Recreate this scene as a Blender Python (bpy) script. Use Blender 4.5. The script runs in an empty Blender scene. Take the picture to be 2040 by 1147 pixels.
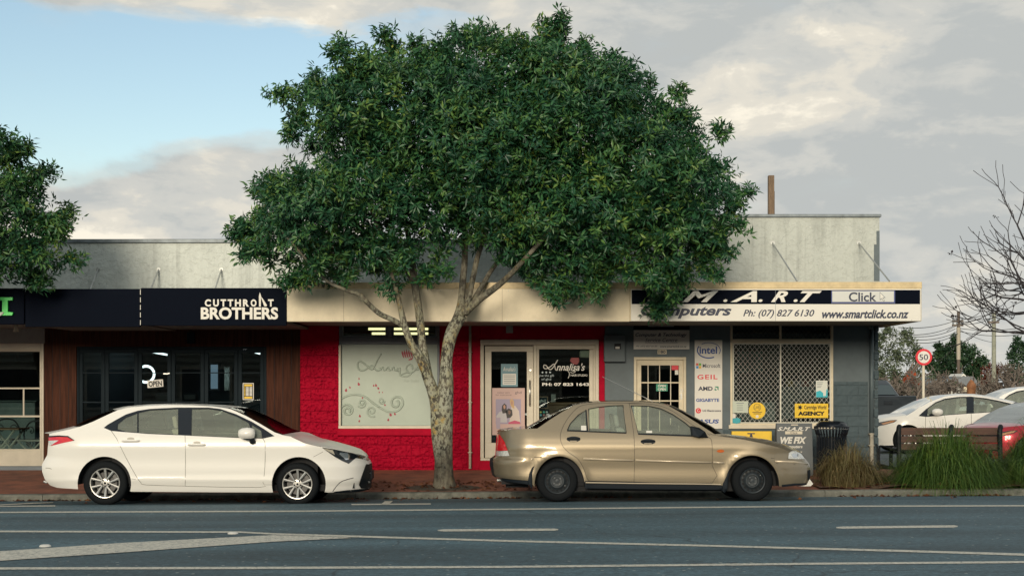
import bpy, bmesh, math, random
import numpy as np
from mathutils import Vector, Matrix, geometry
random.seed(7); np.random.seed(7)
R = math.radians
sc = bpy.context.scene
col = sc.collection
# ------------------------------------------------------------------ camera
FPX, CX, HY, CZ = 2860.0, 1020.0, 772.0, 1.62     # photo pixels: focal length, centre, horizon; eye height in metres
cam = bpy.data.cameras.new('camera'); camo = bpy.data.objects.new('camera', cam); col.objects.link(camo)
camo.location = (0, 0, CZ); camo.rotation_euler = (R(90), 0, 0)
cam.sensor_width = 36.0; cam.lens = FPX/2040*36.0
cam.shift_y = (HY-573.5)/2040
cam.clip_start = 0.1; cam.clip_end = 6000
sc.camera = camo
# ------------------------------------------------------------------ sky, sun, exposure
SUN_AZ, SUN_EL = 9.0, 12.5                        # degrees: behind the camera and to its left
w = bpy.data.worlds.new('World'); sc.world = w; w.use_nodes = True
nt = w.node_tree; nt.nodes.clear()
def N(tree, typ, **kw):
    n = tree.nodes.new(typ)
    for k, v in kw.items():
        if k.startswith('i_'):
            key = k[2:]; key = int(key) if key.isdigit() else key.replace('_', ' ')
            n.inputs[key].default_value = v
        else: setattr(n, k, v)
    return n
L = nt.links.new
def math_(tree, op, a, b=None, clamp=False):
    n = tree.nodes.new('ShaderNodeMath'); n.operation = op; n.use_clamp = clamp
    for i, v in ((0, a), (1, b)):
        if v is None: continue
        if isinstance(v, (int, float)): n.inputs[i].default_value = v
        else: tree.links.new(v, n.inputs[i])
    return n.outputs[0]
def ramp(tree, fac, stops, interp='LINEAR'):
    n = tree.nodes.new('ShaderNodeValToRGB'); n.color_ramp.interpolation = interp
    el = n.color_ramp.elements
    while len(el) < len(stops): el.new(0.5)
    for e, (p, c) in zip(el, stops):
        e.position = p
        e.color = (c, c, c, 1) if isinstance(c, (int, float)) else (*c, 1)
    if fac is not None: tree.links.new(fac, n.inputs[0])
    return n.outputs[0]
SKYS = 0.12
sky = N(nt, 'ShaderNodeTexSky', sky_type='NISHITA', sun_disc=False, sun_elevation=R(SUN_EL), sun_rotation=R(180+SUN_AZ))
sky.air_density = 1.0; sky.dust_density = 0.6; sky.ozone_density = 1.5
tc = N(nt, 'ShaderNodeTexCoord'); sep = N(nt, 'ShaderNodeSeparateXYZ'); L(tc.outputs['Generated'], sep.inputs[0])
def sstep(v, a_, b_): return ramp(nt, math_(nt, 'DIVIDE', math_(nt, 'SUBTRACT', v, a_), b_-a_, True), [(0.0, 0.0), (1.0, 1.0)], 'EASE')
hor = math_(nt, 'MAXIMUM', math_(nt, 'SQRT', math_(nt, 'ADD', math_(nt, 'MULTIPLY', sep.outputs[0], sep.outputs[0]), math_(nt, 'MULTIPLY', sep.outputs[1], sep.outputs[1]))), 0.05)
az = sep.outputs[0]; el = math_(nt, 'DIVIDE', sep.outputs[2], hor)          # sideways component, tangent of the elevation
def puff(scale, zs, off, det, rough, dist=0.0):
    c = N(nt, 'ShaderNodeCombineXYZ'); L(math_(nt, 'ADD', sep.outputs[0], off), c.inputs[0]); L(sep.outputs[1], c.inputs[1]); L(math_(nt, 'MULTIPLY', sep.outputs[2], zs), c.inputs[2])
    n = N(nt, 'ShaderNodeTexNoise', i_Scale=scale, i_Detail=det, i_Roughness=rough, i_Distortion=dist); L(c.outputs[0], n.inputs['Vector']); return n.outputs[0]
n1 = puff(5.2, 2.6, 0.37, 8.0, 0.55, 0.3); n2 = puff(8.0, 2.3, 2.11, 7.0, 0.55, 0.5); n3 = puff(19.0, 2.4, 5.3, 6.0, 0.6, 0.4)
# cloud bank low all round, solid cloud to the right, a band overhead; open blue to the left between them
wob = math_(nt, 'MULTIPLY', math_(nt, 'SUBTRACT', n1, 0.5), 0.12)
low = sstep(math_(nt, 'ADD', math_(nt, 'ADD', el, wob), math_(nt, 'MULTIPLY', az, -0.16)), 0.212, 0.178)
right = sstep(math_(nt, 'ADD', az, wob), -0.14, 0.03)
top = sstep(math_(nt, 'ADD', math_(nt, 'ADD', el, wob), math_(nt, 'MULTIPLY', az, 0.10)), 0.232, 0.268)
bias = math_(nt, 'MAXIMUM', math_(nt, 'MAXIMUM', low, right), top)
cov = math_(nt, 'ADD', math_(nt, 'MULTIPLY', n1, 0.75), math_(nt, 'MULTIPLY', bias, 0.50))
mask = ramp(nt, cov, [(0.44, 0.0), (0.62, 0.55), (0.80, 1.0)], 'EASE')
thick = math_(nt, 'ADD', math_(nt, 'ADD', math_(nt, 'MULTIPLY', n2, 0.85), math_(nt, 'MULTIPLY', math_(nt, 'SUBTRACT', n3, 0.15), 0.52)), math_(nt, 'ADD', math_(nt, 'MULTIPLY', math_(nt, 'SUBTRACT', 0.14, el), -0.35), math_(nt, 'MULTIPLY', az, 0.16)))
cloud = ramp(nt, thick, [(0.43, (0.64, 0.595, 0.50)), (0.51, (0.50, 0.475, 0.415)), (0.61, (0.405, 0.405, 0.38)), (0.74, (0.33, 0.345, 0.34))], 'EASE')
cs = N(nt, 'ShaderNodeVectorMath', operation='SCALE'); L(cloud, cs.inputs[0]); cs.inputs['Scale'].default_value = 1.0/SKYS
ss = N(nt, 'ShaderNodeVectorMath', operation='MULTIPLY'); L(sky.outputs[0], ss.inputs[0]); ss.inputs[1].default_value = (0.97, 0.90, 0.82)
mx = N(nt, 'ShaderNodeMix', data_type='RGBA'); L(mask, mx.inputs[0]); L(ss.outputs[0], mx.inputs[6]); L(cs.outputs[0], mx.inputs[7])
bg = N(nt, 'ShaderNodeBackground', i_Strength=SKYS); L(mx.outputs[2], bg.inputs[0])
out = N(nt, 'ShaderNodeOutputWorld'); L(bg.outputs[0], out.inputs[0])
sun = bpy.data.lights.new('sun', 'SUN'); suno = bpy.data.objects.new('sun', sun); col.objects.link(suno)
sun.energy = 2.15; sun.angle = R(20.0); sun.color = (1.0, 0.87, 0.68)
sdir = Vector((-math.sin(R(SUN_AZ))*math.cos(R(SUN_EL)), -math.cos(R(SUN_AZ))*math.cos(R(SUN_EL)), math.sin(R(SUN_EL))))
suno.rotation_euler = sdir.to_track_quat('Z', 'Y').to_euler(); suno.location = sdir*50
vs = sc.view_settings; sc.display_settings.display_device = 'sRGB'
vs.view_transform = 'Standard'; vs.look = 'None'; vs.exposure = 0.64; vs.gamma = 1.0; vs.use_curve_mapping = False
sc.cycles.use_denoising = True; sc.cycles.max_bounces = 6; sc.cycles.transparent_max_bounces = 16
sc.cycles.sample_clamp_indirect = 4.0; sc.cycles.caustics_reflective = False; sc.cycles.caustics_refractive = False
# ------------------------------------------------------------------ helpers: photo pixel -> place, tags, meshes
def P(px, py, Y): return Vector(((px-CX)*Y/FPX, Y, CZ-(py-HY)*Y/FPX))
def pX(px, Y): return (px-CX)*Y/FPX
def pZ(py, Y): return CZ-(py-HY)*Y/FPX
def tag(o, label=None, cat=None, group=None, kind=None):
    if label: o['label'] = label
    if cat: o['category'] = cat
    if group: o['group'] = group
    if kind: o['kind'] = kind
    return o
def thing(name, loc, label, cat, group=None):
    o = bpy.data.objects.new(name, None); col.objects.link(o); o.location = loc; o.empty_display_size = 0.2
    return tag(o, label, cat, group)
def set_parent(o, p):
    if p is None: return
    o.parent = p
    o.matrix_parent_inverse = Matrix.Translation(-Vector(p.location)) if p.parent is None and p.type == 'EMPTY' else Matrix.Identity(4)
def catmull(pts, sub=4, closed=False):
    pts = [np.array(p, float) for p in pts]; n = len(pts); o = []
    for i in range(n if closed else n-1):
        if closed: a, b, c, d = pts[i-1], pts[i], pts[(i+1) % n], pts[(i+2) % n]
        else: a, b, c, d = pts[max(i-1, 0)], pts[i], pts[i+1], pts[min(i+2, n-1)]
        for k in range(sub):
            t = k/sub
            o.append(0.5*((2*b)+(c-a)*t+(2*a-5*b+4*c-d)*t*t+(3*b-a-3*c+d)*t**3))
    if not closed: o.append(pts[-1])
    return o
class MB:
    def __init__(s): s.v = []; s.f = []; s.mi = []
    def add(s, v, f, m=0):
        b = len(s.v); s.v += [tuple(p) for p in v]; s.f += [tuple(i+b for i in q) for q in f]; s.mi += [m]*len(f); return s
    def box(s, x0, x1, y0, y1, z0, z1, m=0, M=None):
        v = [Vector(p) for p in ((x0,y0,z0),(x1,y0,z0),(x1,y1,z0),(x0,y1,z0),(x0,y0,z1),(x1,y0,z1),(x1,y1,z1),(x0,y1,z1))]
        if M is not None: v = [M @ p for p in v]
        return s.add(v, [(0,3,2,1),(4,5,6,7),(0,1,5,4),(1,2,6,5),(2,3,7,6),(3,0,4,7)], m)
    def pbox(s, px0, py0, px1, py1, Y, d=0.05, m=0):      # photo rectangle whose front face lies at depth Y
        return s.box(pX(px0, Y), pX(px1, Y), Y, Y+d, pZ(py1, Y), pZ(py0, Y), m)
    def frame(s, px0, py0, px1, py1, bw, Y, d=0.05, bars=(), m=0, bt=None, bb=None):   # four butted bars + inner bars
        bt = bt or bw; bb = bb or bw
        s.pbox(px0, py0, px1, py0+bt, Y, d, m); s.pbox(px0, py1-bb, px1, py1, Y, d, m)
        s.pbox(px0, py0+bt, px0+bw, py1-bb, Y, d, m); s.pbox(px1-bw, py0+bt, px1, py1-bb, Y, d, m)
        for b in bars: s.pbox(*b, Y+0.004, d-0.006, m)
        return s
    def prism(s, poly, y0, y1, m=0):                      # (x,z) polygon extruded along y
        n = len(poly)
        area = sum(poly[i][0]*poly[(i+1) % n][1]-poly[(i+1) % n][0]*poly[i][1] for i in range(n))
        if area < 0: poly = poly[::-1]
        v = [(x, y0, z) for x, z in poly]+[(x, y1, z) for x, z in poly]
        tris = geometry.tessellate_polygon([[Vector((x, z, 0)) for x, z in poly]])
        f = []
        for a, b, c in tris:
            pa, pb, pc = (Vector((poly[i][0], poly[i][1], 0)) for i in (a, b, c))
            if (pb-pa).cross(pc-pa).z < 0: a, b, c = a, c, b
            f.append((a, b, c)); f.append((c+n, b+n, a+n))
        f += [((i+1) % n, i, i+n, (i+1) % n+n) for i in range(n)]
        return s.add(v, f, m)
    def tube(s, pts, rad, n=8, m=0, cap=True, sub=0):
        if sub:
            rr = [rad]*len(pts) if isinstance(rad, (int, float)) else rad
            q = catmull([(*p, r) for p, r in zip(pts, rr)], sub); pts = [x[:3] for x in q]; rad = [x[3] for x in q]
        pts = [Vector(p) for p in pts]
        if isinstance(rad, (int, float)): rad = [rad]*len(pts)
        up = None; v = []; K = len(pts)
        for i, p in enumerate(pts):
            t = (pts[min(i+1, K-1)]-pts[max(i-1, 0)]).normalized()
            if up is None: up = t.orthogonal().normalized()
            up = (up-t*up.dot(t)).normalized(); bn = t.cross(up)
            for k in range(n):
                a = 2*math.pi*k/n; v.append(p+(up*math.cos(a)+bn*math.sin(a))*rad[i])
        f = [(i*n+k, i*n+(k+1) % n, (i+1)*n+(k+1) % n, (i+1)*n+k) for i in range(K-1) for k in range(n)]
        if cap: f += [tuple(range(n-1, -1, -1)), tuple((K-1)*n+k for k in range(n))]
        return s.add(v, f, m)
    def lathe(s, prof, c, axis='Z', n=32, m=0, a0=0.0, a1=2*math.pi):   # prof: (radius, offset along axis)
        c = Vector(c); full = abs(a1-a0-2*math.pi) < 1e-6; cnt = n if full else n+1; v = []
        for r, h in prof:
            for k in range(cnt):
                a = a0+(a1-a0)*k/n
                if axis == 'Z': v.append(c+Vector((r*math.cos(a), r*math.sin(a), h)))
                elif axis == 'Y': v.append(c+Vector((r*math.cos(a), h, r*math.sin(a))))
                else: v.append(c+Vector((h, r*math.cos(a), r*math.sin(a))))
        f = []
        for i in range(len(prof)-1):
            for k in range(n):
                k2 = (k+1) % cnt if full else k+1
                q = (i*cnt+k, i*cnt+k2, (i+1)*cnt+k2, (i+1)*cnt+k)
                f.append(q if axis != 'Y' else q[::-1])
        return s.add(v, f, m)
    def build(s, name, mat, parent=None, smooth=False, bevel=0.0, label=None, seg=1, angle=None):
        me = bpy.data.meshes.new(name); me.from_pydata(s.v, [], s.f)
        mats = mat if isinstance(mat, (list, tuple)) else [mat]
        for q in mats: me.materials.append(q)
        if len(mats) > 1: me.polygons.foreach_set('material_index', s.mi)
        if smooth: me.polygons.foreach_set('use_smooth', [True]*len(me.polygons))
        me.update()
        if smooth and angle: 
            try: me.set_sharp_from_angle(angle=R(angle))
            except Exception: pass
        o = bpy.data.objects.new(name, me); col.objects.link(o); set_parent(o, parent)
        if bevel:
            b = o.modifiers.new('bevel', 'BEVEL'); b.width = bevel; b.segments = seg; b.limit_method = 'ANGLE'; b.angle_limit = R(40)
        if label: o['label'] = label
        return o
def copy_tree(o, parent=None):
    c = o.copy(); col.objects.link(c)
    if parent is not None: c.parent = parent; c.matrix_parent_inverse = o.matrix_parent_inverse.copy()
    for ch in list(o.children): copy_tree(ch, c)
    return c
# ------------------------------------------------------------------ materials
def mat(name, c, rough=0.6, metal=0.0, var=0.0, scale=6.0, c2=None, bump=0.0, bscale=40.0, coat=0.0, spec=0.5, detail=6.0, stretch=None, emit=None):
    m = bpy.data.materials.new(name); m.use_nodes = True; t = m.node_tree; b = t.nodes['Principled BSDF']
    b.inputs['Base Color'].default_value = (*c, 1); b.inputs['Roughness'].default_value = rough; b.inputs['Metallic'].default_value = metal
    b.inputs['Coat Weight'].default_value = coat; b.inputs['Coat Roughness'].default_value = 0.04; b.inputs['Specular IOR Level'].default_value = spec
    if emit: b.inputs['Emission Color'].default_value = (*emit[0], 1); b.inputs['Emission Strength'].default_value = emit[1]
    vec = None
    if var or c2 or bump:
        tcn = t.nodes.new('ShaderNodeTexCoord'); vec = tcn.outputs['Object']
        if stretch:
            mp = t.nodes.new('ShaderNodeMapping'); mp.inputs['Scale'].default_value = stretch; t.links.new(vec, mp.inputs[0]); vec = mp.outputs[0]
    if var or c2:
        n = t.nodes.new('ShaderNodeTexNoise'); n.inputs['Scale'].default_value = scale; n.inputs['Detail'].default_value = detail; n.inputs['Roughness'].default_value = 0.65
        t.links.new(vec, n.inputs['Vector'])
        cc2 = c2 or tuple(max(0, x*(1-var)) for x in c); cc1 = tuple(min(1, x*(1+var*0.5)) for x in c) if not c2 else c
        o = ramp(t, n.outputs[0], [(0.33, cc2), (0.62, cc1)]); t.links.new(o, b.inputs['Base Color'])
    if bump:
        n = t.nodes.new('ShaderNodeTexNoise'); n.inputs['Scale'].default_value = bscale; n.inputs['Detail'].default_value = 5
        t.links.new(vec, n.inputs['Vector'])
        bp = t.nodes.new('ShaderNodeBump'); bp.inputs['Strength'].default_value = bump; bp.inputs['Distance'].default_value = 0.02
        t.links.new(n.outputs[0], bp.inputs['Height']); t.links.new(bp.outputs[0], b.inputs['Normal'])
    return m
def glass(name, tint=(0.75, 0.85, 0.83), refl=1.0, rough=0.0, refl_haze=0.0, haze_col=(.5, .5, .42)):
    m = bpy.data.materials.new(name); m.use_nodes = True; t = m.node_tree; t.nodes.clear()
    tr = N(t, 'ShaderNodeBsdfTransparent'); tr.inputs[0].default_value = (*tint, 1)
    gl = N(t, 'ShaderNodeBsdfGlossy'); gl.inputs['Roughness'].default_value = rough; gl.inputs[0].default_value = (0.95, 0.97, 0.97, 1)
    fr = N(t, 'ShaderNodeFresnel', i_IOR=1.5); k = math_(t, 'MULTIPLY', fr.outputs[0], refl, True)
    ms = N(t, 'ShaderNodeMixShader'); t.links.new(k, ms.inputs[0]); t.links.new(tr.outputs[0], ms.inputs[1]); t.links.new(gl.outputs[0], ms.inputs[2])
    if refl_haze:  # streaky diffuse haze painted in for light reflected off the glass
        df = N(t, 'ShaderNodeBsdfDiffuse'); df.inputs[0].default_value = (*haze_col, 1); m2 = N(t, 'ShaderNodeMixShader')
        tcn = N(t, 'ShaderNodeTexCoord'); nz = N(t, 'ShaderNodeTexNoise', i_Scale=1.3, i_Detail=2.0); mp = N(t, 'ShaderNodeMapping'); mp.inputs['Scale'].default_value = (.5, .5, 9); t.links.new(tcn.outputs['Object'], mp.inputs[0]); t.links.new(mp.outputs[0], nz.inputs['Vector'])
        t.links.new(ramp(t, nz.outputs[0], [(.3, refl_haze*.8), (.7, refl_haze*1.2)]), m2.inputs[0]); t.links.new(tr.outputs[0], m2.inputs[1]); t.links.new(df.outputs[0], m2.inputs[2]); t.links.new(m2.outputs[0], ms.inputs[1])
    o = N(t, 'ShaderNodeOutputMaterial'); t.links.new(ms.outputs[0], o.inputs[0]); return m
def block_mat(name, c, bw=0.40, bh=0.20, depth=0.035, var=0.12, vscale=9.0):      # painted rock-faced concrete block
    m = mat(name, c, 0.7, spec=0.08); t = m.node_tree; b = t.nodes['Principled BSDF']
    tcn = N(t, 'ShaderNodeTexCoord'); sp = N(t, 'ShaderNodeSeparateXYZ'); t.links.new(tcn.outputs['Object'], sp.inputs[0])
    cb = N(t, 'ShaderNodeCombineXYZ'); t.links.new(sp.outputs[0], cb.inputs[0]); t.links.new(sp.outputs[2], cb.inputs[1])
    br = N(t, 'ShaderNodeTexBrick'); t.links.new(cb.outputs[0], br.inputs['Vector'])
    br.inputs['Scale'].default_value = 1.0; br.inputs['Brick Width'].default_value = bw; br.inputs['Row Height'].default_value = bh
    br.inputs['Mortar Size'].default_value = 0.008; br.inputs['Mortar Smooth'].default_value = 0.6
    br.inputs['Color1'].default_value = (1, 1, 1, 1); br.inputs['Color2'].default_value = (0.86, 0.86, 0.86, 1); br.inputs['Mortar'].default_value = (0, 0, 0, 1)
    nz = N(t, 'ShaderNodeTexNoise', i_Scale=4.0, i_Detail=2.0); t.links.new(tcn.outputs['Object'], nz.inputs['Vector'])
    ad = N(t, 'ShaderNodeVectorMath', operation='MULTIPLY_ADD'); t.links.new(nz.outputs['Color'], ad.inputs[0]); ad.inputs[1].default_value = (0.12, 0.12, 0.12); t.links.new(tcn.outputs['Object'], ad.inputs[2])
    vo = N(t, 'ShaderNodeTexVoronoi', i_Scale=vscale); vo.feature = 'SMOOTH_F1'; t.links.new(ad.outputs[0], vo.inputs['Vector'])
    h = math_(t, 'ADD', math_(t, 'MULTIPLY', br.outputs['Color'], 0.34), math_(t, 'MULTIPLY', vo.outputs['Distance'], 0.9))
    bp = N(t, 'ShaderNodeBump', i_Strength=0.9, i_Distance=depth); t.links.new(h, bp.inputs['Height']); t.links.new(bp.outputs[0], b.inputs['Normal'])
    n3 = N(t, 'ShaderNodeTexNoise', i_Scale=2.2, i_Detail=6.0); t.links.new(tcn.outputs['Object'], n3.inputs['Vector'])
    t.links.new(ramp(t, n3.outputs[0], [(0.3, tuple(x*(1-var) for x in c)), (0.65, c)]), b.inputs['Base Color'])
    return m
def plaster_mat(name, c):                                     # weathered rough-cast with patches and streaks
    m = mat(name, c, 0.8); t = m.node_tree; b = t.nodes['Principled BSDF']; tcn = N(t, 'ShaderNodeTexCoord')
    n = N(t, 'ShaderNodeTexNoise', i_Scale=9.0, i_Detail=4.0, i_Roughness=0.6); t.links.new(tcn.outputs['Object'], n.inputs['Vector'])
    h = ramp(t, n.outputs[0], [(0.44, 0.0), (0.52, 0.45), (0.60, 0.5), (0.66, 1.0)])
    n2 = N(t, 'ShaderNodeTexNoise', i_Scale=60.0, i_Detail=3.0); t.links.new(tcn.outputs['Object'], n2.inputs['Vector'])
    bp = N(t, 'ShaderNodeBump', i_Strength=0.8, i_Distance=0.016); t.links.new(math_(t, 'ADD', h, math_(t, 'MULTIPLY', n2.outputs[0], 0.12)), bp.inputs['Height']); t.links.new(bp.outputs[0], b.inputs['Normal'])
    mp = N(t, 'ShaderNodeMapping'); mp.inputs['Scale'].default_value = (3.0, 3.0, 0.7); t.links.new(tcn.outputs['Object'], mp.inputs[0])
    n3 = N(t, 'ShaderNodeTexNoise', i_Scale=1.3, i_Detail=8.0, i_Roughness=0.65); t.links.new(mp.outputs[0], n3.inputs['Vector'])
    c1 = ramp(t, n3.outputs[0], [(0.28, tuple(x*0.80 for x in c)), (0.5, c), (0.75, tuple(x*1.1 for x in c))])
    m4 = N(t, 'ShaderNodeMapping'); m4.inputs['Scale'].default_value = (5.0, 5.0, 0.10); t.links.new(tcn.outputs['Object'], m4.inputs[0])
    n4 = N(t, 'ShaderNodeTexNoise', i_Scale=1.6, i_Detail=5.0, i_Roughness=0.6); t.links.new(m4.outputs[0], n4.inputs['Vector'])
    n5 = N(t, 'ShaderNodeTexNoise', i_Scale=1.1, i_Detail=9.0, i_Roughness=0.7); t.links.new(tcn.outputs['Object'], n5.inputs['Vector'])
    st = math_(t, 'MULTIPLY', ramp(t, n4.outputs[0], [(0.52, 0.0), (0.68, 0.55)]), ramp(t, n5.outputs[0], [(0.40, 0.0), (0.60, 1.0)]))
    mx = N(t, 'ShaderNodeMix', data_type='RGBA'); t.links.new(st, mx.inputs[0]); t.links.new(c1, mx.inputs[6]); mx.inputs[7].default_value = (*(x*0.45 for x in c), 1); t.links.new(mx.outputs[2], b.inputs['Base Color'])
    return m
def island_mat(name, stops, rough=0.5, transl=0.0, nscale=1.2, namp=0.35, spec=0.4, tint=0.0):   # each leaf / blade its own tint
    m = mat(name, (0.1, 0.1, 0.1), rough, spec=spec); t = m.node_tree; b = t.nodes['Principled BSDF']
    g = N(t, 'ShaderNodeNewGeometry'); tn = N(t, 'ShaderNodeAttribute', attribute_name='tint'); tcn = N(t, 'ShaderNodeTexCoord')
    n = N(t, 'ShaderNodeTexNoise', i_Scale=nscale, i_Detail=3.0); t.links.new(tcn.outputs['Object'], n.inputs['Vector'])
    f = math_(t, 'ADD', math_(t, 'MULTIPLY', math_(t, 'ADD', math_(t, 'MULTIPLY', g.outputs['Random Per Island'], 1-tint), math_(t, 'MULTIPLY', tn.outputs['Fac'], tint)), 1-namp), math_(t, 'MULTIPLY', math_(t, 'SUBTRACT', math_(t, 'MULTIPLY', n.outputs[0], 2.0), 0.5), namp))
    c = ramp(t, f, stops); t.links.new(c, b.inputs['Base Color'])
    if transl:
        tl = N(t, 'ShaderNodeBsdfTranslucent'); t.links.new(c, tl.inputs[0]); ms = N(t, 'ShaderNodeMixShader', i_0=transl)
        o = t.nodes['Material Output']; t.links.new(b.outputs[0], ms.inputs[1]); t.links.new(tl.outputs[0], ms.inputs[2]); t.links.new(ms.outputs[0], o.inputs[0])
    return m
M = {}
M['black'] = mat('black_satin', (0.010, 0.013, 0.016), 0.5, spec=0.2)
M['dark'] = mat('dark_void', (0.012, 0.013, 0.015), 0.8)
M['rubber'] = mat('tyre_rubber', (0.007, 0.009, 0.011), 0.8, bump=0.15, bscale=120, spec=0.2)
M['gloss_black'] = mat('gloss_black_trim', (0.01, 0.014, 0.02), 0.12)
M['white_vinyl'] = mat('white_vinyl', (0.66, 0.65, 0.60), 0.5)
M['cream'] = mat('cream_paint', (0.68, 0.61, 0.46), 0.6, spec=0.2, var=0.12, scale=3.0, bump=0.05)
M['cream_trim'] = mat('cream_trim_paint', (0.56, 0.45, 0.26), 0.55, var=0.2, scale=5.0)
M['off_white'] = mat('off_white_paint', (0.60, 0.55, 0.44), 0.5, var=0.10, scale=4.0)
M['grey_frame'] = mat('grey_frame_paint', (0.16, 0.19, 0.215), 0.5, var=0.1)
M['navy'] = mat('navy_black_sign', (0.002, 0.004, 0.010), 0.65, spec=0.04)
M['ink'] = mat('dark_ink', (0.012, 0.022, 0.055), 0.5)
M['red_block'] = block_mat('red_rock_block', (0.40, 0.004, 0.026), 0.40, 0.20, depth=0.075, vscale=21.0)
M['red_flat'] = mat('red_paint', (0.40, 0.004, 0.026), 0.7, spec=0.08, var=0.15, scale=5, bump=0.15, bscale=20)
M['blue_block'] = block_mat('blue_grey_rock_block', (0.080, 0.110, 0.125), 0.40, 0.185, depth=0.03, vscale=13.0)
M['blue_flat'] = mat('blue_grey_paint', (0.080, 0.110, 0.125), 0.55, var=0.15, scale=4, bump=0.08, bscale=30)
M['plaster'] = plaster_mat('weathered_plaster', (0.55, 0.595, 0.565))
M['plaster2'] = plaster_mat('grey_rough_plaster', (0.45, 0.485, 0.455))
M['flashing'] = mat('cap_flashing', (0.17, 0.20, 0.22), 0.5, 0.3, var=0.3, scale=8)
M['timber'] = mat('stained_timber', (0.075, 0.027, 0.015), 0.65, spec=0.1, c2=(0.030, 0.011, 0.007), scale=3.0, stretch=(9, 9, 0.55), bump=0.15, bscale=25)
M['dark_frame'] = mat('charcoal_door_frame', (0.010, 0.018, 0.024), 0.6, var=0.1, spec=0.08)
M['soffit'] = mat('soffit_lining', (0.16, 0.15, 0.13), 0.7, var=0.1)
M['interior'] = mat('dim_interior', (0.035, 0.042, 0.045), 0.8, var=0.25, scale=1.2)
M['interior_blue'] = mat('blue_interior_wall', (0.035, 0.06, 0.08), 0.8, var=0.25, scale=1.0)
M['glass'] = glass('shop_glass', (0.72, 0.80, 0.80), 0.9)
M['car_glass'] = glass('car_window_glass', (0.80, 0.88, 0.80), 1.9, refl_haze=.21, haze_col=(.58, .63, .50))  # haze paints in the streaked reflections of the building opposite
M['screen_glass'] = glass('windscreen_glass', (0.03, 0.04, 0.045), 0.45)
M['far_screen'] = glass('pale_windscreen_glass', (0.5, 0.58, 0.6), 1.6, refl_haze=.45, haze_col=(.55, .60, .60))  # paler haze painted in for the sky reflected in the windscreen
M['frost'] = mat('frosted_film', (0.35, 0.42, 0.36), 0.45, var=0.08, scale=1.5)
M['steel'] = mat('brushed_steel', (0.55, 0.55, 0.53), 0.3, 0.9)
M['galv'] = mat('galvanised', (0.42, 0.44, 0.43), 0.5, 0.6, var=0.2, scale=20)
M['wire'] = mat('dark_wire', (0.05, 0.055, 0.06), 0.6)
M['yellow'] = mat('yellow_sign_face', (0.78, 0.52, 0.02), 0.5, var=0.06)
M['teal'] = mat('teal_print', (0.03, 0.35, 0.42), 0.5)
M['sign_red'] = mat('sign_red', (0.62, 0.012, 0.03), 0.45)
M['sign_green'] = mat('sign_green', (0.01, 0.22, 0.13), 0.5)
M['lamp_white'] = mat('lit_tube', (0.9, 0.9, 0.9), 0.4, emit=((0.95, 1.0, 1.0), 2.2))
M['lamp_warm'] = mat('warm_lit_tube', (0.9, 0.85, 0.6), 0.4, emit=((1.0, 0.80, 0.38), 1.6))
M['green_letter'] = mat('green_letter_face', (0.03, 0.55, 0.08), 0.4)
M['wood_light'] = mat('light_timber', (0.32, 0.17, 0.08), 0.5, c2=(0.18, 0.09, 0.045), scale=4, stretch=(1, 8, 8))
# ------------------------------------------------------------------ ground, road, kerb, footpath
YK, YF, YW = 22.0, 23.2, 25.7                     # kerb face, awning fascia, shop wall (metres from the camera)
_ry = [-6, 2, 8, 11.7, 15, 18.6, 20, 21.7, 22.0]; _rz = [-0.12, 0.02, 0.15, 0.17, 0.13, 0.05, 0.0, -0.075, -0.105]
def zroad(x, y): return float(np.interp(y, _ry, _rz))+0.0055*(max(-12, min(x, 14))+4.0)
def zfoot(x, y):
    t = min(1, max(0, (y-YK)/(YW-YK))); return (0.0+0.0055*(max(-12, min(x, 14))+4.0))*(1-t)+0.155*t
def road_pt(px, py, lift=0.004):
    z = 0.1
    for _ in range(30):
        y = FPX*(CZ-z)/(py-HY); x = pX(px, y); z = zroad(x, y)+lift
    return Vector((x, y, z))
def sheet(name, xs, ys, zf, m, kind='structure', smooth=True):
    b = MB(); v = [(x, y, zf(x, y)) for y in ys for x in xs]; nx = len(xs)
    b.add(v, [(j*nx+i, j*nx+i+1, (j+1)*nx+i+1, (j+1)*nx+i) for j in range(len(ys)-1) for i in range(nx-1)])
    return tag(b.build(name, m, None, smooth), kind=kind)
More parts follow.
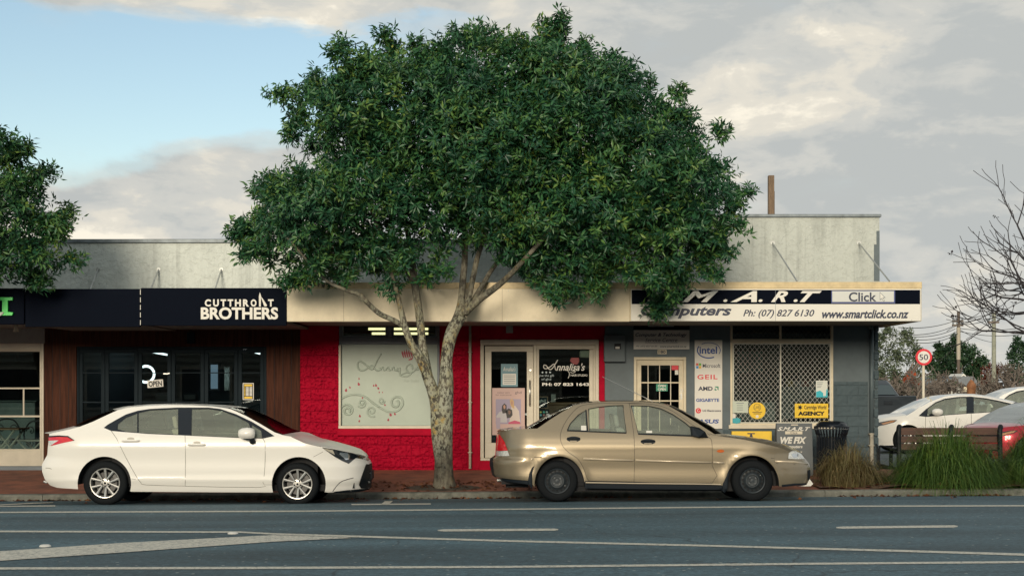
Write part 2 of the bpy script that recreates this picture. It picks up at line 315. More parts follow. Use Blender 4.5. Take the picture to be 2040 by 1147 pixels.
def asphalt(name, c, seam=False):
    m = mat(name, c, 0.75); t = m.node_tree; b = t.nodes['Principled BSDF']; tcn = N(t, 'ShaderNodeTexCoord')
    a = N(t, 'ShaderNodeTexNoise', i_Scale=0.5, i_Detail=7.0, i_Roughness=0.6)
    mp = N(t, 'ShaderNodeMapping'); mp.inputs['Scale'].default_value = (0.35, 1.4, 1); t.links.new(tcn.outputs['Object'], mp.inputs[0]); t.links.new(mp.outputs[0], a.inputs['Vector'])
    f = N(t, 'ShaderNodeTexNoise', i_Scale=19.0, i_Detail=6.0, i_Roughness=0.8); t.links.new(tcn.outputs['Object'], f.inputs['Vector'])
    vo = N(t, 'ShaderNodeTexVoronoi', i_Scale=85.0); t.links.new(tcn.outputs['Object'], vo.inputs['Vector'])
    c1 = ramp(t, a.outputs[0], [(0.3, tuple(x*0.62 for x in c)), (0.5, c), (0.7, tuple(x*1.3 for x in c))])
    c2 = ramp(t, f.outputs[0], [(0.28, 0.42), (0.5, 1.0), (0.72, 1.9)])
    mu = N(t, 'ShaderNodeMix', data_type='RGBA', blend_type='MULTIPLY', i_0=1.0); t.links.new(c1, mu.inputs[6]); t.links.new(c2, mu.inputs[7])
    # pale chips
    ch = N(t, 'ShaderNodeTexVoronoi', i_Scale=9.0); t.links.new(tcn.outputs['Object'], ch.inputs['Vector'])
    mk = ramp(t, ch.outputs['Distance'], [(0.10, 1.0), (0.15, 0.0)])
    sel = ramp(t, math_(t, 'FRACT', math_(t, 'MULTIPLY', ch.outputs['Color'], 3.7)), [(0.62, 0.0), (0.64, 1.0)])
    m2 = N(t, 'ShaderNodeMix', data_type='RGBA'); t.links.new(math_(t, 'MULTIPLY', mk, sel), m2.inputs[0]); t.links.new(mu.outputs[2], m2.inputs[6]); m2.inputs[7].default_value = (0.30, 0.33, 0.31, 1)
    sp = N(t, 'ShaderNodeSeparateXYZ'); t.links.new(tcn.outputs['Object'], sp.inputs[0])
    wt = N(t, 'ShaderNodeTexNoise', i_Scale=1.0, i_Detail=3.0); cw = N(t, 'ShaderNodeCombineXYZ'); t.links.new(math_(t, 'MULTIPLY', sp.outputs[0], 0.03), cw.inputs[0]); t.links.new(math_(t, 'MULTIPLY', sp.outputs[1], 1.15), cw.inputs[1]); t.links.new(cw.outputs[0], wt.inputs['Vector'])
    tr = ramp(t, wt.outputs[0], [(0.35, 0.80), (0.5, 1.0), (0.65, 1.18)])
    mt = N(t, 'ShaderNodeMix', data_type='RGBA', blend_type='MULTIPLY', i_0=1.0); t.links.new(m2.outputs[2], mt.inputs[6]); t.links.new(tr, mt.inputs[7])
    dn = N(t, 'ShaderNodeTexNoise', i_Scale=1.5, i_Detail=4.0); t.links.new(tcn.outputs['Object'], dn.inputs['Vector'])
    dv = N(t, 'ShaderNodeVectorMath', operation='MULTIPLY_ADD'); t.links.new(dn.outputs['Color'], dv.inputs[0]); dv.inputs[1].default_value = (.6, .6, .6); t.links.new(tcn.outputs['Object'], dv.inputs[2])
    ck = N(t, 'ShaderNodeTexVoronoi', i_Scale=0.33); ck.feature = 'DISTANCE_TO_EDGE'; t.links.new(dv.outputs[0], ck.inputs['Vector'])
    kk = math_(t, 'MULTIPLY', ramp(t, ck.outputs['Distance'], [(0.0, 0.75), (0.006, 0.0)]), ramp(t, a.outputs[0], [(0.45, 0.0), (0.55, 1.0)]))
    m5 = N(t, 'ShaderNodeMix', data_type='RGBA'); t.links.new(kk, m5.inputs[0]); t.links.new(mt.outputs[2], m5.inputs[6]); m5.inputs[7].default_value = (.012, .016, .02, 1)
    t.links.new(m5.outputs[2], b.inputs['Base Color'])
    bp = N(t, 'ShaderNodeBump', i_Strength=0.55, i_Distance=0.006); t.links.new(vo.outputs['Distance'], bp.inputs['Height']); t.links.new(bp.outputs[0], b.inputs['Normal'])
    return m
M['asphalt'] = asphalt('road_asphalt', (0.054, 0.098, 0.120))
M['carpark'] = asphalt('car_park_asphalt', (0.06, 0.08, 0.09))
M['kerb'] = mat('kerb_concrete', (0.20, 0.20, 0.17), 0.85, c2=(0.085, 0.09, 0.075), scale=5, bump=0.4, bscale=45)
M['footpath'] = mat('red_footpath', (0.31, 0.115, 0.068), 0.85, c2=(0.14, 0.06, 0.042), scale=2.6, bump=0.4, bscale=60, detail=9)
M['bark'] = mat('bark_mulch', (0.15, 0.075, 0.04), 0.9, c2=(0.05, 0.03, 0.02), scale=22, bump=0.9, bscale=35)
M['soil'] = mat('tree_pit_soil', (0.07, 0.055, 0.04), 0.95, c2=(0.03, 0.025, 0.02), scale=14, bump=0.9, bscale=30)
M['grassland'] = mat('far_ground', (0.10, 0.12, 0.06), 0.9, var=0.4, scale=0.2)
def paint_mat(name):
    m = mat(name, (0.62, 0.60, 0.50), 0.7); t = m.node_tree; b = t.nodes['Principled BSDF']; tcn = N(t, 'ShaderNodeTexCoord')
    n = N(t, 'ShaderNodeTexNoise', i_Scale=28.0, i_Detail=6.0, i_Roughness=0.75); t.links.new(tcn.outputs['Object'], n.inputs['Vector'])
    t.links.new(ramp(t, n.outputs[0], [(0.36, (0.12, 0.14, 0.15)), (0.45, (0.46, 0.45, 0.39)), (0.6, (0.64, 0.61, 0.52))]), b.inputs['Base Color'])
    bp = N(t, 'ShaderNodeBump', i_Strength=0.5, i_Distance=0.006); t.links.new(n.outputs[0], bp.inputs['Height']); t.links.new(bp.outputs[0], b.inputs['Normal'])
    return m
M['paint'] = paint_mat('worn_road_paint')
b = MB(); nseg = 64; rr = [0, 60, 400, 2500]
v = [(0, 20, -0.45)]; f = []
for ri, r_ in enumerate(rr[1:]):
    for k in range(nseg): v.append((r_*math.cos(2*math.pi*k/nseg), 20+r_*math.sin(2*math.pi*k/nseg), -0.45))
for k in range(nseg):
    f.append((0, 1+k, 1+(k+1) % nseg))
    for q in range(2): f.append((1+q*nseg+k, 1+(q+1)*nseg+k, 1+(q+1)*nseg+(k+1) % nseg, 1+q*nseg+(k+1) % nseg))
b.add(v, f); tag(b.build('ground', M['grassland']), kind='structure')
xs = [-150, -60, -30] + [x*1.0 for x in range(-14, 16)] + [30, 60, 150]
sheet('road', xs, [-6, -2, 2, 5, 8, 10, 11.7, 13, 15, 16.8, 18.6, 19.3, 20, 20.6, 21.2, 21.7, 22.02], zroad, M['asphalt'])
# kerb: profile swept along the street, in stones with joints
def kerb_seg(b, x0, x1):
    z = lambda x: 0.0055*(max(-12, min(x, 14))+4.0)
    prof = [(YK, -0.25), (YK+0.012, -0.03), (YK+0.022, -0.012), (YK+0.045, 0.0), (YK+0.15, 0.004), (YK+0.15, -0.25)]
    v = [(x, y, h+z(x)) for x in (x0, x1) for y, h in prof]; n = len(prof)
    b.add(v, [(i, i+n, i+n+1, i+1) for i in range(n-1)]+[tuple(range(n)), tuple(range(2*n-1, n-1, -1))])
b = MB(); x = -60.0
while x < 60:
    L_ = 2.4 if -14 < x < 14 else 8.0
    kerb_seg(b, x+0.004, x+L_-0.004); x += L_
tag(b.build('kerb', M['kerb']), kind='structure')
fx = [-60, -30] + [x*0.8 for x in range(-18, 10)] + [7.6]
sheet('footpath', fx, [22.15, 22.6, 23.2, 24.0, 24.8, 25.85], zfoot, M['footpath'])
zbed = lambda x, y: 0.03+0.006*(x+4)+0.05*math.sin(x*3.1+y*2.3)*0.5+0.02*math.sin(x*7+y*5)
sheet('garden_bed', [4.75+0.25*i for i in range(56)], [22.15+0.15*i for i in range(15)], zbed, M['bark'])
sheet('car_park', [7.6, 12, 20, 35, 60], [24.2, 26, 30, 40, 62], lambda x, y: 0.05, M['carpark'])
b = MB(); b.lathe([(0.0, 0.05), (0.35, 0.045), (0.62, 0.03), (0.70, -0.03)], (-1.07, 22.85, 0.015), 'Z', 28)
tag(b.build('tree_pit', M['soil'], None, True), kind='structure')
# road markings: strips between an upper and a lower edge read off the photo and laid on the road
def strip(b, up, lo, nsub=14, lift=0.004):
    def dense(pl): 
        q = []
        for (x0, y0), (x1, y1) in zip(pl[:-1], pl[1:]):
            q += [(x0+(x1-x0)*k/nsub, y0+(y1-y0)*k/nsub) for k in range(nsub)]
        return q+[pl[-1]]
    u, l = dense(up), dense(lo); v = [road_pt(*p, lift) for p in u]+[road_pt(*p, lift) for p in l]; n = len(u)
    b.add(v, [(i, i+n, i+n+1, i+1) for i in range(n-1)])
def marking(pairs, name='road_marking', lift=0.004):
    b = MB()
    for u, l in pairs: strip(b, u, l, lift=lift)
    for i, q in enumerate(b.f):
        a, bb, c = (Vector(b.v[j]) for j in q[:3])
        if (bb-a).cross(c-a).z < 0: b.f[i] = tuple(reversed(q))
    return tag(b.build(name, M['paint']), kind='structure')
marking([([(-260, 1019.5), (600, 1016), (1020, 1012.2), (1600, 1006.5), (2300, 1004.5)], [(-260, 1022), (600, 1018.6), (1020, 1014.6), (1600, 1009), (2300, 1007)])])
marking([([(-260, 1055), (480, 1057.5), (545, 1061), (700, 1065.5), (1020, 1075), (1400, 1084), (1800, 1094.5), (2300, 1109)], [(-260, 1058.5), (480, 1060.5), (545, 1064), (700, 1069), (1020, 1078.5), (1400, 1087.5), (1800, 1098.5), (2300, 1114)])])
marking([([(-260, 1116), (0, 1097), (250, 1080), (545, 1064.8), (690, 1069.2)], [(-260, 1140), (0, 1116), (250, 1099), (545, 1078), (700, 1070.6)])], lift=0.006)
marking([([(-260, 1129.5), (500, 1128), (1020, 1126), (1600, 1120), (2300, 1114.5)], [(-260, 1134), (500, 1132.5), (1020, 1130), (1600, 1124), (2300, 1118.5)])])
for x0, x1, ya, yb in ((872, 1112, 1055.5, 1054), (1666, 1908, 1050, 1047.5)):
    marking([([(x0, ya-1.0), (x0+12, ya-2.2), (x1-8, yb-2.2), (x1, yb-1)], [(x0, ya+1.0), (x0+12, ya+2.2), (x1-8, yb+2.2), (x1, yb+1)])])
marking([([(700, 1003.0), (858, 1001.8)], [(700, 1005.2), (858, 1004)]), ])
marking([([(767, 997.2), (783, 997)], [(759, 1003.6), (775, 1003.4)])], lift=0.007)
marking([([(-60, 1007.2), (110, 1005.8)], [(-60, 1009.2), (110, 1007.8)])])
marking([([(0, 1004.2), (62, 1000.6), (106, 999.8)], [(-20, 1006.6), (62, 1002.6), (106, 1001)])], lift=0.007)
for px, py in ((464, 1061.5), (90, 1087)):                  # raised pavement markers beside the flush median
    p = road_pt(px, py+1); b = MB(); b.lathe([(0.0, 0.02), (0.035, 0.019), (0.05, 0.012), (0.055, 0.0)], p, 'Z', 16)
    tag(b.build('road_stud', M['white_vinyl'], None, True), 'round white road stud beside the ' + ('narrow tip of the painted wedge' if px > 300 else 'wide end of the painted wedge'), 'road stud', 'road studs along the wedge marking')
# ------------------------------------------------------------------ text
def text_mesh(txt, shear=0.0, bold=0.0, spacing=1.0, words=1.0):
    cu = bpy.data.curves.new('t', 'FONT'); cu.body = txt; cu.shear = shear; cu.offset = bold; cu.space_character = spacing; cu.space_word = words; cu.fill_mode = 'FRONT'; cu.resolution_u = 4
    ob = bpy.data.objects.new('t', cu); col.objects.link(ob)
    me = bpy.data.meshes.new_from_object(ob.evaluated_get(bpy.context.evaluated_depsgraph_get()))
    v = [tuple(q.co) for q in me.vertices]; f = [tuple(p.vertices) for p in me.polygons]
    bpy.data.objects.remove(ob); bpy.data.curves.remove(cu); bpy.data.meshes.remove(me); return v, f
def put_text(b, txt, x0, y0, x1, y1, Y, m=0, rot=0.0, **k):       # glyph box fitted to a photo rectangle on the plane at depth Y
    v, f = text_mesh(txt, **k)
    ax = [p[0] for p in v]; az = [p[1] for p in v]; a0, a1, b0, b1 = min(ax), max(ax), min(az), max(az)
    X0, X1, Z0, Z1 = pX(x0, Y), pX(x1, Y), pZ(y1, Y), pZ(y0, Y); cx, cz = (X0+X1)/2, (Z0+Z1)/2
    q = []
    for p in v:
        X = X0+(p[0]-a0)/(a1-a0)*(X1-X0); Z = Z0+(p[1]-b0)/(b1-b0)*(Z1-Z0)
        dx, dz = X-cx, Z-cz; q.append((cx+dx*math.cos(rot)-dz*math.sin(rot), Y, cz+dx*math.sin(rot)+dz*math.cos(rot)))
    # face the street (-y)
    f2 = []
    for t in f:
        a, bb, c = (Vector(q[i]) for i in t[:3]); f2.append(t if (bb-a).cross(c-a).y < 0 else tuple(reversed(t)))
    b.add(q, f2, m)
def lettering(txts, mat_, parent, name='lettering', label=None):
    b = MB()
    for t in txts:
        a, k = (t, {}) if not isinstance(t[-1], dict) else (t[:-1], t[-1]); put_text(b, *a, **k)
    return b.build(name, mat_, parent, label=label)
def flat(b, pts, Y, d=0.003, m=0): return b.prism([(pX(x, Y), pZ(y, Y)) for x, y in pts], Y, Y+d, m)
def disc_pts(cx, cy, rx, ry=None, n=24, a0=0.0): ry = ry or rx; return [(cx+rx*math.cos(a0+2*math.pi*k/n), cy+ry*math.sin(a0+2*math.pi*k/n)) for k in range(n)]
def ring_pts(b, cx, cy, r0, r1, Y, ry0=None, ry1=None, n=36, a0=0, a1=2*math.pi, d=0.003, m=0):
    ry0 = ry0 or r0; ry1 = ry1 or r1
    for k in range(n):
        t0, t1 = a0+(a1-a0)*k/n, a0+(a1-a0)*(k+1)/n
        flat(b, [(cx+r0*math.cos(t0), cy+ry0*math.sin(t0)), (cx+r1*math.cos(t0), cy+ry1*math.sin(t0)), (cx+r1*math.cos(t1), cy+ry1*math.sin(t1)), (cx+r0*math.cos(t1), cy+ry0*math.sin(t1))], Y, d, m)
# ------------------------------------------------------------------ shops
def wall_holes(b, px0, py0, px1, py1, holes, Y=YW, th=0.18, m=0):
    """front wall with openings (photo rectangles), solid: front, reveals, back"""
    X0, X1, Z0, Z1 = pX(px0, Y), pX(px1, Y), pZ(py1, Y), pZ(py0, Y)
    H = [(pX(a, Y), pX(c, Y), pZ(d_, Y), pZ(b_, Y)) for a, b_, c, d_ in holes]
    xs = sorted({X0, X1, *[min(max(h[i], X0), X1) for h in H for i in (0, 1)]}); zs = sorted({Z0, Z1, *[min(max(h[i], Z0), Z1) for h in H for i in (2, 3)]})
    ins = lambda x, z: any(h[0] < x < h[1] and h[2] < z < h[3] for h in H)
    for i in range(len(xs)-1):
        j = 0
        while j < len(zs)-1:
            if ins((xs[i]+xs[i+1])/2, (zs[j]+zs[j+1])/2): j += 1; continue
            k = j
            while k < len(zs)-1 and not ins((xs[i]+xs[i+1])/2, (zs[k]+zs[k+1])/2): k += 1
            b.box(xs[i], xs[i+1], Y, Y+th, zs[j], zs[k], m); j = k
    return b
def room(px0, px1, py_top, parent, wallm, Y0=YW+0.3, Y1=31.5, name='interior', floor=None):
    X0, X1 = pX(px0, YW)+0.05, pX(px1, YW)-0.05; z0, z1 = 0.16, pZ(py_top, YW); b = MB()
    b.add([(X0,Y0,z0),(X1,Y0,z0),(X1,Y1,z0),(X0,Y1,z0),(X0,Y0,z1),(X1,Y0,z1),(X1,Y1,z1),(X0,Y1,z1)], [(0,1,2,3),(7,6,5,4),(3,2,6,7),(0,3,7,4),(2,1,5,6)])
    return b.build(name, wallm, parent)
ZB = 0.10                                                 # underside of walls, buried in the footpath
def pyb(Y=YW): return HY+(CZ-ZB)*FPX/Y
# --- cafe (only its last bay is in view)
cafe = thing('cafe_building', (pX(-60, YW), YW, 0.15), 'cafe with cream window surround and seating behind the glass, at the row end', 'shop')
b = MB(); wall_holes(b, -330, 655, 87, 928, [(-280, 697, 82, 897)], YW, 0.2); b.build('wall', M['off_white'], cafe, bevel=0.006)
b = MB(); b.pbox(-330, 928, 89, pyb(), YW-0.02, 0.24); b.build('plinth', M['grey_frame'], cafe, bevel=0.01)
b = MB(); b.pbox(-330, 648, 89, 684, YW-0.03, 0.05); b.build('header', mat('grey_header', (0.30, 0.31, 0.29), 0.6, var=0.1), cafe, bevel=0.006)
fr = MB(); fr.frame(-280, 697, 82, 897, 3, YW+0.02, 0.08); 
fr = fr.build('window', M['off_white'], cafe, bevel=0.004)
g = MB(); g.pbox(-277, 700, 79, 894, YW+0.06, 0.006); g.build('pane', M['glass'], fr)
g = MB(); g.pbox(-277, 771.5, 79, 774.5, YW+0.045, 0.03); g.pbox(-277, 827, 79, 830.5, YW+0.045, 0.03); g.pbox(45.5, 774.5, 48.5, 827, YW+0.047, 0.025); g.build('glazing_bar', M['off_white'], fr)
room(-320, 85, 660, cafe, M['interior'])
b = MB(); b.box(pX(-330, YW), pX(49, YW), YW, YW+0.25, pZ(655, YW)+0.012, pZ(484, YW)); b.build('parapet', M['plaster'], cafe)
b = MB(); b.box(pX(-330, YW), pX(49, YW), YW-0.04, YW+0.3, pZ(484, YW), pZ(476, YW)); b.build('parapet_cap', M['flashing'], cafe, bevel=0.01)
def awning(px0, px1, pt, pb, m, parent, m2=None, depth=0.06, ytop=None):
    X0, X1, zt, zb = pX(px0, YF), pX(px1, YF), pZ(pt, YF), pZ(pb, YF); b = MB()
    b.box(X0, X1, YF, YF+depth, zb, zt)
    o = b.build('fascia', m, parent, bevel=0.008)
    s = MB(); s.box(X0, X1, YF+depth+0.002, YW-0.002, zb+0.035, zb+0.075); s.build('soffit', M['soffit'], parent)
    s = MB(); s.add([(X0, YF+depth+0.002, zt-0.06), (X1, YF+depth+0.002, zt-0.06), (X1, YW-0.002, zt-0.16), (X0, YW-0.002, zt-0.16), (X0, YF+depth+0.002, zt-0.10), (X1, YF+depth+0.002, zt-0.10), (X1, YW-0.002, zt-0.20), (X0, YW-0.002, zt-0.20)], [(0,1,2,3),(7,6,5,4),(0,4,5,1),(1,5,6,2),(2,6,7,3),(3,7,4,0)]); s.build('awning_roof', M['galv'], parent)
    return o
awning(-400, 48, 574, 646, M['navy'], cafe)
s = thing('cafe_sign', P(5, 612, YF), 'bright green letter on the black fascia over the cafe', 'shop sign')
b = MB(); Ys = YF-0.05
flat(b, [(-14, 592), (25, 592), (25, 598), (15.5, 598), (15.5, 621), (26, 622), (24, 628), (-14, 628), (-14, 621), (4, 621), (4, 598), (-14, 598)], Ys, 0.045); b.build('letter', M['green_letter'], s, bevel=0.004)
b = MB(); b.tube([P(-16, 626, YF-0.06), P(0, 624.5, YF-0.06), P(7, 622, YF-0.06), P(0, 628, YF-0.06), P(-10, 629, YF-0.06)], [0.008, 0.02, 0.008, 0.012, 0.005], 6, sub=3); b.build('swash', M['white_vinyl'], s, True)
b = MB(); p = P(32, 651, 24.2); b.lathe([(0.0, 0.05), (0.02, 0.05), (0.025, 0.0), (0.05, -0.08), (0.046, -0.08), (0.0, -0.03)], p, 'Z', 16); b.tube([p+Vector((0, 0, 0.04)), p+Vector((0, 0, 0.12))], 0.012, 8)
tag(b.build('awning_spotlight', M['cream'], None, True), 'small pale bell-shaped spotlight hanging under the cafe awning', 'spotlight')
# --- barber
barber = thing('barber_shop_building', (pX(340, YW), YW, 0.15), 'barber shop clad in dark red timber with charcoal folding glass doors', 'shop')
b = MB(); wall_holes(b, 88, 640, 597.5, pyb(), [(152, 690, 531, 930)], YW-0.01, 0.2)
b.build('wall', M['timber'], barber)
b = MB()
for px in (104, 119, 136, 546, 563, 580): b.pbox(px, 641, px+0.7, pyb(), YW-0.014, 0.003)
b.build('board_joint', M['dark'], barber)
b = MB(); wall_holes(b, 152, 690, 531, 930, [(157, 695, 526, 926)], YW+0.02, 0.1); b.build('door_surround', M['dark_frame'], barber, bevel=0.004)
leaf = [(157, 209), (209, 275), (275, 341), (341, 407), (407, 474), (474, 526)]
for i, (a, c) in enumerate(leaf):
    d = MB(); d.frame(a+0.3, 695.3, c-0.3, 925, 7.5, YW+0.045, 0.05, bb=14); d = d.build('door', M['dark_frame'], barber, bevel=0.005)
    g = MB(); g.pbox(a+7, 702, c-7, 912, YW+0.072, 0.006); g.build('pane', M['glass'], d)
    g = MB(); g.pbox(a+7.8, 741.3, c-7.8, 743.2, YW+0.055, 0.03)
    if i != 5: g.pbox(a+7.8, 799.5, c-7.8, 802, YW+0.055, 0.03)
    g.build('glazing_bar', M['dark_frame'], d)
    if i == 2:
        h = MB(); h.pbox(c-6.5, 742, c-3, 745, YW+0.02, 0.03); h.pbox(c-16, 743, c-5, 745.2, YW+0.0, 0.018); h.build('handle', M['steel'], d, bevel=0.003)
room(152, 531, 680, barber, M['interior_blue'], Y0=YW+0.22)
b = MB(); b.box(pX(49, YW)+0.002, pX(1010, YW), YW, YW+0.25, pZ(640, YW)+0.012, pZ(484, YW)); b.build('parapet', M['plaster'], barber)
b = MB(); b.box(pX(49, YW)+0.002, pX(1010, YW), YW-0.04, YW+0.3, pZ(484, YW), pZ(476.5, YW)); b.build('parapet_cap', M['flashing'], barber, bevel=0.01)
awning(50, 279, 575.3, 651, M['navy'], barber); awning(280.3, 571, 573.5, 648.5, M['navy'], barber)
b = MB()
for k in range(5): b.pbox(279.1, 577+k*15, 280.2, 587+k*15, YF-0.006, 0.006)
b.build('joint_strip', M['white_vinyl'], barber)
s = thing('barber_sign', P(478, 612, YF), 'white block lettering with a razor on the black barber fascia', 'shop sign')
Ys = YF-0.012
b = MB()
for t, a, c in (('C', 408, 420), ('U', 424.5, 436), ('T', 439.5, 450.5), ('T', 453.5, 464.5), ('H', 468, 480), ('R', 484, 496), ('O', 499.5, 511), ('T', 534, 545)): put_text(b, t, a, 596, c, 610.5, Ys, bold=0.045)
put_text(b, 'BROTHERS', 400, 611.8, 554, 636, Ys, bold=0.035, spacing=1.0)
flat(b, [(516, 610.5), (515.8, 590), (517.5, 582), (520, 589), (519.5, 610.5)], Ys, 0.002); flat(b, [(519.5, 590), (523, 594), (532, 608), (530, 610.5), (526, 609)], Ys-0.002, 0.002)
b.build('lettering', M['white_vinyl'], s)
b = MB(); b.pbox(372, 661, 386, 684, YW-0.09, 0.08); b.pbox(374, 666, 384, 668, YW-0.095, 0.005); b.pbox(374, 675, 384, 677, YW-0.095, 0.005)
tag(b.build('speaker_box', M['dark_frame'], None, bevel=0.006), 'small dark grey box with slots over the barber doors', 'speaker')
s = thing('open_sign', P(309, 764, YW), 'tilted white plate with black letters hanging in the barber door glass', 'sign')
b = MB(); flat(b, [(293, 757.5), (324.5, 755), (325.5, 769.5), (294, 772.5)], YW+0.03, 0.006); b.build('plate', M['white_vinyl'], s)
lettering([('OPEN', 296, 758.5, 322.5, 769.5, YW+0.027, dict(bold=0.03, rot=0.06))], M['black'], s)
s = thing('opening_hours_card', P(494, 779, YW), 'yellow and black hours card with white border on the barber glass', 'card')
b = MB(); b.pbox(483.5, 762.5, 505.5, 796, YW+0.030, 0.004); b.build('border', M['white_vinyl'], s)
b = MB(); b.pbox(485, 764, 504, 794.5, YW+0.027, 0.003); b.build('card', M['black'], s)
b = MB(); b.pbox(486.5, 765, 502.5, 769, YW+0.0255, 0.0015); b.pbox(486.5, 789.5, 502.5, 793.5, YW+0.0255, 0.0015)
for k in range(7): b.pbox(486.5, 770.6+k*2.6, 489, 772.2+k*2.6, YW+0.0255, 0.0015)
b.build('yellow_print', M['yellow'], s)
b = MB()
for k in range(7): b.pbox(490, 770.4+k*2.6, 495.5, 772.4+k*2.6, YW+0.0255, 0.0015); b.pbox(497, 770.4+k*2.6, 502.5, 772.4+k*2.6, YW+0.0255, 0.0015)
b.build('white_print', M['white_vinyl'], s)
# inside the barber: ring light, tubes, chairs, back window
Yi = 27.6; c = P(291, 745, Yi); b = MB(); prof = [(0.155+0.022*math.cos(a), 0.022*math.sin(a)) for a in np.linspace(0, 2*math.pi, 13)]; b.lathe(prof, c, 'Y', 40)
tag(b.build('ring_lamp', M['lamp_white'], None, True), 'glowing white ring lamp inside behind the barber glass', 'lamp')
for (x0, y0, x1, y1, ya, yb), lb in (((285, 697.5, 334, 706.5, 27.4, 29.6), 'thin lit tube on the barber ceiling above the ring lamp'), ((485, 695.5, 518, 704, 27.2, 29.2), 'thin lit tube on the barber ceiling behind the pane with the hours card')):
    b = MB(); b.tube([P(x0, y0, ya), P(x1, y1, yb)], 0.018, 10); tag(b.build('tube_light', M['lamp_white'], None, True), lb, 'tube light', 'tube lights in the barber shop')
for py in (730, 746):
    b = MB(); b.lathe([(0, 0.035), (0.028, 0.02), (0.034, 0), (0.028, -0.02), (0, -0.035)], P(196, py, 28.0), 'Z', 14)
    tag(b.build('bulb', M['lamp_white'], None, True), f"small glowing bulb in the barber shop, {'upper' if py < 740 else 'lower'} of a pair by the timber post", 'bulb', 'pair of bulbs in the barber shop')
def barber_chair(px, lb):
    c = P(px, 800, 28.2); z0 = 0.16; t = thing('barber_chair', (c.x, 28.2, z0), lb, 'chair', 'barber chairs'); x, y = c.x, 28.2
    b = MB(); b.box(x-.28, x+.28, y-.28, y+.28, z0+.50, z0+.64); b.build('seat', M['black'], t, bevel=0.04)
    b = MB(); b.box(x-.27, x+.27, y+.24, y+.38, z0+.64, z0+1.18); b.build('backrest', M['black'], t, bevel=0.06)
    b = MB(); b.box(x-.15, x+.15, y+.25, y+.36, z0+1.19, z0+1.36); b.build('headrest', M['black'], t, bevel=0.04)
    for s_ in (-1, 1):
        b = MB(); b.box(x+s_*.33-.04, x+s_*.33+.04, y-.22, y+.26, z0+.76, z0+.82); b.build('armrest', M['black'], t, bevel=0.02)
    b = MB(); b.lathe([(0, 0), (.30, 0), (.30, .03), (.05, .06), (.05, .5), (0, .5)], (x, y, z0), 'Z', 24); b.build('base', M['steel'], t, True)
barber_chair(316, 'black barber chair behind the door with the tilted plate'); barber_chair(372, 'black barber chair behind the next pane along from the tilted plate')
s = thing('back_window', P(415, 750, 31.4), 'pale daylit window in the back wall of the barber shop', 'window')
b = MB(); b.frame(398, 722, 438, 778, 4, 31.40, 0.06, bars=((415, 726, 419, 774),)); b.build('frame', M['grey_frame'], s)
b = MB(); b.pbox(402, 726, 434, 774, 31.45, 0.01); b.build('pane', mat('daylit_pane', (0.3, 0.35, 0.4), 0.4, emit=((0.5, 0.68, 0.85), 0.20)), s)
b = MB(); b.pbox(446, 730, 458, 778, 31.40, 0.05); tag(b.build('wall_mirror', mat('pale_mirror', (0.4, 0.45, 0.42), 0.15, 0.6), None, bevel=0.01), 'narrow pale mirror on the barber shop back wall', 'mirror')
# cafe furniture behind the glass
def bistro_table(px, py, Y, lb):
    zt = pZ(py, Y); x = pX(px, Y); z0 = 0.17; t = thing('bistro_table', (x, Y, z0), lb, 'table', 'folding cafe tables')
    b = MB(); b.box(x-.36, x+.36, Y-.3, Y+.3, zt-.03, zt); b.build('tabletop', M['wood_light'], t, bevel=0.006)
    for yy in (-.26, .26):
        for s_ in (-1, 1):
            b = MB(); b.tube([(x-s_*.26, Y+yy+0.02*s_, z0), (x+s_*.26, Y+yy+.02*s_, zt-.032)], 0.02, 6); b.build('leg', M['off_white'], t)
def bistro_chair(px, py, Y, lb):
    x = pX(px, Y); zt = pZ(py, Y); z0 = 0.17; t = thing('bistro_chair', (x, Y, z0), lb, 'chair', 'cafe chairs with scroll backs')
    b = MB(); b.tube([(x-.24, Y, z0+.45), (x-.25, Y, zt-.22), (x-.15, Y, zt-.04), (x, Y, zt), (x+.15, Y, zt-.04), (x+.25, Y, zt-.22), (x+.24, Y, z0+.45)], 0.016, 6, sub=3); bk = b.build('backrest', M['black'], t, True)
    b = MB()
    for s_ in (-1, 1):
        sp = [(x+s_*(.11+.10*math.exp(-.28*a)*math.cos(a)), Y, zt-.2+.13*math.exp(-.28*a)*math.sin(a)) for a in np.linspace(0, 9, 22)]; b.tube(sp, 0.010, 5)
        sp = [(x+s_*(.12+.09*math.exp(-.25*a)*math.cos(-a)), Y, zt-.42-.10*math.exp(-.25*a)*math.sin(a)) for a in np.linspace(0, 8, 20)]; b.tube(sp, 0.010, 5)
    b.build('scrollwork', M['black'], bk, True)
    b = MB(); b.box(x-.25, x+.25, Y-.44, Y, z0+.44, z0+.47); b.build('seat', M['off_white'], t, bevel=0.01)
    for s_ in (-1, 1):
        b = MB(); b.tube([(x-s_*.22, Y-.42, z0), (x+s_*.22, Y-.42, z0+.44)], 0.018, 6); b.build('leg', M['off_white'], t)
        b = MB(); b.tube([(x-s_*.22, Y-.02, z0), (x+s_*.22, Y-.02, z0+.44)], 0.018, 6); b.build('leg', M['off_white'], t)
bistro_table(10, 852, 26.9, 'timber topped cafe table with crossed pale legs close to the glass')
bistro_chair(14, 834, 27.9, 'scroll backed cafe chair behind the timber table'); bistro_chair(74, 838, 27.5, 'scroll backed cafe chair beside the barber shop post')
b = MB(); b.box(pX(-260, 29.5), pX(70, 29.5), 29.5, 30.1, 0.17, pZ(800, 29.5)); b.box(pX(-265, 29.4), pX(73, 29.4), 29.4, 30.15, pZ(800, 29.5), pZ(797, 29.5)); tag(b.build('cafe_counter', mat('counter_green', (0.10, 0.14, 0.13), 0.4, var=0.2), None, bevel=0.01), 'long dark green counter at the back of the cafe', 'counter')
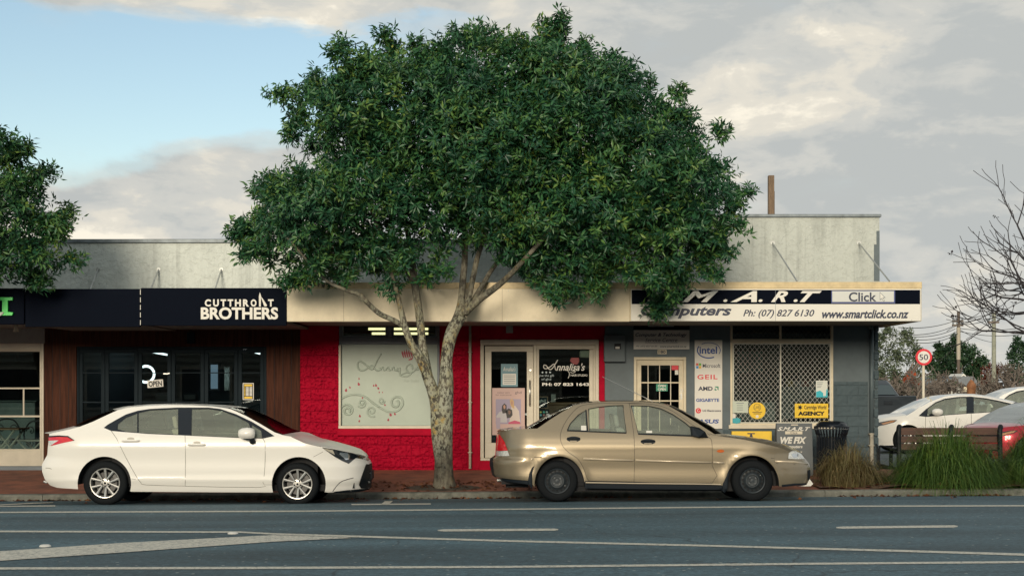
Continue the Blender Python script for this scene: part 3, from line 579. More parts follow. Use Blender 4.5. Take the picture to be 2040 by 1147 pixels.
b = MB(); b.pbox(-60, 735, 40, 795, 31.3, 0.1); tag(b.build('menu_board', M['black'], None, bevel=0.01), 'large black board on the back wall of the cafe', 'menu board')
for px, py, px1, py1, lb in ((-10, 703, 33, 720, 'pale ceiling panel nearer the edge inside the cafe'), (35, 703, 66, 720, 'pale ceiling panel beside the brown sign inside the cafe')):
    b = MB(); b.pbox(px, py, px1, py1, 30.0, 0.06); tag(b.build('wall_panel', M['interior_blue'], None, bevel=0.01), lb, 'panel', 'panels high in the cafe')
# --- hair salon
salon = thing('hair_salon_building', (pX(900, YW), YW, 0.15), 'red block hair salon with a frosted window and a cream glazed door', 'shop')
b = MB(); wall_holes(b, 598, 632, 1204.5, pyb(), [(675, 640.5, 876, 853), (957, 676, 1193, 917)], YW, 0.2); b.build('wall', M['red_block'], salon)
b = MB(); b.pbox(598.3, 641, 673, 690, YW-0.004, 0.004); b.pbox(878, 641, 955, 690, YW-0.004, 0.004); b.pbox(958, 641, 1204, 674, YW-0.004, 0.004); b.pbox(1194.5, 676, 1204, 930, YW-0.006, 0.005); b.pbox(941, 690, 956, 932, YW-0.006, 0.005)
b.build('smooth_render', M['red_flat'], salon)
b = MB(); b.pbox(671, 853.5, 880, 867.5, YW-0.05, 0.2); b.build('window_ledge', M['red_flat'], salon, bevel=0.012)
fr = MB(); fr.frame(675, 640.5, 876, 853, 5, YW+0.03, 0.09, bb=6); fr.pbox(680, 672, 871, 685.5, YW+0.034, 0.08); fr.pbox(771, 645.5, 781, 672, YW+0.032, 0.08); fr = fr.build('window', M['grey_frame'], salon, bevel=0.006)
b = MB(); b.pbox(674, 847.5, 878, 853.3, YW-0.01, 0.05); b.pbox(674.5, 687, 679, 847.5, YW-0.005, 0.05); b.build('sill', M['off_white'], fr, bevel=0.005)
b = MB(); b.pbox(680, 645, 771.5, 672.5, YW+0.07, 0.006); b.pbox(780.5, 645, 871.5, 672.5, YW+0.07, 0.006); b.build('transom_pane', M['glass'], fr)
b = MB(); b.frame(680.5, 646, 771, 672, 3.5, YW+0.052, 0.03); b.frame(781.2, 646, 870.8, 672, 3.5, YW+0.052, 0.03); b.build('transom_sash', M['grey_frame'], fr, bevel=0.004)
fp = MB(); Yp = YW+0.075; fp.pbox(680, 685, 871.5, 848, Yp, 0.01); fp = fp.build('frosted_pane', M['frost'], fr)
emb = MB(); c3 = lambda x, y: (660+x/4.5875, 630+y/4.5875)
def stroke(b, pts, r, sc_=c3, Y=Yp, n=6, sub=4): b.tube([P(*sc_(x, y), Y-0.002) for x, y in pts], r, n, sub=sub)
sp = lambda cx, cy, r0, k, a0, a1, sg=1: [(cx+r0*math.exp(-k*a)*math.cos(sg*a+a0), cy+r0*math.exp(-k*a)*math.sin(sg*a+a0)) for a in np.linspace(0, a1, 26)]
stroke(emb, [(455, 340), (420, 400), (385, 470), (360, 480), (300, 430), (260, 410), (240, 440), (255, 485), (300, 490), (370, 450), (400, 480), (430, 495), (450, 470)], 0.0164)
for x0 in (450, 500, 550): stroke(emb, [(x0, 495), (x0+8, 470), (x0+22, 465), (x0+28, 490), (x0+42, 492)], 0.0140)
stroke(emb, [(610, 470), (595, 490), (615, 495), (628, 470), (625, 520), (640, 545), (700, 545), (730, 515), (680, 515), (630, 535)], 0.0148)
stroke(emb, sp(720, 470, 50, 0.12, 0, 7), 0.0148); stroke(emb, [(790, 460), (770, 480), (790, 490), (800, 470)], 0.0140)
stroke(emb, [(95, 750), (160, 720), (240, 715), (320, 740), (380, 790), (440, 830)], 0.0203); stroke(emb, sp(280, 790, 45, 0.14, 2.5, 9, -1), 0.0172); stroke(emb, sp(150, 860, 65, 0.13, 3.4, 10), 0.0203)
stroke(emb, sp(370, 865, 55, 0.15, 1.0, 9), 0.0172); stroke(emb, [(440, 830), (520, 870), (610, 860), (655, 800), (640, 745), (590, 735), (555, 765), (560, 815), (600, 825), (620, 790), (600, 765)], 0.0203); stroke(emb, sp(460, 770, 30, 0.12, 0, 8), 0.0148)
emb.build('etched_scroll', M['frost'], fp, True)
b = MB(); put_text(b, 'Hair Studio', *c3(665, 575), *c3(800, 600), Yp-0.003); b.build('etched_lettering', mat('etched_letter', (0.27, 0.32, 0.27), 0.5), fp)
b = MB()
for x, y, s_ in ((253, 568, 8), (250, 617, 14), (135, 673, 14), (170, 648, 9), (387, 631, 9), (408, 628, 12), (429, 655, 11), (438, 692, 7), (468, 693, 6), (285, 742, 9), (299, 771, 6), (490, 808, 9), (261, 908, 12), (256, 955, 10), (541, 897, 14), (581, 890, 11), (521, 943, 12)):
    a = random.uniform(-.5, .5); pt = [(0, -1.25), (.45, -.5), (.8, .2), (.55, .9), (0, 1.1), (-.6, .8), (-.8, .1), (-.4, -.6)]
    flat(b, [c3(x+s_*1.05*(u*math.cos(a)-v*math.sin(a)), y+s_*1.05*(u*math.sin(a)+v*math.cos(a))) for u, v in pt], Yp-0.004, 0.003)
for k in range(5):
    x = 655+k*20; flat(b, [c3(x-10, 295+abs(k-2)*8), c3(x+3, 330), c3(x+12, 385), c3(x-2, 370), c3(x-14, 335)], Yp-0.004, 0.003)
flat(b, [c3(700, 395), c3(745, 375), c3(740, 395), c3(715, 402)], Yp-0.004, 0.003)
b.build('petal_print', mat('petal_red', (0.30, 0.006, 0.03), 0.5), fp)
# door and side light
fr = MB(); fr.frame(957, 676, 1193, 917, 7, YW-0.015, 0.12, bt=11, bb=5); fr.pbox(1063, 687, 1069.5, 912, YW-0.01, 0.11); fr = fr.build('door_frame', M['off_white'], salon, bevel=0.006)
d = MB(); d.frame(966, 689, 1062.5, 911.5, 13, YW+0.01, 0.06, bt=11, bb=30); d = d.build('door', M['off_white'], salon, bevel=0.006)
b = MB(); b.pbox(978, 699, 1050, 883, YW+0.04, 0.006); b.build('pane', M['glass'], d)
b = MB(); b.tube([P(1055.5, 757, YW-0.03), P(1055.5, 808, YW-0.03)], 0.014, 10); b.tube([P(1055.5, 762, YW-0.03), P(1055.5, 762, YW+0.01)], 0.008, 8); b.tube([P(1055.5, 803, YW-0.03), P(1055.5, 803, YW+0.01)], 0.008, 8); b.build('handle', M['steel'], d, True)
b = MB(); b.lathe([(0, -.012), (.02, -.012), (.024, 0)], P(1056.5, 737, YW+0.01), 'Y', 16); b.build('lock', M['steel'], d)
sw = MB(); sw.frame(1069.8, 687.3, 1185.8, 911.5, 4, YW+0.005, 0.07, bt=8, bb=20); sw.pbox(1174, 696, 1181.5, 891, YW+0.012, 0.05); sw = sw.build('side_window', M['off_white'], salon, bevel=0.005)
b = MB(); b.pbox(1073, 695, 1175, 892, YW+0.04, 0.006); b.build('pane', M['glass'], sw)
b = MB(); b.pbox(955, 917.3, 1194, pyb(), YW-0.02, 0.1); b.build('step', M['red_flat'], salon, bevel=0.006)
Yg = YW+0.036
b = MB(); c4 = lambda x, y: (950+x/4.778, 640+y/4.778)
def s4(pts, r): b.tube([P(*c4(x, y), Yg-0.002) for x, y in pts], r, 5, sub=4)
s4([(770, 365), (750, 400), (715, 450), (690, 455), (660, 420), (640, 415), (637, 440), (660, 450), (700, 430), (735, 405), (748, 455), (760, 462)], 0.009)
put_text(b, 'nnalisa\'s', *c4(757, 398), *c4(1030, 468), Yg, shear=0.35, bold=0.012)
s4([(865, 470), (880, 490), (878, 520), (868, 540)], 0.007); s4([(890, 480), (910, 490), (940, 475), (905, 470)], 0.006)
b.build('window_lettering', M['white_vinyl'], sw); b = MB(); put_text(b, 'HAIR STUDIO', *c4(893, 502), *c4(1052, 522), Yg, bold=0.01)
b.build('window_lettering', M['white_vinyl'], sw); b = MB(); put_text(b, 'PH: 07 823 1643', *c4(622, 583), *c4(1068, 613), Yg, bold=0.035)
b.build('window_lettering', M['white_vinyl'], sw)
b = MB(); put_text(b, 'give the gift', *c4(586, 503), *c4(736, 532), Yg); put_text(b, 'of ghd', *c4(615, 538), *c4(706, 565), Yg)
for x in (625, 661, 697): flat(b, disc_pts(*c4(x, 484), 2.0, n=6), Yg, 0.002)
b.build('grey_lettering', mat('grey_vinyl', (0.36, 0.44, 0.46), 0.5), sw)
b = MB(); flat(b, [c4(*q) for q in ((885, 375), (900, 345), (970, 345), (975, 380), (955, 410), (920, 408))], Yg, 0.002); b.build('rose_print', mat('rose_red', (0.22, 0.012, 0.015), 0.5), sw)
awning(571.5, 1255, 563.5, 640.5, M['cream'], salon)
b = MB(); b.box(pX(571.5, YF), pX(1255, YF), YF-0.012, YF+0.08, pZ(575, YF), pZ(562.5, YF)); b.build('fascia_trim', M['cream_trim'], salon, bevel=0.006)
b = MB()
for px in (684, 1000): b.pbox(px, 575.5, px+1, 640, YF-0.004, 0.004)
b.build('fascia_joint', mat('joint_shade', (0.42, 0.36, 0.26), 0.7), salon)
b = MB(); b.box(pX(1010, YW)+0.001, pX(1230, YW), YW+0.001, YW+0.25, pZ(632, YW)+0.012, pZ(433, YW)); b.build('parapet', M['plaster2'], salon)
b = MB(); b.box(pX(1010, YW), pX(1230, YW), YW-0.04, YW+0.3, pZ(433, YW), pZ(427, YW)); b.build('parapet_cap', M['flashing'], salon, bevel=0.01)
b = MB(); b.tube([P(936.5, 641, YW-0.06), P(936.5, 933, YW-0.06)], 0.024, 12)
for py in (700, 800, 900): b.pbox(932.5, py, 940.5, py+2, YW-0.09, 0.09)
b.build('downpipe', M['off_white'], salon, True)
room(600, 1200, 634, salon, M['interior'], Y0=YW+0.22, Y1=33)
for px0, py, Y in ((725, 645.3, 26.6), (734, 655, 28.8), (741, 664.2, 31.2)):
    b = MB(); b.tube([P(px0, py, Y), P(853, py, Y)], 0.022*Y/26, 10)
    tag(b.build('tube_light', M['lamp_warm'], None, True), f"warm lit tube on the salon ceiling, {'nearest the awning' if Y < 27 else 'between two others' if Y < 30 else 'lowest in view of three'}", 'tube light', 'tube lights on the salon ceiling')
b = MB(); b.pbox(1008, 647, 1022, 663, YW-0.07, 0.066); b.pbox(1011, 650, 1019, 655, YW-0.073, 0.003); tag(b.build('alarm_box', mat('alarm_grey', (0.35, 0.36, 0.35), 0.5), None, bevel=0.006), 'small grey alarm box on the red wall over the salon door', 'alarm')
# notices and posters of the salon
s = thing('door_notice', P(1014, 747, YW), 'pale blue notice with opening hours on the salon door glass', 'notice')
b = MB(); b.pbox(998, 724.5, 1031.5, 770, YW+0.031, 0.004); b.build('sheet', mat('notice_blue', (0.12, 0.25, 0.30), 0.5), s)
b = MB(); b.pbox(1001.5, 744, 1028, 766, YW+0.028, 0.003); put_text(b, 'Annalisa\'s', 1002, 730, 1027, 739, YW+0.028, shear=0.3)
b.build('print', M['white_vinyl'], s)
b = MB()
for k in range(5): b.pbox(1003.5, 747.2+k*3.6, 1026, 748.4+k*3.6, YW+0.0265, 0.001)
b.build('text_line', M['grey_frame'], s)
s = thing('hair_poster', P(1013, 820, YW), 'pink poster of three people with long hair on the salon door', 'poster')
b = MB(); b.pbox(980.5, 772.5, 1045.5, 866, YW+0.030, 0.005); b.build('sheet', mat('poster_pink', (0.50, 0.34, 0.31), 0.5), s)
Y0 = YW+0.0285
def pp(pts, m, name, dy=0.0):
    b = MB(); flat(b, [c4(*q) for q in pts], Y0-dy, 0.001); return b.build(name, m, s)
b = MB(); put_text(b, 'ghd', *c4(362, 663), *c4(425, 695), Y0, bold=0.01); put_text(b, 'colour care', *c4(195, 665), *c4(312, 685), Y0); put_text(b, 'for everyone', *c4(178, 690), *c4(330, 710), Y0); b.build('lettering', mat('poster_ink', (0.16, 0.12, 0.13), 0.5), s)
pp([(180, 738), (420, 738), (420, 975), (180, 975)], mat('poster_lilac', (0.30, 0.26, 0.36), 0.5), 'picture')
skin = mat('printed_skin', (0.42, 0.22, 0.15), 0.5); hair = mat('printed_hair', (0.02, 0.014, 0.014), 0.5)
pp([(185, 900), (215, 860), (250, 850), (290, 880), (285, 960), (195, 960)], mat('printed_grey', (0.45, 0.43, 0.45), 0.5), 'printed_figure', 0.001)
pp([(310, 960), (320, 850), (330, 810), (365, 800), (400, 850), (415, 960)], mat('printed_pale', (0.55, 0.47, 0.42), 0.5), 'printed_figure', 0.001)
pp([(240, 800), (262, 778), (282, 795), (286, 870), (245, 875), (236, 840)], hair, 'printed_hair', 0.002); pp([(275, 850), (300, 825), (335, 840), (340, 890), (320, 915), (285, 920)], hair, 'printed_hair', 0.002)
pp([(312, 750), (335, 735), (352, 755), (356, 830), (340, 822), (322, 800)], mat('printed_blonde', (0.50, 0.32, 0.14), 0.5), 'printed_hair', 0.002)
pp([(252, 800), (266, 792), (274, 812), (266, 835), (254, 825)], skin, 'printed_face', 0.003); pp([(298, 850), (316, 845), (324, 865), (314, 885), (300, 878)], mat('printed_brown', (0.16, 0.08, 0.055), 0.5), 'printed_face', 0.003); pp([(324, 760), (338, 755), (345, 775), (336, 798), (325, 786)], skin, 'printed_face', 0.003)
pp([(300, 960), (360, 940), (410, 955), (415, 975), (300, 975)], mat('printed_magenta', (0.45, 0.05, 0.12), 0.5), 'printed_cloth', 0.002)
pp([(180, 915), (225, 915), (222, 1020), (186, 1020)], mat('printed_mauve', (0.36, 0.30, 0.38), 0.5), 'printed_bottle', 0.002)
s = thing('shelf_sign', P(1080, 801, YW), 'small framed dark sign standing low in the salon side window', 'sign')
b = MB(); b.frame(1069.8, 789.5, 1091.5, 813, 1.2, YW+0.06, 0.02); b.build('frame', M['wood_light'], s)
b = MB(); b.pbox(1071, 790.7, 1090.3, 811.8, YW+0.066, 0.01); b.build('face', M['dark_frame'], s); lettering([('ghd', 1073.5, 795, 1086.5, 802.5, YW+0.064)], M['white_vinyl'], s)
s = thing('colour_display', P(1082, 824, YW), 'black display card of coloured dots below the framed sign', 'display')
b = MB(); b.pbox(1069.8, 815, 1094, 836, YW+0.06, 0.02); b.build('card', M['black'], s)
for i, (x, y, c) in enumerate(((608, 862, (.6, .5, .1)), (638, 862, (.1, .5, .4)), (666, 862, (.6, .6, .55)), (608, 890, (.2, .5, .6)), (638, 890, (.6, .2, .2)), (666, 890, (.5, .4, .2)))):
    b = MB(); flat(b, disc_pts(*c4(x, y), 2.1, n=14), YW+0.057, 0.003); b.build('dot', mat('dot_paint', c, 0.4), s)
b = MB(); Yc_ = 27.6; b.box(pX(1085, Yc_), pX(1200, Yc_)-.1, Yc_, Yc_+.5, pZ(806, Yc_), pZ(801, Yc_)); b.box(pX(1087, Yc_), pX(1200, Yc_)-.15, Yc_+.03, Yc_+.48, 0.17, pZ(806, Yc_)); tag(b.build('salon_counter', M['wood_light'], None, bevel=0.01), 'light timber counter inside the salon side window', 'counter')
b = MB(); b.pbox(1098, 785, 1107, 800.5, 27.8, 0.03); tag(b.build('price_card', M['white_vinyl'], None, bevel=0.003), 'small upright white card on the salon counter', 'card')
b = MB(); b.pbox(1155, 697.5, 1180, 712, YW+0.10, 0.25); tag(b.build('heat_pump', M['cream'], None, bevel=0.02), 'cream air conditioning unit high inside the salon side window', 'air conditioner')
# --- computer shop
comp = thing('computer_shop_building', (pX(1475, YW), YW, 0.15), 'blue grey computer shop with a cream door and a mesh covered window', 'shop')
b = MB(); wall_holes(b, 1205, 632, 1735, 905, [(1263, 711, 1367, 905), (1455, 640.5, 1660, 853)], YW, 0.2); b.build('wall', M['blue_flat'], comp)
b = MB(); wall_holes(b, 1205, 905.05, 1735, pyb(), [(1263, 900, 1367, 925)], YW, 0.2); b.build('base_course', M['blue_block'], comp)
b = MB(); b.pbox(1661.5, 760, 1729, 905, YW-0.008, 0.008); b.pbox(1440, 855.5, 1661, 905, YW-0.008, 0.008); b.build('block_facing', M['blue_block'], comp)
b = MB()
for i, py in enumerate(np.arange(642, 930, 19.0)):
    o = (0, 2.5)[i % 2]; b.pbox(1742.5-o*0.4, py+0.6, 1750.5+random.uniform(-.8, 1.2), py+18.4, YW-0.03-0.01*(i % 2), 0.3)
b.build('quoin', M['blue_block'], comp, bevel=0.02, seg=2)
b = MB(); b.box(pX(1735.05, YW), pX(1749, YW), YW, YW+0.2, ZB, pZ(632, YW)); b.box(pX(1735.05, YW), pX(1749, YW), YW+0.201, YW+7, ZB, pZ(640, YW)); b.build('side_wall', M['blue_flat'], comp)
b = MB(); b.tube([P(1736.5, 655, YW-0.07), P(1736.5, 862, YW-0.07)], 0.036, 14); b.tube([P(1730, 641, YW-0.07), P(1733, 648, YW-0.07), P(1736.5, 656, YW-0.07)], 0.036, 14)
dp = b.build('downpipe', M['blue_flat'], comp, True)
b = MB(); b.tube([P(1736.5, 862, YW-0.07), P(1736.5, 925, YW-0.07)], 0.037, 14); b.pbox(1731.5, 863, 1741.5, 864.8, YW-0.115, 0.11); b.pbox(1731, 886, 1742, 888, YW-0.115, 0.11); b.build('pipe_foot', mat('pipe_cream', (.36, .34, .28), .6, var=.3), dp, True, angle=40)
b = MB(); b.box(pX(1230, YW)+0.001, pX(1752, YW), YW+0.001, YW+0.25, pZ(632, YW)+0.012, pZ(433, YW)); b.box(pX(1752, YW)-0.22, pX(1752, YW), YW+0.251, YW+7, pZ(632, YW), pZ(433, YW)); b.build('parapet', M['plaster2'], comp)
b = MB(); b.box(pX(1230, YW)+0.001, pX(1755, YW), YW-0.04, YW+0.3, pZ(433, YW), pZ(427, YW)); b.build('parapet_cap', M['flashing'], comp, bevel=0.01)
b = MB(); b.box(pX(1741, YW), pX(1752.3, YW), YW-0.002, YW+0.1, pZ(560, YW), pZ(487, YW)); b.box(pX(1746, YW), pX(1752.3, YW), YW-0.003, YW+0.1, pZ(486.8, YW), pZ(460, YW)); b.build('bare_patch', M['blue_flat'], comp)
awning(1255.3, 1836, 563.5, 640, M['cream'], comp)
b = MB(); b.box(pX(1255.3, YF), pX(1836.5, YF), YF-0.012, YF+0.08, pZ(574.5, YF), pZ(561.5, YF)); b.build('fascia_trim', M['cream_trim'], comp, bevel=0.006)
b = MB(); b.box(pX(1836, YF)-0.05, pX(1836, YF), YF+0.065, YW, pZ(640, YF)+0.002, pZ(564, YF)-0.1); b.build('awning_end', M['cream'], comp)
room(1210, 1730, 640, comp, mat('shop_interior_green', (0.035, 0.055, 0.06), 0.8, var=0.4, scale=1.5), Y0=YW+0.24)
b = MB(); rv = random.Random(9)
for px in range(580, 1254, 27):
    for py in (636.5, 579.5): flat(b, disc_pts(px+rv.uniform(-3, 3), py+rv.uniform(-.6, .6), .75, n=8), YF-0.006, 0.005)
b.build('fixing', M['galv'], salon)
b = MB()
for px in range(1262, 1832, 31): flat(b, disc_pts(px+rv.uniform(-4, 4), 636.8, .7, n=8), YF-0.042, 0.005)
b.build('fixing', M['galv'], comp)
b = MB()
for x, y, w_, h_ in ((632, 563, 5, 9), (640, 563, 9, 11), (655, 563, 12, 10), (672, 563, 20, 8), (1205, 563, 8, 9), (955, 563, 6, 6)): flat(b, [(x, y), (x+w_, y), (x+w_*.8, y+h_*.6), (x+w_*.6, y+h_), (x+w_*.3, y+h_*.8), (x+w_*.1, y+h_)], YF-0.0145, 0.002)
b.build('stain', mat('dark_stain', (.10, .085, .06), .8), salon)
# parapet stays
for i, (a, c_, ya, yb) in enumerate(((( 195, 537), (180, 577), YW, YW-.45), ((316, 537), (300, 577), YW, YW-.45), ((441, 537), (428, 577), YW, YW-.45), ((70, 543), (40, 577), YW, YW-.45))):
    b = MB(); b.tube([P(*a, ya-0.01), P(*c_, yb)+Vector((0, 0, 0)), P(*c_, yb)+Vector((-.06, -.2, -.25))], 0.014, 8); b.lathe([(0, -.012), (.035, -.012), (.035, 0)], P(*a, ya), 'Y', 12); b.build('awning_stay', M['galv'], barber if i < 3 else cafe, True, angle=40)
for a, c_ in (((1539, 484), (1588, 560)), ((1711, 484), (1772, 560))):
    b = MB(); b.tube([P(*a, YW-0.01), P(*c_, YF+0.2)], 0.013, 8); b.lathe([(0, -.012), (.04, -.012), (.04, 0)], P(*a, YW), 'Y', 12); b.build('awning_stay', M['galv'], comp, True, angle=40)
b = MB(); p = P(1536, 350, 27.5); b.box(p.x-.055, p.x+.055, 27.45, 27.56, 3.9, p.z); b.box(p.x+.056, p.x+.066, 27.47, 27.54, 3.9, p.z-.3)
tag(b.build('roof_post', mat('weathered_post', (0.16, 0.11, 0.07), 0.8, var=0.4, scale=12, stretch=(6, 6, .6)), None, bevel=0.006), 'weathered brown timber post standing above the computer shop parapet', 'post')
# window with security mesh
fr = MB(); fr.frame(1455, 640.5, 1660, 853, 4.5, YW-0.01, 0.12, bb=10); fr.pbox(1459.5, 675, 1655.5, 683, YW-0.006, 0.11); fr.pbox(1553.5, 645, 1557, 675, YW-0.004, 0.1); fr = fr.build('window', M['cream'], comp, bevel=0.005)
b = MB(); b.pbox(1452, 846, 1664, 853.5, YW-0.045, 0.06); b.build('sill', M['off_white'], fr, bevel=0.006)
b = MB(); b.pbox(1459, 644, 1656, 676, YW+0.06, 0.006); b.pbox(1459, 682, 1656, 844, YW+0.06, 0.006); b.build('pane', M['glass'], fr)
mesh = MB(); Ym = YW+0.005; mesh.frame(1460, 683.5, 1655, 842.5, 2.0, Ym, 0.02, bars=((1553.8, 685.5, 1556.5, 840.5),)); mp_ = M['white_vinyl']
mesh = mesh.build('security_screen', mat('screen_cream', (0.62, 0.62, 0.54), 0.45), fr)
b = MB()
def lattice(b, x0, y0, x1, y1, step, Y, r, sl=1.23):
    dx = (y1-y0)/sl
    for sg in (1, -1):
        k = -int(dx/step)-2
        while True:
            xa = x0+k*step if sg == 1 else x1-k*step; k += 1
            if (sg == 1 and xa > x1) or (sg == -1 and xa < x0): break
            ta, tb = sorted(((x0-xa)/(sg*dx), (x1-xa)/(sg*dx))); t0, t1 = max(0, ta), min(1, tb); o_ = 0.004 if sg == 1 else 0
            if t1-t0 > 0.005: b.tube([P(xa+sg*dx*t0, y0+(y1-y0)*t0, Y+o_), P(xa+sg*dx*t1, y0+(y1-y0)*t1, Y+o_)], r, 5, cap=False)
lattice(b, 1462, 685.5, 1553.8, 840.5, 9.26, Ym+0.008, 0.0042); lattice(b, 1556.5, 685.5, 1653, 840.5, 9.26, Ym+0.008, 0.0042)
b.build('diamond_mesh', mat('mesh_wire', (0.52, 0.54, 0.50), 0.45, 0.2), mesh, True)
b = MB(); lattice(b, 1460, 646, 1553.5, 675, 9.26, YW+0.04, 0.004); lattice(b, 1557, 646, 1655, 675, 9.26, YW+0.04, 0.004); b.build('transom_mesh', M['dark_frame'], fr)
# things behind the mesh
for x0, y0, x1, y1, Y, c, nm, lb in ((1556, 770, 1650, 834, 27.6, (.09, .11, .11), 'display_shelf', 'dim grey display shelf inside the mesh covered window'), (1464, 800, 1545, 838, 27.3, (.17, .20, .19), 'display_counter', 'pale grey counter inside the mesh window beside the round sticker'), (1470, 700, 1520, 742, 29.5, (.05, .14, .13), 'wall_poster', 'dull green poster on the back wall of the computer shop')):
    b = MB(); b.pbox(x0, y0, x1, y1, Y, 0.4 if nm != 'wall_poster' else 0.03); b.pbox(x0+2, y0+(y1-y0)*.45, x1-2, y0+(y1-y0)*.5, Y-0.02, 0.03); tag(b.build(nm, mat(nm, c, 0.5, var=0.3), None, bevel=0.01), lb, nm.split('_')[1])
for px, c in ((1575, (.25, .18, .05)), (1590, (.12, .14, .16)), (1606, (.2, .06, .05)), (1622, (.15, .17, .17)), (1638, (.05, .1, .16))):
    b = MB(); b.pbox(px-5.5, 757, px+5.5, 769.6, 27.7, 0.2); b.pbox(px-4, 760, px+4, 764, 27.695, 0.004); nm = {1575: 'tan', 1590: 'dark grey', 1606: 'dull red', 1622: 'mid grey', 1638: 'navy'}[px]
    tag(b.build('product_box', mat('carton', c, 0.6), None, bevel=0.004), f'{nm} carton on the shelf behind the window mesh', 'box', 'cartons behind the mesh')
# door
fr = MB(); fr.frame(1263, 711, 1367, 925, 5.5, YW-0.02, 0.12, bb=4); fr = fr.build('door_frame', M['cream'], comp, bevel=0.006)
d = MB(); d.frame(1269, 717, 1361, 920, 8.5, YW+0.01, 0.06, bt=10.5, bb=40, bars=((1277.5, 760.5, 1352.5, 763.2), (1277.5, 796.8, 1352.5, 799.5))); d = d.build('door', M['cream'], comp, bevel=0.005)
b = MB(); b.pbox(1277, 727, 1353, 881, YW+0.04, 0.006); b.build('pane', M['glass'], d)
b = MB()
for px in (1290.3, 1313.3, 1335.3):
    for y0, y1 in ((727.5, 760.5), (763.2, 796.8), (799.5, 880)): b.pbox(px, y0, px+1.6, y1, YW+0.018, 0.02)
b.build('glazing_bar', M['off_white'], d)
b = MB(); b.lathe([(0.018, -.016), (.03, -.016), (.03, 0), (.018, 0)], P(1357.5, 778, YW+0.01), 'Y', 18); b.pbox(1356, 783, 1359, 795, YW-0.004, 0.012); b.pbox(1353.5, 786, 1359, 788, YW-0.03, 0.012); b.build('handle', M['steel'], d)
s = thing('open_notice', P(1318, 772, YW), 'green card with two rows of white letters on the computer shop door', 'sign')
b = MB(); b.pbox(1307, 764.5, 1330, 778.8, YW+0.012, 0.005); b.build('card', M['sign_green'], s); lettering([('OPEN', 1310.5, 766, 1326.5, 770.5, YW+0.009, dict(bold=.03)), ('OPEN', 1310.5, 772.5, 1326.5, 777.5, YW+0.009, dict(bold=.03))], M['white_vinyl'], s)
b = MB(); b.pbox(1338, 727.5, 1351.5, 736.5, YW+0.034, 0.004); b.pbox(1341, 731, 1348, 732.2, YW+0.033, 0.001); tag(b.build('door_sticker', M['sign_red'], None), 'small red sticker in the top corner of the cream door glass', 'sticker')
b = MB(); b.pbox(1344.5, 737, 1351.5, 746, YW+0.034, 0.004); b.pbox(1346, 739, 1350, 740, YW+0.033, 0.001); tag(b.build('door_sticker', M['white_vinyl'], None), 'small white sticker just under the red one on the door glass', 'sticker')
# boards
s = thing('shop_sign', P(1545, 608, YF), 'long black and white computer shop sign board on the cream fascia', 'shop sign')
Yb = YF-0.035
b = MB(); b.pbox(1257, 576, 1834.5, 639.5, Yb, 0.03); b.build('board', M['white_vinyl'], s, bevel=0.004)
b = MB(); b.pbox(1258.5, 577.5, 1833, 605.5, Yb-0.003, 0.003); b.build('black_band', M['navy'], s)
b = MB(); b.pbox(1544.6, 576.5, 1545.2, 639, Yb-0.0065, 0.003); b.build('panel_joint', M['grey_frame'], s)
b = MB()
for t, x0, x1 in (('S', 1290, 1330), ('.', 1337, 1343), ('M', 1359, 1431), ('.', 1441, 1449), ('A', 1455, 1508), ('.', 1511, 1519), ('R', 1536, 1570), ('.', 1581, 1589), ('T', 1593, 1637)):
    put_text(b, t, x0, 579.5 if t != '.' else 596, x1, 601.5, Yb-0.0055, shear=0.45 if t != '.' else 0.3, bold=0.03)
b.build('white_lettering', M['white_vinyl'], s)
b = MB(); b.pbox(1656, 578.7, 1783.5, 604.3, Yb-0.012, 0.0115); b.build('button_edge', mat('button_blue', (0.06, 0.08, 0.22), 0.4), s, bevel=0.004)
b = MB(); b.pbox(1658, 579.7, 1781, 601.3, Yb-0.018, 0.006); b.build('button', mat('button_grey', (0.55, 0.57, 0.55), 0.45), s, bevel=0.004)
b = MB(); put_text(b, 'Click', 1691, 582, 1746, 600.5, Yb-0.021, bold=0.02); b.build('dark_lettering', M['ink'], s)
for t, q, bo in (('Computers', (1277, 608, 1457.5, 634.5), .034), ('Ph: (07) 827 6130', (1480.5, 616.5, 1622.5, 634), .018), ('www.smartclick.co.nz', (1637.5, 616.5, 1811, 634), .034)): b = MB(); put_text(b, t, *q, Yb-0.003, shear=0.3, bold=bo); b.build('dark_lettering', M['ink'], s)
b = MB(); flat(b, [(1752.5, 581), (1764.5, 593), (1759.5, 593.5), (1763, 599), (1760, 600.5), (1756.8, 594.8), (1753, 598)], Yb-0.022, 0.003); b.build('arrow_outline', M['grey_frame'], s)
b = MB(); flat(b, [(1753.5, 583.2), (1762, 592), (1758, 592.5), (1761.8, 598.6), (1760.2, 599.2), (1756.8, 593.3), (1753.8, 595.8)], Yb-0.0245, 0.002); b.build('arrow', M['white_vinyl'], s)
s = thing('service_sign', P(1318, 668, YW), 'white and black service centre board above the cream door', 'sign'); Yb = YW-0.03
b = MB(); b.pbox(1262.5, 640.5, 1373.5, 657, Yb, 0.028); b.build('header', M['navy'], s); b = MB(); b.pbox(1262.5, 657.2, 1373.5, 695.5, Yb, 0.028); b.build('board', M['white_vinyl'], s, bevel=0.003)
b = MB(); b.pbox(1291, 641.5, 1342.5, 650.5, Yb-0.004, 0.004); b.build('button', mat('button_dull', (0.30, 0.33, 0.34), 0.5), s)
b = MB(); c5 = lambda x, y: (1190+x/4.778, 640+y/4.778)
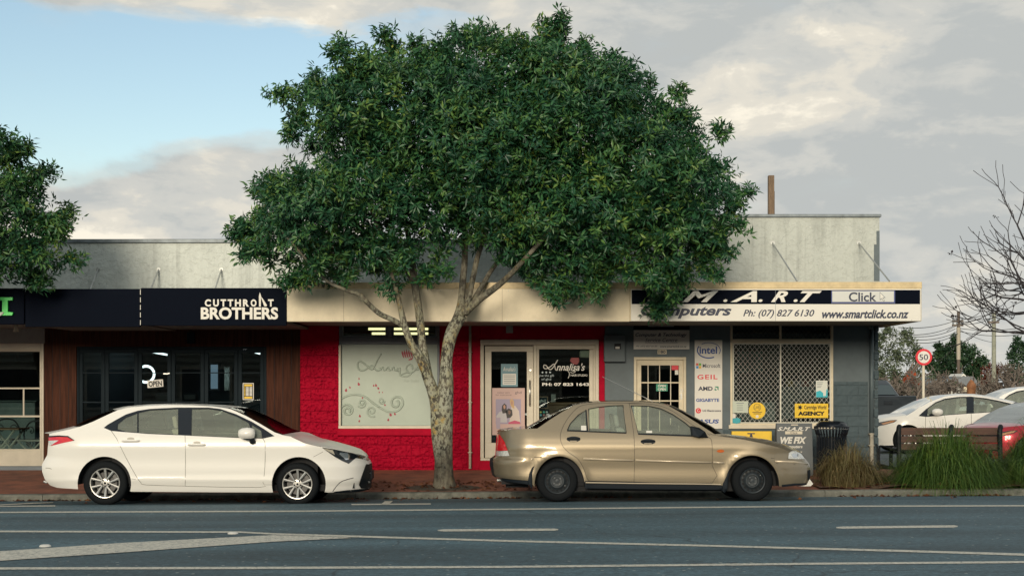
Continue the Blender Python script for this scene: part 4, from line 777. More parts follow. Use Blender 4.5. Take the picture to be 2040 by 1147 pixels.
put_text(b, 'Click', 1305, 642.5, 1328, 649.5, Yb-0.006, bold=.02); put_text(b, 'Computer & Technology', *c5(362, 110), *c5(852, 152), Yb-0.003, shear=.3, bold=.02); put_text(b, 'Service Centre', *c5(455, 160), *c5(762, 194), Yb-0.003, shear=.3); put_text(b, 'Ph: (07) 827 6130', *c5(368, 228), *c5(570, 248), Yb-0.003, shear=.3); put_text(b, 'www.smartclick.co.nz', *c5(598, 228), *c5(850, 248), Yb-0.003, shear=.3, bold=.012)
b.pbox(1285, 682, 1350, 682.7, Yb-0.003, 0.002); b.build('lettering', M['ink'], s)
s = thing('number_plate', P(1319, 700, YW), 'small cream street number plate over the cream door', 'number plate')
b = MB(); b.pbox(1310, 696.5, 1328, 705, YW-0.012, 0.011); b.build('plate', M['cream'], s); lettering([('180', 1312, 697.8, 1326, 703.8, YW-0.015, dict(bold=.03))], M['ink'], s)
s = thing('meter_box', P(1225, 720, YW), 'blue grey meter box on the wall beside the red corner', 'meter box')
b = MB(); b.pbox(1203.5, 667, 1245.5, 720.5, YW-0.14, 0.138); b.build('case', M['blue_flat'], s, bevel=0.008); b = MB(); b.pbox(1224, 684, 1237, 695.5, YW-0.146, 0.006); b.build('meter_window', M['black'], s, bevel=0.003); b = MB(); b.pbox(1226, 690, 1234.5, 694.5, YW-0.15, 0.004); b.build('dial', M['white_vinyl'], s)
s = thing('brand_board', P(1411, 765, YW), 'tall white board of seven maker logos between door and window', 'sign'); Yb = YW-0.035
b = MB(); b.pbox(1384, 677, 1439, 853.5, Yb, 0.033); b.build('board', M['white_vinyl'], s, bevel=0.004)
blue = mat('logo_blue', (0.02, 0.07, 0.28), 0.5); Yl = Yb-0.004
b = MB(); put_text(b, 'intel', *c5(972, 238), *c5(1140, 308), Yl, bold=.025)
ring_pts(b, 1412.0, 697.5, 21.5, 23.8, Yl, 14.0, 16.5, 30, math.radians(62), math.radians(212), 0.002); ring_pts(b, 1412.0, 697.5, 22.2, 23.6, Yl, 14.6, 15.8, 30, math.radians(-128), math.radians(28), 0.002)
put_text(b, 'GIGABYTE', *c5(940, 732), *c5(1160, 764), Yl, bold=.04)
put_text(b, 'ASUS', *c5(952, 930), *c5(1158, 970), Yl, bold=.04, shear=.15); b.build('blue_logo', blue, s)
for t, q, bo in (('Microsoft', (1003, 402, 1172, 440), .005), ('AMD', (960, 618, 1098, 658), .035), ('LG Electronics', (1003, 838, 1176, 858), .03)): b = MB(); put_text(b, t, *c5(*q[:2]), *c5(*q[2:]), Yl, bold=bo); b.build('grey_logo', M['ink'], s)
b = MB(); put_text(b, 'GEIL', *c5(952, 506), *c5(1145, 550), Yl, bold=.02, spacing=1.15); flat(b, disc_pts(*c5(962, 848), 5.4), Yl, 0.002); b.build('red_logo', M['sign_red'], s)
b = MB(); ring_pts(b, *c5(964, 846), 2.2, 3.0, Yl-0.002, n=16, a0=0.3, a1=5.2, d=0.001); b.build('logo_face', M['white_vinyl'], s)
for i, (x0, y0, c) in enumerate(((940, 397, (.6, .08, .03)), (966, 397, (.12, .4, .03)), (940, 424, (.02, .25, .6)), (966, 424, (.7, .42, .02)))):
    b = MB(); b.pbox(*c5(x0, y0), *c5(x0+23, y0+23), Yl, 0.002); b.build('logo_square', mat('logo_paint', c, 0.5), s)
b = MB(); flat(b, [c5(*q) for q in ((1116, 618), (1154, 618), (1154, 656), (1143, 645), (1143, 629), (1127, 629))], Yl, 0.002); flat(b, [c5(*q) for q in ((1116, 640), (1126, 632), (1126, 646), (1140, 646), (1132, 656), (1116, 656))], Yl, 0.002); b.build('green_logo', M['sign_green'], s)
# stickers and cards on the mesh window
c6 = lambda x, y: (1440+x/3.8235, 640+y/3.8235); Ys = YW-0.02
s = thing('agency_sign', P(1617, 818, YW), 'yellow rectangular agency sign wired to the window mesh', 'sign')
b = MB(); b.pbox(1583.5, 803.5, 1650, 832, Ys, 0.02); b.build('plate', M['yellow'], s, bevel=0.002)
b = MB(); put_text(b, 'Cartridge World', *c6(620, 638), *c6(788, 676), Ys-0.003, bold=.02); put_text(b, 'AGENCY', *c6(573, 684), *c6(777, 716), Ys-0.003, bold=.06)
flat(b, [(c6(588, 654)[0]+(6 if k % 2 else 2.6)*math.cos(k*math.pi/7), c6(588, 654)[1]+(6 if k % 2 else 2.6)*math.sin(k*math.pi/7)) for k in range(14)], Ys-0.003, 0.002); b.build('lettering', M['black'], s)
s = thing('round_sign', P(1508, 817, YW), 'round yellow sign hung on the window mesh', 'sign')
b = MB(); flat(b, disc_pts(1508.5, 817.5, 16.6, n=40), Ys, 0.015); b.build('plate', M['yellow'], s)
b = MB(); ring_pts(b, 1508.5, 811, 6.6, 7.4, Ys-0.002, n=26, d=0.001); put_text(b, 'LAB', 1503.5, 807, 1513.5, 814, Ys-0.002); b.pbox(1499, 820, 1518, 821.4, Ys-0.002, 0.001); b.pbox(1501, 823, 1516, 824.3, Ys-0.002, 0.001); b.build('lettering', mat('brown_ink', (.12, .07, .01), .5), s)
b = MB(); flat(b, disc_pts(1508.5, 829, 3, n=16), Ys-0.002, 0.001); b.build('badge', M['white_vinyl'], s)
s = thing('window_notice', P(1475, 810, YW), 'pale paper notice low on the window mesh beside the round sign', 'notice')
b = MB(); b.pbox(1459.5, 798.5, 1490.5, 822, Ys, 0.004); b.build('sheet', mat('pale_paper', (.50, .56, .48), .7), s); b = MB(); b.pbox(1467, 802, 1482, 803.2, Ys-0.001, .001)
for k in range(4): b.pbox(1468, 806+k*3.4, 1480, 806.8+k*3.4, Ys-0.001, .001)
b.build('print', M['grey_frame'], s)
s = thing('leaflet', P(1636, 774, YW), 'white leaflet with a blue wave on the window mesh', 'leaflet')
b = MB(); b.pbox(1625.5, 757.5, 1648.5, 791, Ys, 0.004); b.build('sheet', mat('leaflet_paper', (.62, .66, .60), .6), s); b = MB(); flat(b, [c6(*q) for q in ((711, 535), (740, 525), (765, 545), (765, 568), (785, 566), (788, 520), (798, 515), (798, 577), (711, 577))], Ys-0.0015, .0015); b.build('wave_print', mat('bright_teal', (.02, .42, .52), .5), s); b = MB()
for k in range(4): b.pbox(1628, 761+k*3.2, 1640-k*1.5, 762+k*3.2, Ys-0.001, .001)
b.build('print', M['grey_frame'], s)
b = MB(); flat(b, [(1459.5, 833), (1468, 831.5), (1475.5, 834), (1475, 841), (1468, 843.5), (1459.5, 842)], Ys, 0.004); tag(b.build('window_sticker', M['teal'], None), 'blue sticker in the bottom corner of the mesh window', 'sticker')
b = MB(); b.pbox(1459.5, 824, 1465.5, 832.5, Ys, 0.004); tag(b.build('window_sticker', M['white_vinyl'], None), 'tiny pale sticker just above the blue one in the window corner', 'sticker')
# boards standing on the footpath
def aboard(name, px0, py0, px1, Y, m, lb, cat, lean=0.10):
    x0, x1, zt, zb = pX(px0, Y), pX(px1, Y), pZ(py0, Y), zfoot(2, Y)+0.003; t = thing(name, ((x0+x1)/2, Y+.2, zb), lb, cat)
    def panel(y_top, y_bot, nm):
        b = MB(); v = []
        for dy in (0, 0.02): v += [(x0, y_bot+dy, zb), (x1, y_bot+dy, zb), (x1, y_top+dy, zt), (x0, y_top+dy, zt)]
        b.add(v, [(0,1,2,3),(7,6,5,4),(0,4,5,1),(1,5,6,2),(2,6,7,3),(3,7,4,0)]); return b.build(nm, m, t, bevel=0.004)
    panel(Y, Y-lean, 'front_panel'); panel(Y+0.03, Y+0.03+lean+.35, 'back_panel'); return t, lambda py: Y-lean*(zt-pZ(py, Y))/(zt-zb)
s, yy = aboard('pavement_sign', 1546.5, 842.5, 1618, 24.6, mat('board_charcoal', (.075, .09, .10), .5, var=.1), 'charcoal sandwich board with white slanted lettering beside the litter bin', 'sandwich board')
def ab_text(b, t, x0, y0, x1, y1, **k): put_text(b, t, x0, y0, x1, y1, yy((y0+y1)/2)-0.012, **k)
b = MB(); ab_text(b, 'S.M.A.R.T', *c6(417, 803), *c6(667, 832), shear=.4, bold=.03); ab_text(b, 'WE FIX', *c6(438, 878), *c6(638, 930), shear=.25, bold=.05); ab_text(b, 'computers', *c6(470, 944), *c6(607, 970), shear=.25, bold=.03); ab_text(b, 'laptops', *c6(480, 985), *c6(605, 1002), shear=.25, bold=.03); b.build('lettering', M['white_vinyl'], s)
b = MB(); b.pbox(*c6(475, 835), *c6(606, 858), yy(861)-0.013, 0.003); b.pbox(*c6(520, 783), *c6(573, 791), yy(846)-0.012, 0.003); b.build('button', M['off_white'], s); lettering([('Click', *c6(515, 839), *c6(570, 855), yy(861)-0.016)], M['ink'], s, 'button_lettering')
s, yy = aboard('pavement_sign', 1458, 858.5, 1537.5, 25.25, M['yellow'], 'yellow sandwich board partly hidden behind the gold car bonnet', 'sandwich board', 0.06)
b = MB(); b.pbox(1489, 862, 1504, 864, yy(863)-.012, .003); flat(b, [(1495, 864), (1498, 864), (1502, 876), (1510, 880), (1484, 880), (1492, 874)], yy(872)-.016, .003); b.pbox(1465, 874, 1480, 880, yy(877)-.016, .003); b.build('print', M['ink'], s)
# litter bin
Yb = 24.3; c = P(1656.5, 880, Yb); x, y = c.x, Yb; z0 = zfoot(x, y); zt = pZ(868, Yb); zr = pZ(849, Yb)
s = thing('litter_bin', (x, y, z0), 'black slatted litter bin with flared top and domed lid', 'litter bin')
b = MB(); b.lathe([(0.0, 0.01), (0.21, 0.01), (0.22, 0.04), (0.22, zt-z0-0.02), (0.20, zt-z0-0.02), (0.0, zt-z0-.03)], (x, y, z0), 'Z', 32); b.build('body', M['black'], s, True, angle=40)
b = MB()
for k in range(30):
    a = 2*math.pi*k/30; ca, sa = math.cos(a), math.sin(a)
    b.tube([(x+.235*ca, y+.235*sa, z0+.06), (x+.235*ca, y+.235*sa, zt-.03), (x+.25*ca, y+.25*sa, zt+.03), (x+.285*ca, y+.285*sa, zr)], 0.014, 5, sub=2)
b.build('slat', M['gloss_black'], s, True)
b = MB(); b.lathe([(.275, zr-z0-.012), (.297, zr-z0), (.275, zr-z0+.014)], (x, y, z0), 'Z', 36); b.lathe([(.225, .05), (.25, .06), (.225, .08)], (x, y, z0), 'Z', 32); b.build('hoop', M['gloss_black'], s, True)
b = MB(); b.lathe([(.262, zr-z0+.016), (.25, zr-z0+.05), (.19, zr-z0+.085), (.12, zr-z0+.095), (.11, zr-z0+.075), (0.0, zr-z0+.07)], (x, y, z0), 'Z', 36); b.build('lid', M['gloss_black'], s, True)
# gas riser at the corner
b = MB(); b.tube([P(1752, 935, YW-.1), P(1752, 893, YW-.1), P(1756, 888, YW-.12), P(1766, 890, YW-.2), P(1776, 893, YW-.3)], .016, 8, sub=3); b.tube([P(1749, 930, YW-.16), P(1748, 890, YW-.16), P(1744, 884, YW-.16)], .014, 8, sub=3)
tag(b.build('gas_pipe', M['black'], None, True), 'thin black bent pipe at the foot of the shop corner', 'pipe')
# ------------------------------------------------------------------ cars
def cr1(xs, ys):                                         # smooth 1-D interpolation (monotone-ish Hermite)
    xs = np.array(xs, float); ys = np.array(ys, float); d = np.gradient(ys, xs)
    def f(x):
        x = min(max(x, xs[0]), xs[-1]); i = min(max(int(np.searchsorted(xs, x))-1, 0), len(xs)-2); h = xs[i+1]-xs[i]; t = (x-xs[i])/h
        return (ys[i]*(2*t**3-3*t*t+1)+ys[i+1]*(3*t*t-2*t**3)+d[i]*h*(t**3-2*t*t+t)+d[i+1]*h*(t**3-t*t))
    return f
def arc(cx, cy, rx, a0, a1, n=26, ry=None):
    ry = ry or rx; return [(cx+rx*math.cos(R(a0+(a1-a0)*k/n)), cy+ry*math.sin(R(a0+(a1-a0)*k/n))) for k in range(n+1)]
def inside(poly, x, y):
    c = False; n = len(poly); j = n-1
    for i in range(n):
        xi, yi = poly[i]; xj, yj = poly[j]
        if (yi > y) != (yj > y) and x < (xj-xi)*(y-yi)/(yj-yi)+xi: c = not c
        j = i
    return c
class Car:
    """A car seen from its side. Outlines are read off the photo (crop pixels -> photo pixels by conv) and carried onto
    the body's own curved side surface y = Yc - W(x, z); everything on it is then plain 3-D geometry in metres."""
    def __init__(s, root, conv, Yn, prof, nose, tail, Ln=0.75, Lt=0.7, n=2.6, feats=None):
        s.root = root; s.conv = conv; s.Wm = max(p[1] for p in prof); s.Yc = Yn+s.Wm; s.Yn = Yn
        s.base = cr1([p[0] for p in prof], [p[1] for p in prof]); s.Ln, s.Lt, s.n, s.feats = Ln, Lt, n, feats; s.far = {}
        g = lambda pts: sorted([(s.cen(*p)[2], s.cen(*p)[0]) for p in pts])
        a = g(nose); s.nose = lambda z: np.interp(z, [q[0] for q in a], [q[1] for q in a])
        b = g(tail); s.tail = lambda z: np.interp(z, [q[0] for q in b], [q[1] for q in b])
    def cen(s, cx, cy):
        px, py = s.conv(cx, cy); return P(px, py, s.Yc)
    def W(s, x, z):
        w_ = s.base(z)
        for e, L_ in ((s.nose(z)-x, s.Ln), (x-s.tail(z), s.Lt)):
            if e < L_: u = 1-max(e, 0)/L_; w_ *= max(0.0, 1-u**s.n)**(1/s.n)
        if s.feats: w_ += s.feats(x, z)
        return w_
    def U(s, cx, cy):
        px, py = s.conv(cx, cy); yd = s.Yn
        for _ in range(14):
            q = P(px, py, yd); yd = 0.5*yd+0.5*(s.Yc-max(0.0, s.W(q.x, q.z)))
        q = P(px, py, yd); return (q.x, q.z)
    def outline(s, poly, step=0.05):
        q = [s.U(*p) for p in poly]; o = []
        for i in range(len(q)):
            a, b = q[i], q[(i+1) % len(q)]; d = math.hypot(b[0]-a[0], b[1]-a[1]); k = max(1, int(d/step))
            o += [(a[0]+(b[0]-a[0])*t/k, a[1]+(b[1]-a[1])*t/k) for t in range(k)]
        r = []
        for p in o:
            if not r or math.hypot(p[0]-r[-1][0], p[1]-r[-1][1]) > 0.002: r.append(p)
        return r
    def panel(s, name, poly, mat_, parent, holes=(), off=0.0, grid=0.045, mirror=False, label=None, thick=0.0):
        ol = [s.outline(poly)]+[s.outline(h) for h in holes]; pts = []; ed = []
        for q in ol:
            b0 = len(pts); pts += q; ed += [(b0+i, b0+(i+1) % len(q)) for i in range(len(q))]
        xs = [p[0] for p in ol[0]]; zs = [p[1] for p in ol[0]]
        for z in np.arange(min(zs)+grid*.6, max(zs), grid):
            xn, xt = s.nose(z), s.tail(z); row = list(np.arange(min(xs)+grid*.6, max(xs), grid))
            for k in range(1, 16): row += [xn-s.Ln*(k/16)**2.2, xt+s.Lt*(k/16)**2.2]
            row = sorted(x for x in row if min(xs) < x < max(xs)); last = -99
            for x in row:
                if x-last < 0.003: continue
                if inside(ol[0], x, z) and not any(inside(h, x, z) for h in ol[1:]): pts.append((x, z)); last = x
        V, E, F, *_ = geometry.delaunay_2d_cdt([Vector(p) for p in pts], ed, [], 0, 1e-5)
        F = [f for f in F if (lambda cx, cz: inside(ol[0], cx, cz) and not any(inside(h, cx, cz) for h in ol[1:]))(sum(V[i].x for i in f)/3, sum(V[i].y for i in f)/3)]
        used = sorted({i for f in F for i in f}); ix = {k: i for i, k in enumerate(used)}
        v, nr = [], []
        for k in used:
            x, z = V[k].x, V[k].y; w0 = s.W(x, z); h = 0.006
            wx = (s.W(x+h, z)-s.W(x-h, z))/(2*h); wz = (s.W(x, z+h)-s.W(x, z-h))/(2*h)
            nn = Vector((-wx, -1, -wz)).normalized(); nr.append(nn); v.append(Vector((x, s.Yc-max(w0, 0), z))+nn*off)
        f = []
        for t in F:
            t = [ix[i] for i in t]; a, b, c = (v[i] for i in t)
            f.append(t if (V[used[t[1]]]-V[used[t[0]]]).cross(V[used[t[2]]]-V[used[t[0]]]) > 0 else t[::-1])
        sets = [(v, f, nr, parent)]; n0 = len(v)
        if mirror:
            v2_, f2, r2 = [Vector((p.x, 2*s.Yc-p.y, p.z)) for p in v], [tuple(q[::-1]) for q in f], [Vector((p.x, -p.y, p.z)) for p in nr]
            if name == 'body': sets = [(v+v2_, f+[tuple(i+n0 for i in q) for q in f2], nr+r2, parent)]
            else: sets.append((v2_, f2, r2, s.far.get(parent.name, parent)))
        made = []
        for vv, ff, rr_, pa in sets:
            b = MB(); b.add(vv, ff); o = b.build(name, mat_, pa, True, label=label); o.data.normals_split_custom_set_from_vertices([tuple(q) for q in rr_]); made.append(o)
            if thick:
                m_ = o.modifiers.new('shell', 'SOLIDIFY'); m_.thickness = thick; m_.offset = -1
        if len(made) == 2: s.far[made[0].name] = made[1]
        return made[0]
    def P3(s, cx, cy, off=0.0):
        x, z = s.U(cx, cy); return Vector((x, s.Yc-max(0, s.W(x, z))-off, z))
    def seam(s, b, pts, r=0.0032, off=0.0, sub=3):
        q = catmull(pts, sub) if sub else pts; b.tube([s.P3(*p, off) for p in q], r, 5)
    def cross(s, name, edge, cen, mat_, parent, n=24, m=14, p=2.2, label=None, thick=0.0):
        """surface spanning the car between a side edge and a centre line"""
        e = [s.P3(*q) for q in edge]; c = [s.cen(*q) for q in cen]
        def res(q):
            d = [0]
            for i in range(1, len(q)): d.append(d[-1]+(q[i]-q[i-1]).length)
            return [Vector([np.interp(d[-1]*k/n, d, [a[j] for a in q]) for j in range(3)]) for k in range(n+1)]
        e, c = res(e), res(c); v = []
        for k in range(n+1):
            for j in range(2*m+1):
                t = j/m-1; a = abs(t)**p; wy = s.Yc-e[k].y
                v.append((c[k].x+(e[k].x-c[k].x)*a, s.Yc+t*wy, c[k].z+(e[k].z-c[k].z)*a))
        q = 2*m+1; f = [(k*q+j, (k+1)*q+j, (k+1)*q+j+1, k*q+j+1) for k in range(n) for j in range(q-1)]
        b = MB(); b.add(v, f)
        a0 = Vector(v[f[len(f)//2][0]]); a1 = Vector(v[f[len(f)//2][1]]); a2 = Vector(v[f[len(f)//2][2]])
        if (a1-a0).cross(a2-a0).z < 0: b.f = [tuple(reversed(q_)) for q_ in b.f]
        o = b.build(name, mat_, parent, True, label=label)
        if thick: m_ = o.modifiers.new('shell', 'SOLIDIFY'); m_.thickness = thick; m_.offset = -1
        return o
    def wheel_well(s, b, cx, cy, rx, ry=None):               # dark liner behind an arch
        for sg in (1, -1):
            ring = [s.U(*q) for q in arc(cx, cy, rx*0.995, 178, 362, 24, (ry or rx)*0.995)]; v = []
            for x, z in ring:
                w_ = s.W(x, z); v += [(x, s.Yc-sg*(w_-0.004), z), (x, s.Yc-sg*(s.Wm-0.42), z)]
            b.add(v, [(2*i, 2*i+2, 2*i+3, 2*i+1) for i in range(len(ring)-1)])
            b.add([v[2*i+1] for i in range(len(ring))], [tuple(range(len(ring)))])
def wheel(root, c, Rt, Rr, wd, style, mats, side=-1, detail=True):
    """c: centre of the outer face of the tyre; axis along y; side -1 faces the street"""
    t = bpy.data.objects.new('wheel', None); col.objects.link(t); set_parent(t, root); t.location = (0, 0, 0); Wd = wd
    S = lambda prof: [(r, h*(-side)) for r, h in prof]
    b = MB(); b.lathe(S([(Rr, 0.012), (Rr+.012, 0.004), (Rr+.03, 0.0), (Rt-.03, 0.004), (Rt-.012, 0.018), (Rt, 0.045), (Rt, Wd-.045), (Rt-.012, Wd-.018), (Rt-.03, Wd-.004), (Rr, Wd)]), c, 'Y', 56)
    if side > 0: b.f = [q[::-1] for q in b.f]
    ty = b.build('tyre', M['rubber'], None, True); set_parent(ty, t)
    b = MB(); s = side
    if style == 'alloy':
        b.lathe(S([(Rr, 0.012), (Rr-.004, 0.002), (Rr-.014, 0.004), (Rr-.022, 0.03), (Rr-.03, 0.15)]), c, 'Y', 56)
        b.lathe(S([(0.0, 0.012), (.028, 0.013), (.034, .02), (.062, .026), (.07, .045), (.0, .05)]), c, 'Y', 30)
        for k in range(10):
            a = R(36*k+90); ca, sa = math.cos(a), math.sin(a); pa = (-sa, ca); tw = (0.012 if k % 2 else -0.012)
            def q(r, l, h): return (c[0]+ca*r+pa[0]*l, c[1]-s*h, c[2]+sa*r+pa[1]*l)
            w0, w1 = .010, .016
            v = [q(.05, -w0+tw, .024), q(.05, w0+tw, .024), q(Rr-.012, w1, .006), q(Rr-.012, -w1, .006), q(.05, -w0+tw, .05), q(.05, w0+tw, .05), q(Rr-.012, w1+.004, .045), q(Rr-.012, -w1-.004, .045), q(.05, tw, .018), q(Rr-.012, 0, .0025)]
            b.add(v, [(0,8,9,3),(8,1,2,9),(1,5,6,2),(0,3,7,4),(4,7,6,5)])
        rim = b.build('rim', mats['alloy'], None, True, angle=30); set_parent(rim, t)
        b = MB()
        for k in range(5): a = R(72*k+54); b.lathe(S([(0, .014), (.010, .014), (.012, .03)]), (c[0]+.047*math.cos(a), c[1], c[2]+.047*math.sin(a)), 'Y', 10)
        b.lathe(S([(0, .009), (.012, .009), (.018, .0125)]), c, 'Y', 16)
        n_ = b.build('wheel_nut', M['black'], None); set_parent(n_, t)
        b = MB(); b.lathe(S([(0, .075), (Rr-.06, .07), (Rr-.055, .09)]), c, 'Y', 40); d_ = b.build('brake_disc', mats['disc'], None, True, angle=40); set_parent(d_, t)
        b = MB(); b.lathe(S([(Rr-.08, .055), (Rr-.035, .058), (Rr-.035, .11)]), c, 'Y', 10, a0=R(10), a1=R(55)); b.build('brake_caliper', mats['disc'], None); 
        cal = col.objects['brake_caliper'] if False else [o for o in col.objects if o.name.startswith('brake_caliper')][-1]; set_parent(cal, t)
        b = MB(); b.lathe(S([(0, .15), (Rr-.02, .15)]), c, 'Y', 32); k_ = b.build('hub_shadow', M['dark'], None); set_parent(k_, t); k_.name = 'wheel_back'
    else:
        b.lathe(S([(Rr, .012), (Rr-.006, .0), (Rr-.016, .004), (Rr-.022, .03), (Rr-.026, .062), (Rr-.05, .058), (.105, .036), (.094, .026), (.082, .026), (.075, .05), (.035, .052), (.030, .038), (.0, .036)]), c, 'Y', 56)
        rim = b.build('rim', mats['steel_rim'], None, True, angle=40); set_parent(rim, t)
        b = MB()
        for k in range(15):
            a = R(24*k+6); ca, sa = math.cos(a), math.sin(a)
            v = []
            for r, l in ((Rr-.055, -.012), (Rr-.055, .012), (Rr-.030, .013), (Rr-.030, -.013)):
                h = .0355+(r-.105)*.22; v.append((c[0]+ca*r-sa*l, c[1]-s*(h), c[2]+sa*r+ca*l))
            b.add(v, [(0,1,2,3)] if s < 0 else [(3,2,1,0)])
        n_ = b.build('rim_slot', M['dark'], None); set_parent(n_, t)
        b = MB()
        for k in range(4): a = R(90*k+40); b.lathe(S([(0, .028), (.011, .028), (.013, .05)]), (c[0]+.055*math.cos(a), c[1], c[2]+.055*math.sin(a)), 'Y', 8)
        n_ = b.build('wheel_nut', mats['nut'], None); set_parent(n_, t)
        b = MB(); b.lathe(S([(0, -.004), (.004, -.004), (.005, .02)]), (c[0]+(Rr-.03)*.72, c[1], c[2]+(Rr-.03)*(.5 if c[0] > 3 else -.42)), 'Y', 8); n_ = b.build('valve', M['white_vinyl'], None); set_parent(n_, t)
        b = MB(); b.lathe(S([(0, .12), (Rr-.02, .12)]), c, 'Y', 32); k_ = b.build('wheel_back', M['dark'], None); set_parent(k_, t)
    return t
def seat(name, x, y, z, wd, root, m, rake=0.22):
    b = MB(); b.box(x-.24, x+.26, y-wd/2, y+wd/2, z, z+.16)
    q = [(x-.26, z+.1), (x-.14, z+.1), (x-.14-rake*.9, z+.62), (x-.26-rake*.9, z+.62)]; b.prism(q, y-wd/2, y+wd/2)
    xs = x-.24-rake*.9
    for yy in ([y] if wd < .7 else [y-.35, y+.35]): b.prism([(xs-.01, z+.62), (xs+.06, z+.62), (xs+.03, z+.80), (xs-.04, z+.80)], yy-.13, yy+.13)
    return b.build(name, m, root, bevel=0.04, seg=2)
def interior(car, xa, xb, zf, zbelt, root, fx, rx, wx, m, dash):
    Yc = car.Yc; b = MB(); w_ = car.Wm-0.13
    b.box(xa, xb, Yc-w_, Yc+w_, zf-.05, zf)
    for sg in (-1, 1): b.box(xa, xb, Yc+sg*w_-.02, Yc+sg*w_+.02, zf, zbelt)
    b.box(xa-.6, xa, Yc-w_+.05, Yc+w_-.05, zf, zbelt-.03); b.box(xb, xb+.75, Yc-w_+.08, Yc+w_-.08, zf, zbelt-.18)
    b.build('interior_tub', M['dark'], root)
    for sg in (-1, 1): seat('front_seat', fx, Yc+sg*.36, zf+.14, .50, root, m)
    seat('rear_seat', rx, Yc, zf+.14, 1.25, root, m)
    b = MB(); b.box(dash-.35, dash+.25, Yc-w_+.05, Yc+w_-.05, zbelt-.25, zbelt-.04); b.build('dashboard', M['black'], root, bevel=.05)
    b = MB(); c = Vector((wx, Yc+.36, zbelt-.02)); ax = Vector((-.9, 0, .42)).normalized(); u = Vector((0, 1, 0)); v_ = ax.cross(u)
    ring = [c+(u*math.cos(a)+v_*math.sin(a))*.18 for a in np.linspace(0, 2*math.pi, 25)]; b.tube(ring, .014, 6); b.tube([c-u*.17, c, c+u*.17], .014, 5); b.tube([c, c-v_*.17], .014, 5); b.build('steering_wheel', M['black'], root, True)
paint_w = mat('white_car_paint', (0.80, 0.785, 0.735), 0.3, coat=0.3, spec=0.35)
def metallic(name, c, r=0.38, met=0.5):
    m = mat(name, c, r, met, coat=.8); t = m.node_tree; b = t.nodes['Principled BSDF']; tcn = N(t, 'ShaderNodeTexCoord')
    n = N(t, 'ShaderNodeTexNoise', i_Scale=900.0, i_Detail=1.0); t.links.new(tcn.outputs['Object'], n.inputs['Vector'])
    t.links.new(ramp(t, n.outputs[0], [(0.35, tuple(x*.8 for x in c)), (0.65, tuple(x*1.15 for x in c))]), b.inputs['Base Color']); return m
paint_g = metallic('gold_car_paint', (0.27, 0.225, 0.152))
M['chrome'] = mat('lamp_reflector', (.75, .77, .78), .12, .9)
M['lamp_red'] = mat('red_lens', (.55, .012, .02), .12, coat=1, emit=((.6, .01, .02), .08))
M['lamp_clear'] = mat('clear_lens', (.62, .64, .62), .12, coat=1, var=.35, scale=40)
M['lamp_orange'] = mat('orange_lens', (.55, .12, .02), .15, coat=1)
M['alloy'] = mat('silver_alloy', (.58, .57, .54), .35, .7); M['disc'] = mat('brake_metal', (.10, .10, .10), .5, .6)
M['steel_rim'] = mat('dark_steel_rim', (.030, .040, .048), .45, .2, var=.3, scale=15); M['nut'] = mat('grey_nut', (.12, .13, .14), .4, .6)
M['plastic'] = mat('black_plastic_trim', (.013, .018, .024), .55, spec=.2); M['seat_beige'] = mat('pale_seat', (.48, .45, .37), .8); M['seat_grey'] = mat('grey_seat', (.30, .32, .31), .8)
wm = dict(alloy=M['alloy'], disc=M['disc'], steel_rim=M['steel_rim'], nut=M['nut'])
# ---------- white sedan
v1 = lambda x, y: (x/2.55, 770+y/2.55)
rt = thing('parked_car', (pX(411, 20.9), 20.9, 0.0), 'white sedan with silver alloy wheels parked outside the barber shop', 'car', 'cars parked along the kerb')
nose = [(1868, 358), (1885, 386), (1889, 430), (1891, 466), (1884, 480), (1882, 512), (1860, 525)]; tail = [(247, 231), (245, 290), (240, 345), (225, 370), (212, 396), (213, 430), (227, 470), (252, 500), (262, 515)]
def featw(x, z):
    return 0.005*math.exp(-((z-.80)/.06)**2)-0.012*math.exp(-((z-.62)/.12)**2)+0.012*math.exp(-((z-.33)/.05)**2)
wc = Car(rt, v1, 20.0, [(.10, .82), (.18, .85), (.3, .872), (.5, .885), (.7, .888), (.82, .882), (.90, .868), (.96, .85), (1.05, .81), (1.2, .735), (1.33, .66), (1.40, .60), (1.46, .55)], nose, tail, Ln=.95, Lt=.75, n=2.4, feats=featw)
roof_e = [(597, 119), (650, 105), (750, 96), (870, 92), (980, 94), (1080, 100), (1130, 106), (1175, 114)]; roof_c = [(592, 111), (650, 98), (750, 89), (870, 85), (980, 87), (1080, 93), (1130, 98), (1172, 106)]
ws_e = [(1175, 114), (1250, 148), (1320, 187), (1395, 231), (1440, 246)]; ws_c = [(1172, 106), (1250, 134), (1330, 172), (1400, 213), (1452, 240)]
rw_e = [(405, 203), (470, 178), (540, 145), (597, 119)]; rw_c = [(397, 197), (455, 166), (525, 136), (592, 111)]
bt_e = [(251, 238), (300, 228), (350, 217), (405, 203)]; bt_c = [(247, 230), (300, 220), (350, 209), (397, 197)]
hd_e = [(1440, 246), (1480, 253), (1520, 272), (1560, 288), (1600, 298), (1632, 304), (1700, 315), (1790, 334), (1866, 356)]; hd_c = [(1452, 240), (1490, 245), (1560, 251), (1610, 261), (1650, 271), (1700, 285), (1740, 297), (1830, 337), (1869, 358)]
dlo = [(527, 208), (545, 193), (585, 170), (640, 140), (700, 121), (760, 112), (900, 105), (1060, 105), (1120, 112), (1200, 139), (1280, 177), (1340, 213), (1395, 250), (1335, 263), (1200, 259), (940, 247), (750, 239), (565, 224)]
AR = (530, 492, 136, 138); AF = (1518, 494, 137, 138)
drL = [(575, 226), (565, 224), (750, 239), (940, 247), (940, 503), (745, 498), (715, 485), (690, 450), (640, 360), (592, 262)][1:]
